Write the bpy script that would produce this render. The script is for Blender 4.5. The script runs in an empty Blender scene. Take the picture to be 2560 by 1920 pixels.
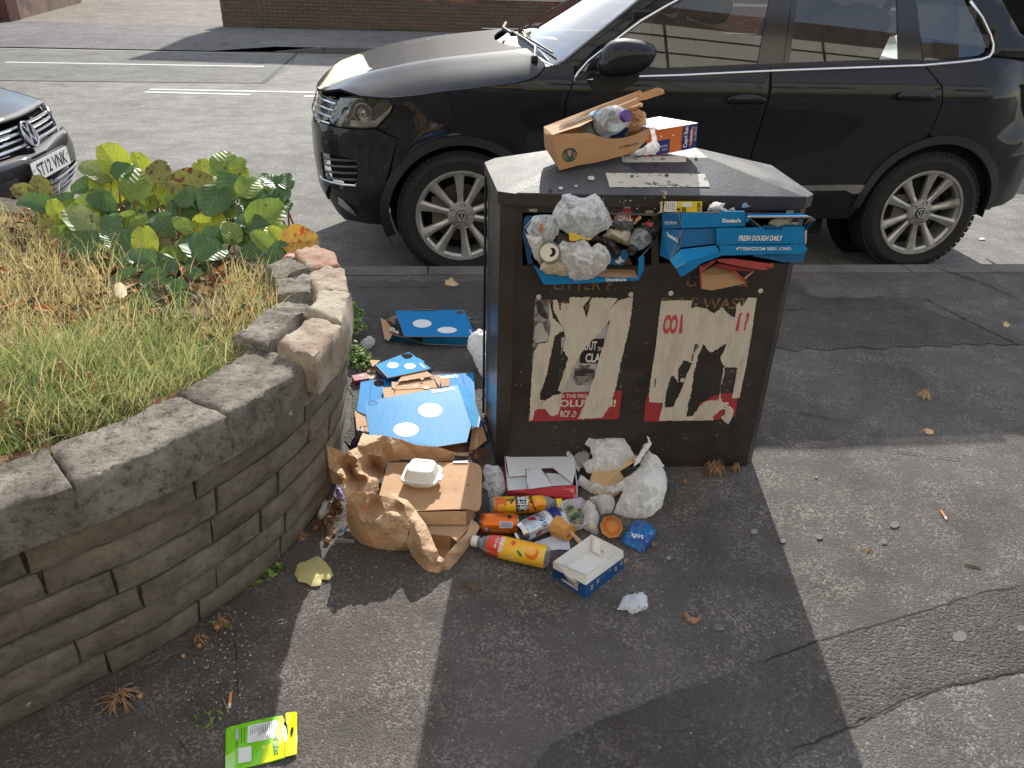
import bpy,bmesh,math,random
import numpy as np
from mathutils import Vector,Matrix,noise
from mathutils.geometry import delaunay_2d_cdt
R=math.radians;SC=bpy.context.scene;COL=SC.collection
rnd=random.Random(7)
#camera, sky, sun, exposure
FPX=1929.07
CR=Vector((0.99952876,0.01488211,0.02684752));CD=Vector((0.03069636,-0.48458829,-0.8742036));CF=Vector((0,0.87461575,-0.48481675))
CP=Vector((0,0,1.5139))
cam=bpy.data.cameras.new('camera');co=bpy.data.objects.new('camera',cam);COL.objects.link(co)
cam.sensor_width=36;cam.lens=36*FPX/2560;cam.clip_start=.02;cam.clip_end=600
mm=Matrix(((CR.x,-CD.x,-CF.x),(CR.y,-CD.y,-CF.y),(CR.z,-CD.z,-CF.z))).to_4x4();mm.translation=CP
co.matrix_world=mm;SC.camera=co
SUN_EL=R(32);SUN_DIR=Vector((-.05*math.cos(SUN_EL),-math.cos(SUN_EL),-math.sin(SUN_EL)))
wd=bpy.data.worlds.new('World');SC.world=wd;wd.use_nodes=True
wn,wl=wd.node_tree.nodes,wd.node_tree.links
bg=wn['Background'];sk=wn.new('ShaderNodeTexSky');sk.sky_type='NISHITA';sk.sun_disc=False
sk.sun_elevation=SUN_EL;sk.sun_rotation=math.atan2(-SUN_DIR.x,-SUN_DIR.y);sk.air_density=1.1;sk.dust_density=.35
tc=wn.new('ShaderNodeTexCoord');cn=wn.new('ShaderNodeTexNoise');cn.inputs['Scale'].default_value=2.2;cn.inputs['Detail'].default_value=7;cn.inputs['Roughness'].default_value=.55
mp=wn.new('ShaderNodeMapping');mp.inputs['Scale'].default_value=(1,1,2.6)
cr=wn.new('ShaderNodeValToRGB');cr.color_ramp.elements[0].position=.36;cr.color_ramp.elements[1].position=.62
mx=wn.new('ShaderNodeMix');mx.data_type='RGBA';mx.inputs[7].default_value=(3.6,3.5,3.35,1)
wl.new(tc.outputs['Generated'],mp.inputs[0]);wl.new(mp.outputs[0],cn.inputs[0]);wl.new(cn.outputs[0],cr.inputs[0])
wl.new(cr.outputs[0],mx.inputs[0]);wl.new(sk.outputs[0],mx.inputs[6]);wl.new(mx.outputs[2],bg.inputs[0])
bg.inputs[1].default_value=.15
sd=bpy.data.lights.new('sun','SUN');sd.energy=3.4;sd.angle=R(.53);sd.color=(1,.955,.88)
so=bpy.data.objects.new('sun',sd);COL.objects.link(so);so.rotation_euler=SUN_DIR.to_track_quat('-Z','Y').to_euler();so.location=(0,20,14)
SC.view_settings.view_transform='Standard';SC.view_settings.look='None';SC.view_settings.gamma=1;SC.view_settings.exposure=1.0
SC.view_settings.use_curve_mapping=False
#placing helpers: a pixel of the 2560x1920 photograph -> a real point on a real surface
def ray(x,y):return CF+CR*((x-1280)/FPX)+CD*((y-960)/FPX)
def G(x,y,z=0.0):
 v=ray(x,y);return CP+v*((z-CP.z)/v.z)
def YP(x,y,Y):
 v=ray(x,y);return CP+v*(Y/v.y)
def ONP(x,y,P0,n,off=0):
 v=ray(x,y);return CP+v*((P0+n*off-CP).dot(n)/v.dot(n))
#object helpers
def tag(o,label=None,cat=None,group=None,kind=None):
 if label:o['label']=label
 if cat:o['category']=cat
 if group:o['group']=group
 if kind:o['kind']=kind
 return o
def thing(name,loc,label,cat,group=None):
 o=bpy.data.objects.new(name,None);COL.objects.link(o);o.location=loc;o.empty_display_size=.1
 return tag(o,label,cat,group)
def wloc(o):
 v=Vector((0,0,0))
 while o:v=v+o.location;o=o.parent
 return v
def obj(name,V,F,mats,parent=None,smooth=False,fm=None,local=False,auto=None,uv=None):
 V=[Vector(v)for v in V]
 if local:off=Vector((0,0,0))
 elif parent:off=wloc(parent)
 else:
  off=Vector((0,0,0))
  for v in V:off+=v
  off/=max(1,len(V));off.z=min(v.z for v in V)
 me=bpy.data.meshes.new(name);me.from_pydata([tuple(v-off)for v in V],[],[tuple(f)for f in F])
 if not isinstance(mats,(list,tuple)):mats=[mats]
 for m in mats:me.materials.append(m)
 if fm:me.polygons.foreach_set('material_index',fm)
 if uv:
  l=me.uv_layers.new(name='UVMap')
  for lp in me.loops:l.data[lp.index].uv=uv[lp.vertex_index]
 if smooth:me.polygons.foreach_set('use_smooth',[True]*len(me.polygons))
 me.update();me.validate()
 o=bpy.data.objects.new(name,me);COL.objects.link(o);o.parent=parent
 if not parent:o.location=off
 if auto:
  me.set_sharp_from_angle(angle=R(auto))
 return o
def inst(src,name,parent,loc,rot=None,scale=None):
 o=bpy.data.objects.new(name,src if isinstance(src,bpy.types.Mesh)else src.data);COL.objects.link(o);o.parent=parent;o.location=loc
 if rot is not None:o.rotation_euler=rot
 if scale is not None:o.scale=scale if hasattr(scale,'__len__')else(scale,)*3
 return o
class MB:
 def __init__(s):s.V,s.F,s.M=[],[],[]
 def add(s,V,F,m=0):
  b=len(s.V);s.V+=[Vector(v)for v in V];s.F+=[[b+i for i in f]for f in F];s.M+=[m]*len(F);return s
 def box(s,c,d,m=0,ax=None):
  c=Vector(c);X,Y,Z=ax or(Vector((1,0,0)),Vector((0,1,0)),Vector((0,0,1)))
  V=[c+X*(d[0]/2*i)+Y*(d[1]/2*j)+Z*(d[2]/2*k)for k in(-1,1)for j in(-1,1)for i in(-1,1)]
  return s.add(V,[(0,2,3,1),(4,5,7,6),(0,1,5,4),(2,6,7,3),(0,4,6,2),(1,3,7,5)],m)
 def tube(s,pts,r,n=8,m=0,caps=True):
  pts=[Vector(p)for p in pts];rs=r if hasattr(r,'__len__')else[r]*len(pts)
  V,F=[],[];up=Vector((.13,.2,.97))
  for i,p in enumerate(pts):
   t=(pts[min(i+1,len(pts)-1)]-pts[max(i-1,0)]).normalized()
   a=t.cross(up)
   if a.length<.05:a=t.cross(Vector((1,0,0)))
   a.normalize();b=t.cross(a);up=a.cross(t)if False else up
   V+=[p+(a*math.cos(2*math.pi*k/n)+b*math.sin(2*math.pi*k/n))*rs[i]for k in range(n)]
  for i in range(len(pts)-1):
   F+=[(i*n+k,i*n+(k+1)%n,(i+1)*n+(k+1)%n,(i+1)*n+k)for k in range(n)]
  if caps:F+=[tuple(range(n))[::-1],tuple((len(pts)-1)*n+k for k in range(n))]
  return s.add(V,F,m)
 def lathe(s,prof,n=32,m=0,O=(0,0,0),ax=(0,0,1),mf=None):
  O=Vector(O);A=Vector(ax).normalized();a=A.cross(Vector((.3,.9,.1))).normalized();b=A.cross(a)
  V=[];F=[];MM=[]
  for(r,h)in prof:V+=[O+A*h+(a*math.cos(2*math.pi*k/n)+b*math.sin(2*math.pi*k/n))*r for k in range(n)]
  for i in range(len(prof)-1):
   for k in range(n):
    F.append((i*n+k,i*n+(k+1)%n,(i+1)*n+(k+1)%n,(i+1)*n+k));MM.append(mf(i,k)if mf else m)
  base=len(s.V);s.add(V,F);s.M[-len(F):]=MM;return s
 def build(s,name,mats,parent=None,smooth=False,local=False,auto=None):
  return obj(name,s.V,s.F,mats,parent,smooth,s.M,local,auto)
def tri2d(loops,grid=None,jit=None):
 V,E=[],[]
 for L in loops:
  b=len(V);n=len(L)
  V+=[Vector((p[0],p[1]))for p in L];E+=[(b+i,b+(i+1)%n)for i in range(n)]
 def ins(x,y):
  c=False
  for L in loops:
   j=len(L)-1
   for i in range(len(L)):
    a,d=L[i],L[j]
    if(a[1]>y)!=(d[1]>y)and x<(d[0]-a[0])*(y-a[1])/(d[1]-a[1])+a[0]:c=not c
    j=i
  return c
 if grid:
  gx,gy=grid if hasattr(grid,'__len__')else(grid,grid)
  xs=[p[0]for L in loops for p in L];ys=[p[1]for L in loops for p in L]
  nx=int((max(xs)-min(xs))/gx)+1;ny=int((max(ys)-min(ys))/gy)+1
  for i in range(1,nx):
   for j in range(1,ny):
    x=min(xs)+(max(xs)-min(xs))*i/nx;y=min(ys)+(max(ys)-min(ys))*j/ny
    if jit:x+=jit.uniform(-.48,.48)*gx;y+=jit.uniform(-.48,.48)*gy
    if ins(x,y):V.append(Vector((x,y)))
 r=delaunay_2d_cdt(V,E,[],0,1e-7)
 P=[(p.x,p.y)for p in r[0]];F=[]
 for f in r[2]:
  cx=sum(P[i][0]for i in f)/3;cy=sum(P[i][1]for i in f)/3
  if ins(cx,cy):F.append(tuple(f))
 return P,F
def sheet(name,loops,fn,mats,parent=None,th=.002,grid=None,smooth=False,m2=None,auto=None,uvs=False):
 """a cut-out card/panel: 2D outline(s) with holes, mapped by fn(u, v, w) with w = depth below the face"""
 P,F=tri2d(loops,grid)
 V=[Vector(fn(u,v,0))for u,v in P];n=len(V);FF=[list(f)for f in F];M=[0]*len(F)
 if F:
  a=F[len(F)//2];nrm=(V[a[1]]-V[a[0]]).cross(V[a[2]]-V[a[0]])
  c=P[a[0]];d=Vector(fn(c[0],c[1],.01))-Vector(fn(c[0],c[1],0))
  if nrm.dot(d)>0:FF=[f[::-1]for f in FF]
 if th:
  V+=[Vector(fn(u,v,th))for u,v in P]
  ed={}
  for f in FF:
   for i in range(3):ed[(f[i],f[(i+1)%3])]=1
  B=[[i+n for i in f[::-1]]for f in FF];mi=1 if isinstance(mats,(list,tuple))and len(mats)>1 else 0
  S=[[b,a,a+n,b+n]for(a,b)in ed if(b,a)not in ed]
  M+=[mi]*(len(B)+len(S));FF+=B+S
 uv=[p for p in P]*(2 if th else 1)if uvs else None
 return obj(name,V,FF,mats,parent,smooth,M,auto=auto,uv=uv)
def bil(a,b,c,d):
 a,b,c,d=map(Vector,(a,b,c,d));n=((b-a).cross(d-a)).normalized()
 if n.dot(CP-a)<0:n=-n
 return lambda u,v,w=0:a*(1-u)*(1-v)+b*u*(1-v)+c*u*v+d*(1-u)*v-n*w
def circ(cx,cy,rx,ry=None,n=28,a0=0):return[(cx+rx*math.cos(a0+2*math.pi*i/n),cy+(ry or rx)*math.sin(a0+2*math.pi*i/n))for i in range(n)]
def jag(pts,amp=.01,step=.03,seed=0,closed=True):
 r=random.Random(seed);out=[];n=len(pts)
 for i in range(n if closed else n-1):
  a=Vector(pts[i]);b=Vector(pts[(i+1)%n]);L=(b-a).length;k=max(1,int(L/step));nn=Vector((-(b-a).y,(b-a).x)).normalized()if L else Vector((0,0))
  out.append(tuple(a))
  for j in range(1,k):out.append(tuple(a.lerp(b,j/k)+nn*r.uniform(-amp,amp)))
 return out
def wavy(L,n=3):
 for _ in range(n):
  L=[q for i in range(len(L))for q in((L[i][0]*.75+L[(i+1)%len(L)][0]*.25,L[i][1]*.75+L[(i+1)%len(L)][1]*.25),(L[i][0]*.25+L[(i+1)%len(L)][0]*.75,L[i][1]*.25+L[(i+1)%len(L)][1]*.75))]
 return L
def text(name,s,fn,mat,parent,w=None,h=None,bold=.0,shear=0,cx=0,cy=0,flipx=False,fit=None):
 """lettering laid on a surface: fn(x, y, w); x, y run over fit=(x0, y0, x1, y1)"""
 cu=bpy.data.curves.new('t','FONT');cu.body=s;cu.offset=bold;cu.shear=shear;cu.resolution_u=3
 o=bpy.data.objects.new('t',cu);COL.objects.link(o);dg=bpy.context.evaluated_depsgraph_get();dg.update()
 me=o.evaluated_get(dg).to_mesh();V=[v.co.copy()for v in me.vertices];F=[tuple(p.vertices)for p in me.polygons]
 o.to_mesh_clear();bpy.data.objects.remove(o);bpy.data.curves.remove(cu)
 if not V:return None
 x0=min(v.x for v in V);x1=max(v.x for v in V);y0=min(v.y for v in V);y1=max(v.y for v in V)
 a,b,c,d=fit
 W=[fn(a+(v.x-x0)/(x1-x0)*(c-a),b+(v.y-y0)/(y1-y0)*(d-b),-.0008)for v in V]
 return obj(name,W,F,mat,parent)
def smoothstep(x):x=max(0,min(1,x));return x*x*(3-2*x)
def interp(x,pts):
 if x<=pts[0][0]:return pts[0][1]
 for(a,b),(c,d)in zip(pts,pts[1:]):
  if x<=c:return b+(d-b)*(x-a)/(c-a)
 return pts[-1][1]
def nz(p,s=1,seed=0):return noise.noise(Vector(p)*s+Vector((seed*7.3,seed*3.1,-seed*5.7)))
#materials
def S(r,g,b):return tuple(((c/255)/12.92 if c/255<.04045 else((c/255+.055)/1.055)**2.4)for c in(r,g,b))+(1,)
MATS={}
def mat(name,col,rough=.7,var=.12,vs=18,bump=0,bs=80,metal=0,spec=.5,coat=0,trans=0,col2=None,c2s=4,c2p=(.5,.6),bdist=.004,rvar=0,sss=0,emit=None,alpha=1,thin=0,stretch=None):
 if name in MATS:return MATS[name]
 m=bpy.data.materials.new(name);m.use_nodes=True;N,L=m.node_tree.nodes,m.node_tree.links;b=N['Principled BSDF']
 tc=N.new('ShaderNodeTexCoord');src=tc.outputs['Object']
 if stretch:
  mp=N.new('ShaderNodeMapping');mp.inputs['Scale'].default_value=stretch;L.new(src,mp.inputs[0]);src=mp.outputs[0]
 def noi(sc,det=5,ro=.6):
  n=N.new('ShaderNodeTexNoise');n.inputs['Scale'].default_value=sc;n.inputs['Detail'].default_value=det;n.inputs['Roughness'].default_value=ro;L.new(src,n.inputs[0]);return n
 n1=noi(vs);cr=N.new('ShaderNodeValToRGB');cr.color_ramp.elements[0].position=.3;cr.color_ramp.elements[1].position=.7
 cr.color_ramp.elements[0].color=tuple(max(0,c*(1-var))for c in col[:3])+(1,);cr.color_ramp.elements[1].color=tuple(min(1,c*(1+var))for c in col[:3])+(1,)
 L.new(n1.outputs[0],cr.inputs[0]);out=cr.outputs[0]
 if col2:
  n2=noi(c2s,8,.65);r2=N.new('ShaderNodeValToRGB');r2.color_ramp.elements[0].position=c2p[0];r2.color_ramp.elements[1].position=c2p[1];L.new(n2.outputs[0],r2.inputs[0])
  x=N.new('ShaderNodeMix');x.data_type='RGBA';x.inputs[7].default_value=col2;L.new(r2.outputs[0],x.inputs[0]);L.new(out,x.inputs[6]);out=x.outputs[2]
 L.new(out,b.inputs['Base Color']);b.inputs['Roughness'].default_value=rough;b.inputs['Metallic'].default_value=metal
 b.inputs['Specular IOR Level'].default_value=spec;b.inputs['Coat Weight'].default_value=coat;b.inputs['Coat Roughness'].default_value=.03
 b.inputs['Transmission Weight'].default_value=trans;b.inputs['Alpha'].default_value=alpha
 if rvar:
  n3=noi(vs*.6,6);mr=N.new('ShaderNodeMapRange');mr.inputs[3].default_value=max(0,rough-rvar);mr.inputs[4].default_value=min(1,rough+rvar);L.new(n3.outputs[0],mr.inputs[0]);L.new(mr.outputs[0],b.inputs['Roughness'])
 if bump:
  nb=noi(bs,7,.65);bu=N.new('ShaderNodeBump');bu.inputs['Strength'].default_value=bump;bu.inputs['Distance'].default_value=bdist;L.new(nb.outputs[0],bu.inputs['Height']);L.new(bu.outputs[0],b.inputs['Normal'])
 if thin:
  t=N.new('ShaderNodeBsdfTranslucent');L.new(out,t.inputs[0]);ms=N.new('ShaderNodeMixShader');ms.inputs[0].default_value=thin
  L.new(b.outputs[0],ms.inputs[1]);L.new(t.outputs[0],ms.inputs[2]);L.new(ms.outputs[0],N['Material Output'].inputs[0])
 MATS[name]=m;return m
def film(name,tint,op=.45,rough=.15):
 m=bpy.data.materials.new(name);m.use_nodes=True;N,L=m.node_tree.nodes,m.node_tree.links;b=N['Principled BSDF']
 b.inputs['Base Color'].default_value=tint;b.inputs['Roughness'].default_value=rough;b.inputs['Specular IOR Level'].default_value=.8
 tr=N.new('ShaderNodeBsdfTransparent');tr.inputs[0].default_value=(.96,.97,.98,1);ms=N.new('ShaderNodeMixShader')
 tl=N.new('ShaderNodeBsdfTranslucent');tl.inputs[0].default_value=tint;m2=N.new('ShaderNodeMixShader');m2.inputs[0].default_value=.35
 L.new(b.outputs[0],m2.inputs[1]);L.new(tl.outputs[0],m2.inputs[2])
 tc=N.new('ShaderNodeTexCoord');n=N.new('ShaderNodeTexNoise');n.inputs['Scale'].default_value=17;n.inputs['Detail'].default_value=7;n.inputs['Distortion'].default_value=1.2;L.new(tc.outputs['Object'],n.inputs[0]);sb=N.new('ShaderNodeMath');sb.operation='SUBTRACT';sb.inputs[1].default_value=.5;L.new(n.outputs[0],sb.inputs[0]);av=N.new('ShaderNodeMath');av.operation='ABSOLUTE';L.new(sb.outputs[0],av.inputs[0])
 mr=N.new('ShaderNodeMapRange');mr.inputs[1].default_value=.11;mr.inputs[2].default_value=.0;mr.inputs[3].default_value=max(0,op-.18);mr.inputs[4].default_value=min(1,op+.25);L.new(av.outputs[0],mr.inputs[0]);lw=N.new('ShaderNodeLayerWeight');lw.inputs[0].default_value=.45;ad=N.new('ShaderNodeMath');ad.operation='ADD';ad.use_clamp=True;mw=N.new('ShaderNodeMath');mw.operation='MULTIPLY';mw.inputs[1].default_value=.6;L.new(lw.outputs['Facing'],mw.inputs[0]);L.new(mr.outputs[0],ad.inputs[0]);L.new(mw.outputs[0],ad.inputs[1]);L.new(ad.outputs[0],ms.inputs[0])
 bu=N.new('ShaderNodeBump');bu.inputs['Strength'].default_value=.5;bu.inputs['Distance'].default_value=.008;L.new(av.outputs[0],bu.inputs['Height']);L.new(bu.outputs[0],b.inputs['Normal'])
 L.new(tr.outputs[0],ms.inputs[1]);L.new(m2.outputs[0],ms.inputs[2]);L.new(ms.outputs[0],N['Material Output'].inputs[0]);MATS[name]=m;return m
def glass(name,tint,refl=1.0,dark=.5):
 m=bpy.data.materials.new(name);m.use_nodes=True;N,L=m.node_tree.nodes,m.node_tree.links;N.remove(N['Principled BSDF'])
 tr=N.new('ShaderNodeBsdfTransparent');tr.inputs[0].default_value=tint;gl=N.new('ShaderNodeBsdfGlossy');gl.inputs['Roughness'].default_value=.01;gl.inputs[0].default_value=(1,1,1,1)
 fr=N.new('ShaderNodeFresnel');fr.inputs[0].default_value=1.55;mu=N.new('ShaderNodeMath');mu.operation='MULTIPLY';mu.inputs[1].default_value=1.9*refl;L.new(fr.outputs[0],mu.inputs[0])
 ms=N.new('ShaderNodeMixShader');L.new(mu.outputs[0],ms.inputs[0]);L.new(tr.outputs[0],ms.inputs[1]);L.new(gl.outputs[0],ms.inputs[2]);L.new(ms.outputs[0],N['Material Output'].inputs[0]);return m
def tarmac(name,base,light,rough_amt=.5,sc=150,patch=.9,bumpd=.006,seed=0,lightp=(.62,.8)):
 m=bpy.data.materials.new(name);m.use_nodes=True;N,L=m.node_tree.nodes,m.node_tree.links;b=N['Principled BSDF']
 tc=N.new('ShaderNodeTexCoord');mp=N.new('ShaderNodeMapping');mp.inputs['Location'].default_value=(seed,seed*2,0);L.new(tc.outputs['Object'],mp.inputs[0]);src=mp.outputs[0]
 def noi(s,d=6,r=.6):
  n=N.new('ShaderNodeTexNoise');n.inputs['Scale'].default_value=s;n.inputs['Detail'].default_value=d;n.inputs['Roughness'].default_value=r;L.new(src,n.inputs[0]);return n
 def ramp(i,p0,p1,c0,c1):
  r=N.new('ShaderNodeValToRGB');r.color_ramp.elements[0].position=p0;r.color_ramp.elements[1].position=p1;r.color_ramp.elements[0].color=c0;r.color_ramp.elements[1].color=c1;L.new(i,r.inputs[0]);return r
 def mixc(f,a,c,bt='MIX'):
  x=N.new('ShaderNodeMix');x.data_type='RGBA';x.blend_type=bt
  for s,i in((f,0),(a,6),(c,7)):
   if hasattr(s,'is_output'):L.new(s,x.inputs[i])
   else:x.inputs[i].default_value=s
  return x.outputs[2]
 vo=N.new('ShaderNodeTexVoronoi');vo.inputs['Scale'].default_value=sc;L.new(src,vo.inputs[0])
 sep=N.new('ShaderNodeSeparateColor');L.new(vo.outputs['Color'],sep.inputs[0])
 big=noi(patch,6,.62);fine=noi(sc*1.3,4,.75);mid=noi(7,5)
 c0=ramp(big.outputs[0],.35,.65,tuple(c*.82 for c in base[:3])+(1,),tuple(c*1.16 for c in base[:3])+(1,)).outputs[0]
 c1=mixc(ramp(fine.outputs[0],.3,.75,(0,0,0,1),(1,1,1,1)).outputs[0],mixc(1.0,c0,(.46,.45,.45,1),'MULTIPLY'),mixc(1.0,c0,(1.5,1.48,1.45,1),'MULTIPLY'))
 stone=ramp(sep.outputs[0],lightp[0],lightp[1],(0,0,0,1),(1,1,1,1)).outputs[0]
 worn=ramp(mid.outputs[0],.42,.66,(.10,.10,.10,1),(.95,.95,.95,1)).outputs[0]
 f=mixc(1.0,stone,worn,'MULTIPLY');c2=mixc(f,c1,light)
 bright=ramp(sep.outputs[1],.975,.99,(0,0,0,1),(.4,.4,.4,1)).outputs[0];c3=mixc(bright,c2,tuple(min(1,c*1.7)for c in light[:3])+(1,))
 stain=ramp(noi(2.3,8,.7).outputs[0],.44,.66,(1,1,1,1),(.66,.64,.62,1)).outputs[0]
 c4=mixc(1.0,c3,stain,'MULTIPLY');L.new(c4,b.inputs['Base Color']);b.inputs['Roughness'].default_value=.78;b.inputs['Specular IOR Level'].default_value=.35
 ad=N.new('ShaderNodeMath');ad.operation='MULTIPLY_ADD';L.new(vo.outputs['Distance'],ad.inputs[0]);ad.inputs[1].default_value=-rough_amt;L.new(fine.outputs[0],ad.inputs[2])
 bu=N.new('ShaderNodeBump');bu.inputs['Strength'].default_value=1;bu.inputs['Distance'].default_value=bumpd;L.new(ad.outputs[0],bu.inputs['Height']);L.new(bu.outputs[0],b.inputs['Normal'])
 return m
def stone(name,cols,scale=9,bump=1.0,pit=.5,bdist=.012):
 """weathered stone: several tones by noise, dark pits, lichen specks, deep relief"""
 m=bpy.data.materials.new(name);m.use_nodes=True;N,L=m.node_tree.nodes,m.node_tree.links;b=N['Principled BSDF']
 tc=N.new('ShaderNodeTexCoord');oi=N.new('ShaderNodeObjectInfo');va=N.new('ShaderNodeVectorMath');va.operation='ADD';L.new(tc.outputs['Object'],va.inputs[0]);L.new(oi.outputs['Random'],va.inputs[1]);src=va.outputs[0]
 def noi(s,d=8,r=.65):
  n=N.new('ShaderNodeTexNoise');n.inputs['Scale'].default_value=s;n.inputs['Detail'].default_value=d;n.inputs['Roughness'].default_value=r;L.new(src,n.inputs[0]);return n
 n1=noi(scale);cr=N.new('ShaderNodeValToRGB');L.new(n1.outputs[0],cr.inputs[0]);e=cr.color_ramp.elements
 e[0].position=.33;e[0].color=cols[0];e[1].position=.68;e[1].color=cols[-1]
 for i,c in enumerate(cols[1:-1]):k=e.new(.33+.35*(i+1)/(len(cols)-1));k.color=c
 n2=noi(scale*5,10,.75);r2=N.new('ShaderNodeValToRGB');r2.color_ramp.elements[0].position=.34;r2.color_ramp.elements[1].position=.5;r2.color_ramp.elements[0].color=(1-pit,)*3+(1,);L.new(n2.outputs[0],r2.inputs[0])
 x=N.new('ShaderNodeMix');x.data_type='RGBA';x.blend_type='MULTIPLY';x.inputs[0].default_value=1;L.new(cr.outputs[0],x.inputs[6]);L.new(r2.outputs[0],x.inputs[7])
 n3=noi(scale*3.1,3);r3=N.new('ShaderNodeValToRGB');r3.color_ramp.elements[0].position=.7;r3.color_ramp.elements[1].position=.76;L.new(n3.outputs[0],r3.inputs[0])
 y=N.new('ShaderNodeMix');y.data_type='RGBA';y.inputs[7].default_value=tuple(min(1,c*1.8+.05)for c in cols[-1][:3])+(1,);L.new(r3.outputs[0],y.inputs[0]);L.new(x.outputs[2],y.inputs[6]);L.new(y.outputs[2],b.inputs['Base Color'])
 b.inputs['Roughness'].default_value=.9;b.inputs['Specular IOR Level'].default_value=.2
 ad=N.new('ShaderNodeMath');ad.operation='ADD';L.new(n2.outputs[0],ad.inputs[0]);L.new(n1.outputs[0],ad.inputs[1])
 bu=N.new('ShaderNodeBump');bu.inputs['Strength'].default_value=bump;bu.inputs['Distance'].default_value=bdist;L.new(ad.outputs[0],bu.inputs['Height']);L.new(bu.outputs[0],b.inputs['Normal']);return m
#setting: ground, road, kerbs, far side
RZ=-.15
KU=(G(2560,663)-G(861,670)).normalized();KA=math.atan2(KU.y,KU.x);KN=Vector((-KU.y,KU.x,0));K0=G(861,670)
def RD(s,d,z=RZ):return Vector((K0.x+KU.x*s+KN.x*d,K0.y+KU.y*s+KN.y*d,z))
M_PAVE=tarmac('pavement_tarmac',S(100,94,91),S(150,143,136),.6,190,1.1,.005,3,(.5,.9))
M_ROUGH=tarmac('rough_tarmac_patch',S(94,88,85),S(128,121,115),1.1,130,1.5,.008,9,(.5,.95))
M_GREY=tarmac('grey_tarmac',S(104,102,99),S(156,150,144),.6,170,1.0,.005,21,(.6,.8))
M_DARK=tarmac('dark_smooth_tarmac',S(86,82,80),S(118,113,109),.5,200,.9,.004,33,(.7,.95))
M_ROAD=tarmac('road_tarmac',S(128,126,122),S(172,169,164),.8,120,.5,.006,5,(.45,.9))
M_ROAD2=tarmac('road_repair_tarmac',S(112,111,109),S(152,150,146),.8,120,.5,.006,15,(.5,.9))
M_FARP=tarmac('far_pavement_tarmac',S(100,97,98),S(140,137,136),.5,60,.7,.004,17,(.5,.9))
M_DRIVE=tarmac('driveway_gravel',S(120,112,102),S(160,152,140),.8,60,.5,.006,27,(.4,.9))
M_KERB=mat('kerb_concrete',S(112,107,103),.85,.15,30,.6,150,col2=S(84,80,78),c2s=3,c2p=(.45,.7))
M_PAINT=mat('road_paint',S(205,203,196),.7,.08,25,.3,90,col2=S(140,139,136),c2s=30,c2p=(.52,.62))
def quad(name,pts,m,kind='structure',sub=0):
 o=obj(name,pts,[list(range(len(pts)))],m);o['kind']=kind;return o
a,b=RD(-60,0,0),RD(60,0,0)
quad('pavement',[(-70,-9,0),(70,-9,0),b-KN*.1,a-KN*.1],M_PAVE)
quad('ground',[(-300,-300,RZ-.25),(300,-300,RZ-.25),(300,400,RZ-.25),(-300,400,RZ-.25)],M_GREY)
def DR(px,py):q=G(px,py,RZ);return(q-K0).dot(KN)
far_d=0.5*(DR(0,122)+DR(900,135))
quad('road',[RD(-90,.02),RD(90,.02),RD(90,far_d+.3),RD(-90,far_d+.3)],M_ROAD)
def ground_patch(name,px,m,z=.003,amp=.006):
 pts=[G(x,y,z)for x,y in px];c=sum(pts,Vector())/len(pts)
 L=jag([(p.x,p.y)for p in pts],amp,.05,len(px))
 P,F=tri2d([L]);o=obj(name,[(x,y,z)for x,y in P],F,m);o['kind']='structure';return o
ground_patch('rough_repair_strip',[(2660,1440),(2455,1478),(2330,1520),(2190,1560),(2050,1600),(1870,1668),(1640,1745),(1500,1800),(1380,1860),(1300,1990),(1800,2020),(2060,1845),(2200,1780),(2330,1722),(2480,1690),(2680,1655)],M_ROUGH,.004)
ground_patch('grey_tarmac_corner',[(2690,1650),(2480,1690),(2330,1722),(2200,1780),(2060,1845),(1780,2030),(2850,2060)],M_GREY,.002)
ground_patch('dark_tarmac_band',[(860,700),(1210,704),(1990,704),(2030,740),(2330,745),(2300,775),(1960,775),(1210,800),(860,790)],M_DARK,.0022,.02)
ground_patch('rough_tarmac_band',[(1700,778),(2330,776),(2560,850),(2560,862),(2450,864),(1960,872),(1700,868)],M_ROUGH,.0032,.03)
ground_patch('rough_tarmac_by_boxes',[(862,795),(1215,806),(1215,1110),(880,1120),(860,900)],M_ROUGH,.0035,.025)
M_SEAM=mat('seam_tar',S(38,35,35),.8)
def crack(px,w=.003,z=.006,seed=1,name='pavement_seam'):
 r=random.Random(seed);pts=[G(x,y,z)for x,y in px];Lp=[]
 for i in range(len(pts)-1):
  k=max(1,int((pts[i+1]-pts[i]).length/.025))
  for j in range(k):Lp.append(pts[i].lerp(pts[i+1],j/k)+Vector((r.uniform(-1,1),r.uniform(-1,1),0))*.003)
 V,F=[],[]
 for i,q in enumerate(Lp):
  t=(Lp[min(i+1,len(Lp)-1)]-Lp[max(0,i-1)]).normalized();n=Vector((-t.y,t.x,0))*w*r.uniform(.1,1.0)
  V+=[q-n,q+n]
  if i:F.append((2*i-2,2*i-1,2*i+1,2*i))
 o=obj(name,V,F,M_SEAM);o['kind']='structure'
crack([(2540,1468),(2455,1478),(2330,1520),(2190,1560),(2050,1600),(1890,1660)],.003,.0052,1)
crack([(2560,1672),(2480,1690),(2330,1722),(2200,1780),(2080,1838),(1960,1880)],.003,.0052,2)
crack([(2328,664),(2350,672),(2440,700),(2560,752)],.006,.006,3);crack([(2310,744),(2400,790),(2480,830),(2560,868)],.007,.006,4)
crack([(1990,1030),(2080,1046),(2160,1060)],.003,.006,5);crack([(2190,1120),(2300,1135),(2420,1150)],.003,.006,6)
crack([(440,1838),(470,1880),(490,1925)],.003,.006,7);crack([(588,1570),(592,1700),(606,1760)],.002,.006,8);crack([(861,716),(1200,717)],.003,.006,10)
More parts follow.
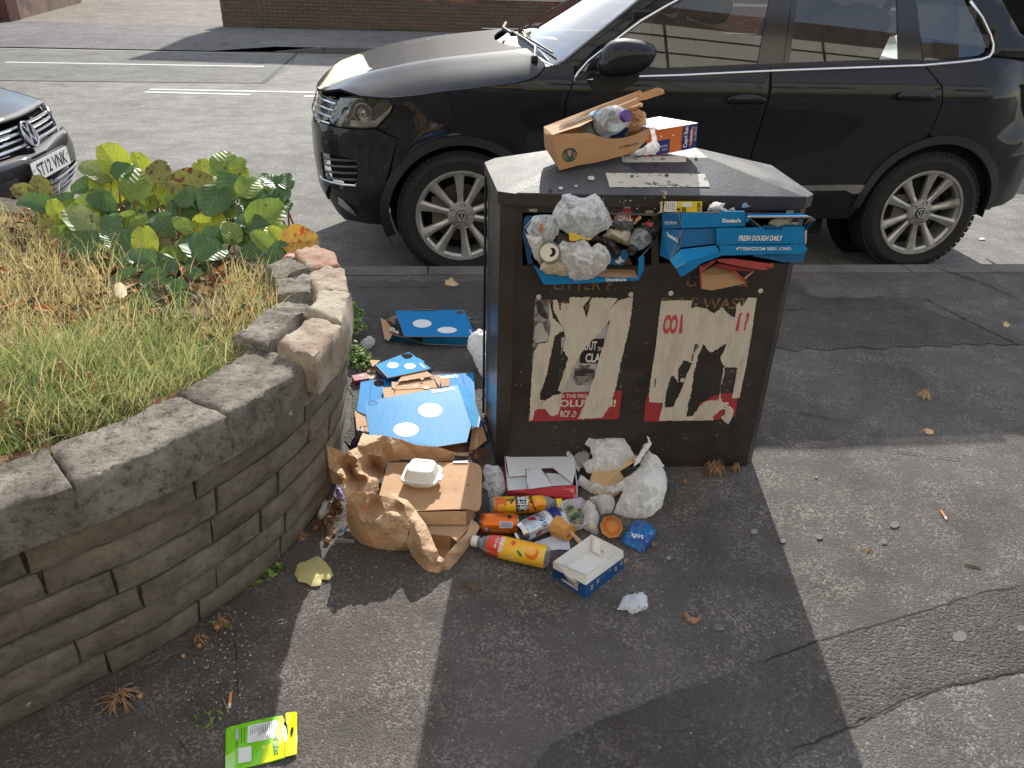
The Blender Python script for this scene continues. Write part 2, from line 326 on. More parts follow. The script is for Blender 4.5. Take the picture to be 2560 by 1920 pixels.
rk=random.Random(4);s=-3.2;kt=thing('kerb',RD(0,0,0),'flush grey concrete kerb edging the near pavement beside the parked cars','kerb');kt['kind']='structure'
while s<6.5:
 mb=MB();mb.box(RD(s+.455,-.055,-.09),(.905,.125,.19),0,(KU,KN,Vector((0,0,1))));mb.build('kerb_stone',M_KERB,kt);s+=.914
kb=MB();kb.box(RD(-33,-.055,-.09),(59.4,.125,.188),0,(KU,KN,Vector((0,0,1))));kb.box(RD(36.5,-.055,-.09),(59.4,.125,.188),0,(KU,KN,Vector((0,0,1))));o=kb.build('kerb_beyond',M_KERB);o['kind']='structure'
def line(name,p1,p2,w):
 a=G(*p1,RZ+.004);b=G(*p2,RZ+.004);t=(b-a).normalized();n=Vector((-t.y,t.x,0))*w/2
 o=obj(name,[a-n,b-n,b+n,a+n],[(0,1,2,3)],M_PAINT);o['kind']='structure'
line('road_marking',(13,155),(660,166),.1);line('road_marking',(373,223),(830,231.5),.1);line('road_marking',(362,229.5),(626,236.5),.1);line('road_marking',(760,240),(830,241.5),.1)
line('road_marking',(833,232),(2600,262),.1)
pr=[G(-60,200,RZ+.003),G(661,207.5,RZ+.003),G(735,160,RZ+.003),G(740,133,RZ+.003),G(-60,122,RZ+.003)]
o=obj('road_repair',pr,[list(range(5))],M_ROAD2);o['kind']='structure'
V=[G(650,207.5,RZ+.005),G(664,207.5,RZ+.005),G(746,133,RZ+.005),G(741,133,RZ+.005)];o=obj('road_seam',V,[(0,1,2,3)],M_SEAM);o['kind']='structure'
o=obj('road_seam',[G(-60,199.6,RZ+.005),G(661,207.2,RZ+.005),G(661,208.2,RZ+.005),G(-60,200.6,RZ+.005)],[(0,1,2,3)],M_SEAM);o['kind']='structure'
fp=.0+RZ+.10
xk=(G(690,130,RZ)-K0).dot(KU)
WA=G(558,68,-.05);WB=G(1260,84,-.05);WU=(WB-WA).normalized();WNn=Vector((WU.y,-WU.x,0))
wd_=(WA-K0).dot(KN)
V=[RD(-90,far_d,RZ+.02),RD(xk-1.1,far_d,RZ+.02),RD(xk,far_d+.12,fp),RD(90,far_d+.12,fp),RD(90,far_d+1.4,fp+.01),RD(xk,far_d+1.4,fp+.01),RD(xk-1.1,far_d+1.4,fp),RD(-90,far_d+1.4,fp),RD(90,wd_+4,fp+.02),RD(-90,wd_+4,fp+.02)]
o=obj('far_pavement',V,[(0,1,6,7),(1,2,5),(1,5,6),(2,3,4,5),(7,6,5,4,8,9)],M_FARP);o['kind']='structure'
fk=thing('far_kerb',RD(xk,far_d,RZ),'raised dark kerb on the far side of the road','kerb');fk['kind']='structure'
s=xk
for k in range(14):
 L_=.9;V=[];z0=fp+.012 if k else RZ+.02
 V=[RD(s,far_d,RZ),RD(s+L_,far_d,RZ),RD(s+L_,far_d+.13,RZ),RD(s,far_d+.13,RZ),RD(s,far_d+.01,z0),RD(s+L_,far_d+.01,fp+.012),RD(s+L_,far_d+.13,fp+.012),RD(s,far_d+.13,z0)]
 obj('kerb_stone',V,[(0,1,5,4),(1,2,6,5),(2,3,7,6),(3,0,4,7),(4,5,6,7)],mat('far_kerb_concrete',S(88,84,82),.85,.2,12,.5,60),fk);s+=L_+.012
o=obj('gutter_line',[RD(-60,far_d-.16,RZ+.004),RD(60,far_d-.16,RZ+.004),RD(60,far_d-.02,RZ+.004),RD(-60,far_d-.02,RZ+.004)],[(0,1,2,3)],mat('gutter_grit',S(140,136,130),.9,.2,3));o['kind']='structure'
dv=[G(-300,60,fp+.03),G(-300,30,fp+.03)]
quad('driveway',[WA+WU*-9+Vector((0,0,.012)),WA+WU*0+Vector((0,0,.012)),WA-WNn*30+WU*1+Vector((0,0,.6)),WA-WNn*30-WU*12+Vector((0,0,.6))],M_DRIVE)
quad('far_ground',[WA+WU*-60-WNn*2,WA+WU*70-WNn*2,WA-WNn*120+WU*100,WA-WNn*120-WU*100],mat('grass_lawn',S(96,104,60),.95,.3,2,.6,20))
M_BR=[mat('brick_%d'%i,c,.9,.25,14,.5,60,col2=S(88,80,66),c2s=1.7,c2p=(.48,.62))for i,c in enumerate((S(128,78,64),S(112,70,58),S(134,90,72),S(98,72,62)))]
M_MO=mat('mortar',S(134,124,112),.95,.2,6,.4,60,col2=S(96,92,74),c2s=.9,c2p=(.45,.6))
wt=thing('brick_wall',WA,'low weathered red brick wall across the road, end pier at the driveway','wall')
WUx=WU.copy();WYo=-WNn;Z=Vector((0,0,1));H_W=.70
def wp(s,d,z):return WA+WUx*s+WYo*d+Z*z
mc=MB();mc.box(wp(12.0,.115,H_W/2-.02),(24.0-.02,.2,H_W),0,(WUx,WYo,Z));mc.build('mortar',M_MO,wt)
brk={}
rb=random.Random(11);nb=0;stuffb=MB();nrow=9
for r_ in range(nrow):
 s=0 if r_%2==0 else-.1125+.225;z=r_*.0757+.012
 if r_%2:
  o=MB().box(wp(.052,.1,z+.0325),(.1,.222,.065),0,(WUx,WYo,Z)).build('brick',M_BR[rb.randrange(4)],wt);nb+=1
 while s<24:
  if s<7.6 and nb<296:
   k=rb.randrange(4)
   if k not in brk:
    o=MB().box((0,0,0),(.215,.222,.065),0,(WUx,WYo,Z)).build('brick',M_BR[k],wt,local=True);brk[k]=o.data
   else:o=inst(brk[k],'brick',wt,(0,0,0))
   o.location=wp(s+.1075 if r_%2==0 else s+.1075,.1+rb.uniform(-.003,.003),z+.0325)-WA;nb+=1
  else:stuffb.box(wp(s+.1075,.1+rb.uniform(-.003,.003),z+.0325),(.215,.222,.065),rb.randrange(4),(WUx,WYo,Z))
  s+=.225
o=stuffb.build('brick_courses',M_BR,wt);o['kind']='stuff'
for k in range(22):
 MB().box(wp(5.7+k*.6+.3,.11,H_W+.01),(.592,.3,.05),0,(WUx,WYo,Z)).build('coping_stone',mat('coping',S(168,160,146),.9,.15,8),wt)
mw=MB();rw=random.Random(5)
for k in range(900):
 s=rw.choice([rw.gauss(1.3,.35),rw.gauss(3.4,.8),rw.uniform(.8,6.5),rw.gauss(4.0,.4)]);
 if s<.7:continue
 p=wp(s,-rw.uniform(0,.14),0);h=rw.uniform(.015,.07);d=Vector((rw.uniform(-1,1),rw.uniform(-1,1),0))*.03;w=Vector((rw.uniform(-1,1),rw.uniform(-1,1),0)).normalized()*.014
 mw.add([p-w,p+w,p+d+Z*h],[(0,1,2)],rw.randrange(2))
o=mw.build('moss_and_weeds',[mat('weed_green',S(78,92,44),.9),mat('weed_dark',S(62,66,40),.9)]);tag(o,'moss and small weeds along the foot of the far brick wall','weeds',kind='stuff')
lf=MB()
for k in range(60):
 p=wp(rw.uniform(.3,7.5),-rw.uniform(.03,.45)**1.5,.006);a_=rw.uniform(0,6);w=Vector((math.cos(a_),math.sin(a_),0))*rw.uniform(.015,.035);h=Vector((-w.y,w.x,.01))*.6
 lf.add([p-w,p+h,p+w,p-h+Z*.012],[(0,1,2,3)],rw.randrange(3))
o=lf.build('fallen_leaves',[mat('leaf_tan',S(176,140,98),.8),mat('leaf_brown',S(128,84,56),.8),mat('leaf_pale',S(205,190,160),.8)]);tag(o,'scattered dry leaves along the foot of the far brick wall','leaves',kind='stuff')
lw=thing('driveway_wall',G(45,55,fp),'dark red brick pier and brown wall running back on the left of the driveway','wall')
A0=G(40,54,fp);A1=YP(205,0,A0.y+5.0);A1.z=fp
mdr=mat('old_red_wall',S(92,52,46),.9,.25,5,.4,30,col2=S(70,50,44),c2s=2,c2p=(.4,.65));mbw=mat('brown_rendered_wall',S(120,96,84),.9,.2,3,.4,30,col2=S(88,74,66),c2s=1.2)
t=(A1-A0).normalized();n_=Vector((-t.y,t.x,0))
MB().box(A0+(A1-A0)*.5+n_*.12+Z*.6,((A1-A0).length,.2,1.3),0,(t,n_,Z)).build('rendered_wall',mbw,lw)
pier=A0-WUx*.9
MB().box(pier+WUx*.45+Z*.6,(.9,.5,1.35),0,(WUx,WYo,Z)).build('pier',mdr,lw)
for r_ in range(17):
 for k in range(4):MB().box(pier+WUx*(.11+k*.225+(.04 if r_%2 else 0))-WYo*.252+Z*(r_*.0757-.03),(.205,.03,.064),0,(WUx,WYo,Z)).build('brick',mdr,lw)
def house(name,x0,x1,y,z1,label,mw_,mf,win,mroof,face=-1,depth=8,cat='house'):
 h=thing(name,((x0+x1)/2,y,0),label,cat);yc=y-face*depth/2
 MB().box(((x0+x1)/2,yc,z1/2-.2),(x1-x0,depth,z1+.1)).build('wall',mw_,h)
 rf=[(x0-.4,y+face*.4,z1),(x1+.4,y+face*.4,z1),(x1+.4,yc,z1+1.1),(x0-.4,yc,z1+1.1),(x1+.4,y-face*(depth+.4),z1),(x0-.4,y-face*(depth+.4),z1)]
 obj('roof',rf,[(0,1,2,3),(3,2,4,5),(0,3,5),(1,4,2)],mroof,h)
 for(a,b,c,d)in win:
  f=MB().box(((a+b)/2,y+face*.03,(c+d)/2),(b-a,.1,d-c)).build('window',mf,h)
  n=2
  for k in range(n):MB().box((a+(b-a)*(k+.5)/n,y+face*.085,(c+d)/2),((b-a)/n-.1,.02,d-c-.12)).build('pane',mat('dark_pane',S(60,70,80),.05,.1,spec=1),f)
 return h
MWF=mat('white_frame',S(225,225,220),.5)
house('brick_house',-5.6,16,24.3,6.3,'brick house with white windows behind the far wall, mostly out of frame',mat('house_brick',S(92,64,54),.9,.2,3,.3,40),MWF,[(-4+4*k,-2.4+4*k,zz,zz+1.5)for k in range(5)for zz in(1.0,3.9)],mat('roof_tile',S(92,66,58),.9,.2,4))
house('white_house',-34,-14,34,6.5,'pale rendered house beyond the driveway, out of frame',mat('render_cream',S(190,180,160),.9,.1,2),MWF,[(-31+4*k,-29.4+4*k,zz,zz+1.4)for k in range(4)for zz in(1.0,4.0)],mat('roof_slate',S(80,78,80),.9,.2,4))
def tree(x,y,h,r,seed,label):
 t=thing('garden_tree',(x,y,0),label,'tree');q=random.Random(seed)
 mb=MB();mb.tube([(x,y,-.2),(x+.1,y,h*.4),(x-.1,y+.1,h*.75)],[.2,.15,.06],8)
 for k in range(7):a_=q.uniform(0,6.28);mb.tube([(x,y,h*(.35+.05*k)),(x+math.cos(a_)*r*.6,y+math.sin(a_)*r*.6,h*(.5+.06*k))],[.07,.02],5)
 mb.build('trunk',mat('bark',S(84,70,58),.95,.2,12,.6,40),t)
 cb=MB()
 for k in range(2400):
  v=Vector((q.gauss(0,1),q.gauss(0,1),q.gauss(0,1))).normalized()*(q.random()**.4)*(1+.35*nz((q.random()*5,k*.01,0)));c=Vector((x+v.x*r,y+v.y*r,h*.7+v.z*r*.8));a=Vector((q.uniform(-1,1),q.uniform(-1,1),q.uniform(-1,1))).normalized()*.16;b=a.cross(Vector((q.uniform(-1,1),q.uniform(-1,1),1))).normalized()*.1
  cb.add([c-a,c+b,c+a,c-b],[(0,1,2,3)],q.randrange(2))
 cb.build('crown',[mat('tree_leaf',S(66,84,40),.8,.3,1),mat('tree_leaf_dark',S(48,66,34),.8,.3,1)],t)
tree(-16,24,8.5,3.2,3,'broad garden tree left of the driveway, out of frame');tree(-22.5,27,10,3.6,5,'tall garden tree farther left beyond the driveway, out of frame');tree(-30,25,9,4,7,'big dark tree at the far left of the road, out of frame')
sh=thing('shop_front',(2,-5.2,0),'cream panelled shop front behind the camera with a yellow fascia','shop')
M_PAN=mat('cream_panel',S(196,190,176),.8,.08,4);M_FAS=mat('yellow_fascia',S(206,178,60),.6,.1,3);M_SHD=mat('shop_glass',S(34,36,38),.12,.2,2,spec=.8);M_SBR=mat('shop_brick',S(88,78,70),.9,.2,4)
MB().box((2,-7.4,4.6),(30,4,9.2)).build('wall',M_SBR,sh)
for k in range(8):MB().box((-11+k*3.75,-5.36,5.9),(3.68,.08,5.6)).build('wall_panel',M_PAN,sh)
for k in range(6):f=MB().box((-9+k*4.4,-5.28,6.2),(2.3,.12,1.5)).build('window',MWF,sh);[MB().box((-9.55+k*4.4+j*1.1,-5.2,6.2),(.98,.04,1.3)).build('pane',mat('dark_pane',S(60,70,80),.05,.1,spec=1),f)for j in(0,1)]
for k in range(14):MB().box((2,-5.315,3.5+.38*k),(29.9,.012,.03)).build('panel_joint',M_SEAM,sh)
MB().box((2,-5.2,2.75),(26,.3,.55)).build('fascia',M_FAS,sh);MB().box((2,-5.1,3.1),(26,.5,.1)).build('fascia_cap',mat('fascia_grey',S(90,92,96),.5),sh)
for k in range(7):MB().box((-8.5+k*3.6,-5.3,1.35),(2.9,.1,2.1)).build('shop_window',M_SHD,sh)
#cars
def paint(name,c,dust=.03):
 m=mat(name,c,.55,.15,3,coat=.62,spec=.1,col2=S(38,37,38),c2s=2.5,c2p=(.5,.85))
 return m
M_CAR=paint('black_car_paint',S(26,27,33));M_CAR2=paint('dark_car_paint',S(24,22,26));M_WCAR=mat('white_car_paint',S(225,226,226),.25,.03,3,coat=1)
M_GLOSSB=mat('gloss_black',S(12,12,13),.08,.05,spec=.8);M_SATIN=mat('black_plastic',S(30,30,31),.5,.15,40,.2,200);M_TRIM=mat('arch_plastic',S(42,43,46),.55,.12,30,.2,300)
M_RUB=mat('tyre_rubber',S(34,33,33),.8,.25,20,.5,60);M_ALU=mat('alloy',S(184,182,179),.36,.08,12,metal=.6,col2=S(136,132,128),c2s=9,c2p=(.5,.75));M_CHROME=mat('chrome',S(225,226,230),.1,.03,metal=1)
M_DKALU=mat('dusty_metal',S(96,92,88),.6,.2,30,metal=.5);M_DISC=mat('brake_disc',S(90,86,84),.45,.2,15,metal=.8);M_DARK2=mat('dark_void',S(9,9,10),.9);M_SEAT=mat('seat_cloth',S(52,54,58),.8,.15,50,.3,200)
M_GLASS=glass('car_glass',(.56,.62,.60,1),1.05);M_WSCR=glass('windscreen_glass',(.84,.9,.87,1),1.4);M_LENS=glass('lamp_glass',(.93,.95,.97,1),1.0)
M_RED=mat('red_lens',S(150,24,28),.15,.1,spec=.8);M_SILV=mat('silver_reflector',S(175,178,182),.18,.1,metal=.9)
def emblem(name,C,a,b,n,r,parent,m=None):
 """ring with a V above a W, built of thin raised bars"""
 m=m or mat('emblem_silver',S(214,215,220),.25,.04,metal=.55);mb=MB();q=lambda x,y,h=0:C+a*x*r+b*y*r+n*h
 mb.tube([q(math.cos(t*math.pi/16),math.sin(t*math.pi/16),.002)for t in range(33)],r*.075,6)
 def bar(x0,y0,x1,y1):
  d=Vector((x1-x0,y1-y0)).normalized();e=Vector((-d.y,d.x))*.085
  P=[(x0+e.x,y0+e.y),(x0-e.x,y0-e.y),(x1-e.x,y1-e.y),(x1+e.x,y1+e.y)]
  mb.add([q(*p,.0005)for p in P]+[q(*p,.004)for p in P],[(4,5,6,7),(0,1,5,4),(1,2,6,5),(2,3,7,6),(3,0,4,7)])
 bar(-.38,.86,0,.1);bar(.38,.86,0,.1);bar(-.84,.42,-.42,-.78);bar(-.42,-.78,0,.02);bar(0,.02,.42,-.78);bar(.42,-.78,.84,.42)
 return mb.build(name,m,parent)
def wheel(car,C,ax,up,fw,name='wheel',RT=.362,RR=.257,phase=95,spin=0):
 """C centre of the outer face, ax points outwards (to the viewer)"""
 w=thing(name,C,None,None);w.parent=car;w.location=C-wloc(car)
 RB=RR+.006;prof=[(RR-.01,-.01),(RR,0),(RB+.012,.004),(RB+.05,.012),(RT-.035,.006),(RT-.012,-.012),(RT-.002,-.035)]
 for k in range(5):z=-.05-k*.035;prof+=[(RT,z),(RT,z-.025),(RT-.009,z-.027),(RT-.009,z-.033)]
 prof+=[(RT-.01,-.24),(RB,-.245)]
 mb=MB();mb.lathe([(r,h)for r,h in prof],72,0,C,ax)
 a_,b_=fw,up
 for k in range(60):
  t=2*math.pi*k/60;e=a_*math.cos(t)+b_*math.sin(t);g=-a_*math.sin(t)+b_*math.cos(t)
  mb.box(C+e*(RT-.0095)-ax*.020,(.030,.010,.022),0,(g,e,(ax*.75+e*.5).normalized()))
 mb.build('tyre',M_RUB,w,smooth=True,auto=32)
 rm=MB()
 rm.lathe([(RR+.002,.002),(RR-.001,.006),(RR-.013,.004),(RR-.017,-.012),(RR-.03,-.022),(RR-.033,-.19),(RR-.02,-.2)],72,0,C,ax)
 for k in range(10):
  t=R(phase+36*k+(2.2 if k%2 else-2.2));e=a_*math.cos(t)+b_*math.sin(t);g=-a_*math.sin(t)+b_*math.cos(t)
  secs=[]
  for(r,wt_,wb_,h)in((.05,.016,.020,-.022),(.11,.012,.017,-.020),(.19,.017,.024,-.012),(RR-.014,.023,.032,-.003)):
   o=C+e*r;sk_=g*(.006 if k%2 else-.006)*(r/.2)
   secs.append([o+ax*(h-.028)+g*wb_,o+ax*(h-.006)+g*wb_*.95,o+ax*h+g*wt_*.25+sk_,o+ax*h-g*wt_*.25+sk_,o+ax*(h-.006)-g*wb_*.95,o+ax*(h-.028)-g*wb_])
  V=[v for s_ in secs for v in s_];F=[(i*6+j,(i+1)*6+j,(i+1)*6+(j+1)%6,i*6+(j+1)%6)for i in range(3)for j in range(6)]
  rm.add(V,F)
 rm.lathe([(.079,-.035),(.077,-.017),(.055,-.014),(.034,-.012),(.033,-.018),(.0,-.018)],40,0,C,ax)
 rm.build('rim',M_ALU,w)
 for k in range(5):
  t=R(phase-18-14+72*k+18);e=a_*math.cos(t)+b_*math.sin(t)
  MB().lathe([(.0135,-.0125),(.0125,-.0118),(.010,-.017),(0,-.017)],16,0,C+e*.058,ax).build('wheel_bolt',M_DARK2,w)
  MB().lathe([(.0165,-.0135),(.016,-.010),(.0137,-.0115),(.0135,-.013)],16,0,C+e*.058,ax).build('bolt_recess',M_ALU,w)
 MB().lathe([(.031,-.02),(.031,-.009),(.029,-.007),(0,-.0065)],32,0,C,ax).build('centre_cap',M_SATIN,w)
 emblem('cap_emblem',C-ax*.0065,fw*math.cos(spin)+up*math.sin(spin),up*math.cos(spin)-fw*math.sin(spin),ax,.026,w)
 MB().lathe([(.165,-.10),(.165,-.09),(.07,-.088),(.06,-.07),(0,-.07)],48,0,C,ax).build('brake_disc',M_DISC,w)
 MB().box(C+up*.02-fw*.12-ax*.075,(.09,.17,.06),0,(fw,up,ax)).build('brake_caliper',M_DKALU,w)
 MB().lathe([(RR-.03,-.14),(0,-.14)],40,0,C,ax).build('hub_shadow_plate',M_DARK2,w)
 return w
HA=G(1154,542,.215);HB=G(2304,534,.215);CU=(HB-HA).normalized();CN=Vector((-CU.y,CU.x,0));C0=Vector((HA.x,HA.y,RZ));WB_=(HB-HA).length
def CW(X,Y,z):return C0+CU*X+CN*Y+Vector((0,0,z))
OUT=[(-.35,0),(-.50,.015),(-.62,.06),(-.70,.12),(-.76,.20),(-.80,.31),(-.832,.46),(-.858,.63),(-.87,.80),(-.873,.935)]
for _ in range(2):OUT=[OUT[0]]+[q for i in range(len(OUT)-1)for q in((OUT[i][0]*.75+OUT[i+1][0]*.25,OUT[i][1]*.75+OUT[i+1][1]*.25),(OUT[i][0]*.25+OUT[i+1][0]*.75,OUT[i][1]*.25+OUT[i+1][1]*.75))]+[OUT[-1]]
REAR=[(2.95,0),(3.15,.012),(3.32,.045),(3.45,.11),(3.54,.22),(3.585,.40),(3.60,.935)]
def arc(L):
 s=0;o=[(0,L[0])]
 for a,b in zip(L,L[1:]):s+=math.hypot(b[0]-a[0],b[1]-a[1]);o.append((s,b))
 return o
AO,AR=arc(OUT),arc(REAR)
def outl(s):
 A,d,sg=(AO,-.35-s,-1)if s<-.35 else((AR,s-2.95,1)if s>2.95 else(None,0,0))
 if A is None:return(s,0.0),(0.0,-1.0)
 for(s0,a),(s1,b)in zip(A,A[1:]):
  if d<=s1 or s1==A[-1][0]:
   t=(d-s0)/(s1-s0);P=(a[0]+(b[0]-a[0])*t,a[1]+(b[1]-a[1])*t);tx,ty=b[0]-a[0],b[1]-a[1];l=math.hypot(tx,ty)
   break
 def nor(i):
  i=max(0,min(len(A)-2,i));x,y=A[i+1][1][0]-A[i][1][0],A[i+1][1][1]-A[i][1][1];l=math.hypot(x,y);return(x/l,y/l)
 i=[k for k in range(len(A)-1)if A[k][0]<=d][-1]if d>=0 else 0
 t0,t1=nor(i-1)if t<.5 else nor(i),nor(i)if t<.5 else nor(i+1);f=t+.5 if t<.5 else t-.5
 tx,ty=t0[0]*(1-f)+t1[0]*f,t0[1]*(1-f)+t1[1]*f;l=math.hypot(tx,ty);tx/=l;ty/=l
 n=(-ty,-tx*-1*-1)if sg<0 else(ty,-tx)
 n=(ty*(-1),tx)if sg<0 else(ty,-tx)
 if sg<0 and n[0]>0:n=(-n[0],-n[1])
 return P,n
BZ=[(.2,-.12),(.30,-.06),(.37,-.025),(.44,-.004),(.52,.006),(.62,.0),(.74,.002),(.86,.014),(.96,.030),(1.02,.037),(1.055,.036),(1.09,.026),(1.13,.004),(1.17,-.02),(1.25,-.055)]
def sm(x,pts):
 return sum(interp(x+d,pts)*w for d,w in((-.03,.25),(0,.5),(.03,.25)))
def bulge(s,z):
 o=sm(z,BZ)
 for c in(0,2.79):
  r=math.hypot(s-c,z-.36);o+=.022*math.exp(-((r-.47)/.13)**2)*(1 if z<.95 else math.exp(-((z-.95)/.1)**2))
 if s<-.45:
  k=smoothstep((-.45-s)/.35)
  o=o*(1-k)+k*interp(z,[(.25,-.09),(.36,-.035),(.44,0),(.62,.012),(.78,.008),(.84,-.008),(.90,-.03),(1.0,-.085),(1.1,-.16)])
 if s>3.0:k=smoothstep((s-3.0)/.3);o=o*(1-k)+k*interp(z,[(.3,-.06),(.4,.0),(.55,.02),(.78,.02),(.86,-.01),(1.1,-.05),(1.3,-.12)])
 return o
def body(s,z,w=0):
 P,n=outl(s);b=bulge(s,z)-w
 return CW(P[0]+n[0]*b,P[1]+n[1]*b,z)
def CS(px,py):
 v=ray(px,py);best=None
 pl=[(-.35-s_,a)for s_,a in AO][::-1]+[(2.95+s_,a)for s_,a in AR]
 for(s0,a),(s1,b)in zip(pl,pl[1:]):
  A_,B_=CW(a[0],a[1],0),CW(b[0],b[1],0);d=B_-A_;den=v.x*d.y-v.y*d.x
  if abs(den)<1e-9:continue
  wx,wy=A_.x-CP.x,A_.y-CP.y;t=(wx*d.y-wy*d.x)/den;k=(wx*v.y-wy*v.x)/den
  if-1e-6<=k<=1+1e-6 and t>0 and(best is None or t<best[0]):best=(t,s0+(s1-s0)*k,CP.z+v.z*t-RZ)
 if best is None:q=pl[8];return(q[0],0.6)
 return(best[1],best[2])
def CSL(*p):return[CS(*q)if q[0]>60 else q for q in p]
suv=thing('parked_suv',CW(1.35,.93,0),'black four-wheel-drive car parked along the kerb behind the litter bin','car')
def panel(name,L,m=M_CAR,w0=0,grid=.045,th=.012,sm_=True,parent=None,m2=None):
 return sheet(name,[L],lambda u,v,w=0:body(u,v,w0+w),[m,M_DARK2]if th else m,parent or suv,th,grid,smooth=sm_,auto=40)
def arcp(cx,r,a0,a1,n=18,cz=.36):return[(cx+r*math.cos(R(a0+(a1-a0)*i/n)),cz+r*math.sin(R(a0+(a1-a0)*i/n)))for i in range(n+1)]
RC=2.79
sC=-.35-AO[-1][0]
lo=CSL((952,560),(905,532),(868,505),(825,462))
bump=[arcp(0,.452,206,161,6)[i]for i in range(7)]+[CS(993,346),CS(942,323),CS(880,324),CS(832,318)]+[(-.86,.83),(-1.05,.80),(sC,.78),(sC,.40),(-1.1,.38),(-.92,.385)]+lo[::-1]
intake=CSL((806,380),(842,388),(892,398),(896,430),(893,464),(855,460),(812,447))
P_b=sheet('front_bumper',[bump,intake],lambda u,v,w=0:body(u,v,w),[M_CAR,M_DARK2],suv,.012,.04,smooth=True,auto=40)
lip=[(s_,z_+.004)for s_,z_ in lo]+[(-.92,.385),(-1.1,.38),(sC,.40),(sC,.27),(-1.1,.26),(-.8,.285),(-.55,.30),(-.405,.30)]
sheet('front_valance',[lip],lambda u,v,w=0:body(u,v,w+.012),[M_SATIN,M_DARK2],suv,.012,.05,smooth=True)
gi=thing('intake_grille',wloc(suv),None,None);gi.parent=suv;gi.location=(0,0,0)
sheet('intake_back',[[(a*1.0,b)for a,b in intake]],lambda u,v,w=0:body(u,v,.05+w),M_DARK2,gi,0,.05)
z0=min(q[1]for q in intake);z1=max(q[1]for q in intake);s0=min(q[0]for q in intake);s1=max(q[0]for q in intake)
for k in range(4):
 (a,za),(b,zb)=CS(806,394+15*k),CS(892,402+16*k)
 MB().tube([body(a+(b-a)*i/6,za+(zb-za)*i/6,.012)for i in range(7)],.0065,6).build('grille_slat',mat('grey_slat',S(74,74,78),.35),gi)
MB().tube([body(*CS(x,y),.0)for x,y in((804,440),(808,447),(830,455),(860,461),(892,463),(893,456))],.007,8).build('chrome_edge',M_CHROME,gi)
fo=CSL((846,492),(858,500),(880,530),(884,545),(866,535),(842,512));sheet('fog_lamp',[fo],lambda u,v,w=0:body(u,v,w-.003),M_SILV,suv,.004,None)
wq=CSL((833,338),(858,334),(853,350),(831,351));MB().tube([body(*q,-.001)for q in wq+[wq[0]]],.0012,4).build('washer_cover',M_DARK2,suv)
gr=thing('grille',wloc(suv),None,None);gr.parent=suv;gr.location=(0,0,0)
gl=[CS(812,300),CS(826,250)]+[(-.93,.955),(sC,.95),(sC,.80),(-1.05,.81),(-.9,.83)]
sheet('grille_back',[gl],lambda u,v,w=0:body(u,v,w+.01),M_GLOSSB,gr,.01,.05)
for k in range(4):
 z=.845+k*.033;sa=CS(822-k*-1,290-12*k)[0]
 MB().tube([body(sa+(sC-sa)*i/10,z-.004*i/10,-.004)for i in range(11)],.0055 if k in(0,3)else .0042,6).build('chrome_bar',M_CHROME,gr)
hl=thing('headlight',wloc(suv),None,None);hl.parent=suv;hl.location=(0,0,0)
HL=CSL((814,298),(822,262),(834,246),(900,243),(972,243),(984,262),(976,282),(941,319),(900,321),(845,317),(826,311))
sheet('lamp_housing',[HL],lambda u,v,w=0:body(u,v,.045+w),mat('lamp_dark',S(52,54,58),.35,.3,8,metal=.4),hl,0,.05,smooth=True)
sheet('silver_wedge',[CSL((868,318),(870,303),(900,301),(936,303),(962,282),(982,262),(974,282),(941,317),(900,320))],lambda u,v,w=0:body(u,v,.03+w),M_SILV,hl,.004,.05)
sheet('indicator_panel',[CSL((828,300),(836,262),(848,262),(862,300),(850,312))],lambda u,v,w=0:body(u,v,.035+w),mat('lamp_grey',S(120,124,130),.25,.2,9,metal=.7),hl,.003,None)
for(x,y,r)in((905,285,.055),(856,286,.04)):
 s_,z_=CS(x,y);P,n=outl(s_);nn=CU*n[0]+CN*n[1];c=body(s_,z_,.043)
 MB().lathe([(r,-.004),(r,.012),(r*.86,.014),(r*.8,.004),(r*.45,-.004),(0,.008)],28,0,c,nn).build('reflector',mat('projector',S(150,155,165),.12,.1,metal=.9),hl,smooth=True)
sheet('headlight_cover',[HL],lambda u,v,w=0:body(u,v,.002+w),M_LENS,hl,0,.04,smooth=True)
MB().tube([body(*q,.002)for q in HL+[HL[0]]],.0025,5).build('lamp_seal',M_DARK2,hl)
hoodline=[CS(834,245),CS(905,241),CS(973,241)]+[(-.24,1.02),(-.11,1.040),(.04,1.057),(.194,1.071),(.29,1.082),(.36,1.096),(.41,1.118),(.445,1.160)]
wing=[CS(996,345)]+arcp(0,.452,156,27,22)[1:]+[(.42,.50),(.52,.46),(.545,.50)]+[(.543,.70),(.541,.85),CS(1407,292),CS(1409,249),(.574,1.06),(.594,1.105),(.595,1.165),(.52,1.175)]+hoodline[::-1][:-2]+[CS(987,263),CS(978,285),CS(945,319)]
wing[0]=CS(995,344)
panel('front_wing',wing)
def door_edge(L,dx):return[(a+dx,b)for a,b in L]
fd=[(.552,.50),(.549,.70),(.547,.85),(CS(1407,292)[0]+.006,CS(1407,292)[1]),(.555,1.001),(.581,1.06),(.601,1.105),(.61,1.128),(1.171,1.150),(1.674,1.176),(1.672,1.03),(1.66,.9),(1.645,.733),(1.635,.50),(1.60,.475),(.62,.465)]
panel('front_door',fd)
rd=[(1.643,.50),(1.653,.733),(1.668,.9),(1.680,1.03),(1.682,1.176),(2.10,1.195),(2.538,1.214),(2.59,1.175),(2.672,1.092),(2.690,1.02),(2.686,.941),(2.668,.842)]+[q for q in arcp(RC,.468,104,163,10)if q[0]<2.66]+[(2.33,.475),(2.28,.465),(1.68,.475)]
panel('rear_door',rd)
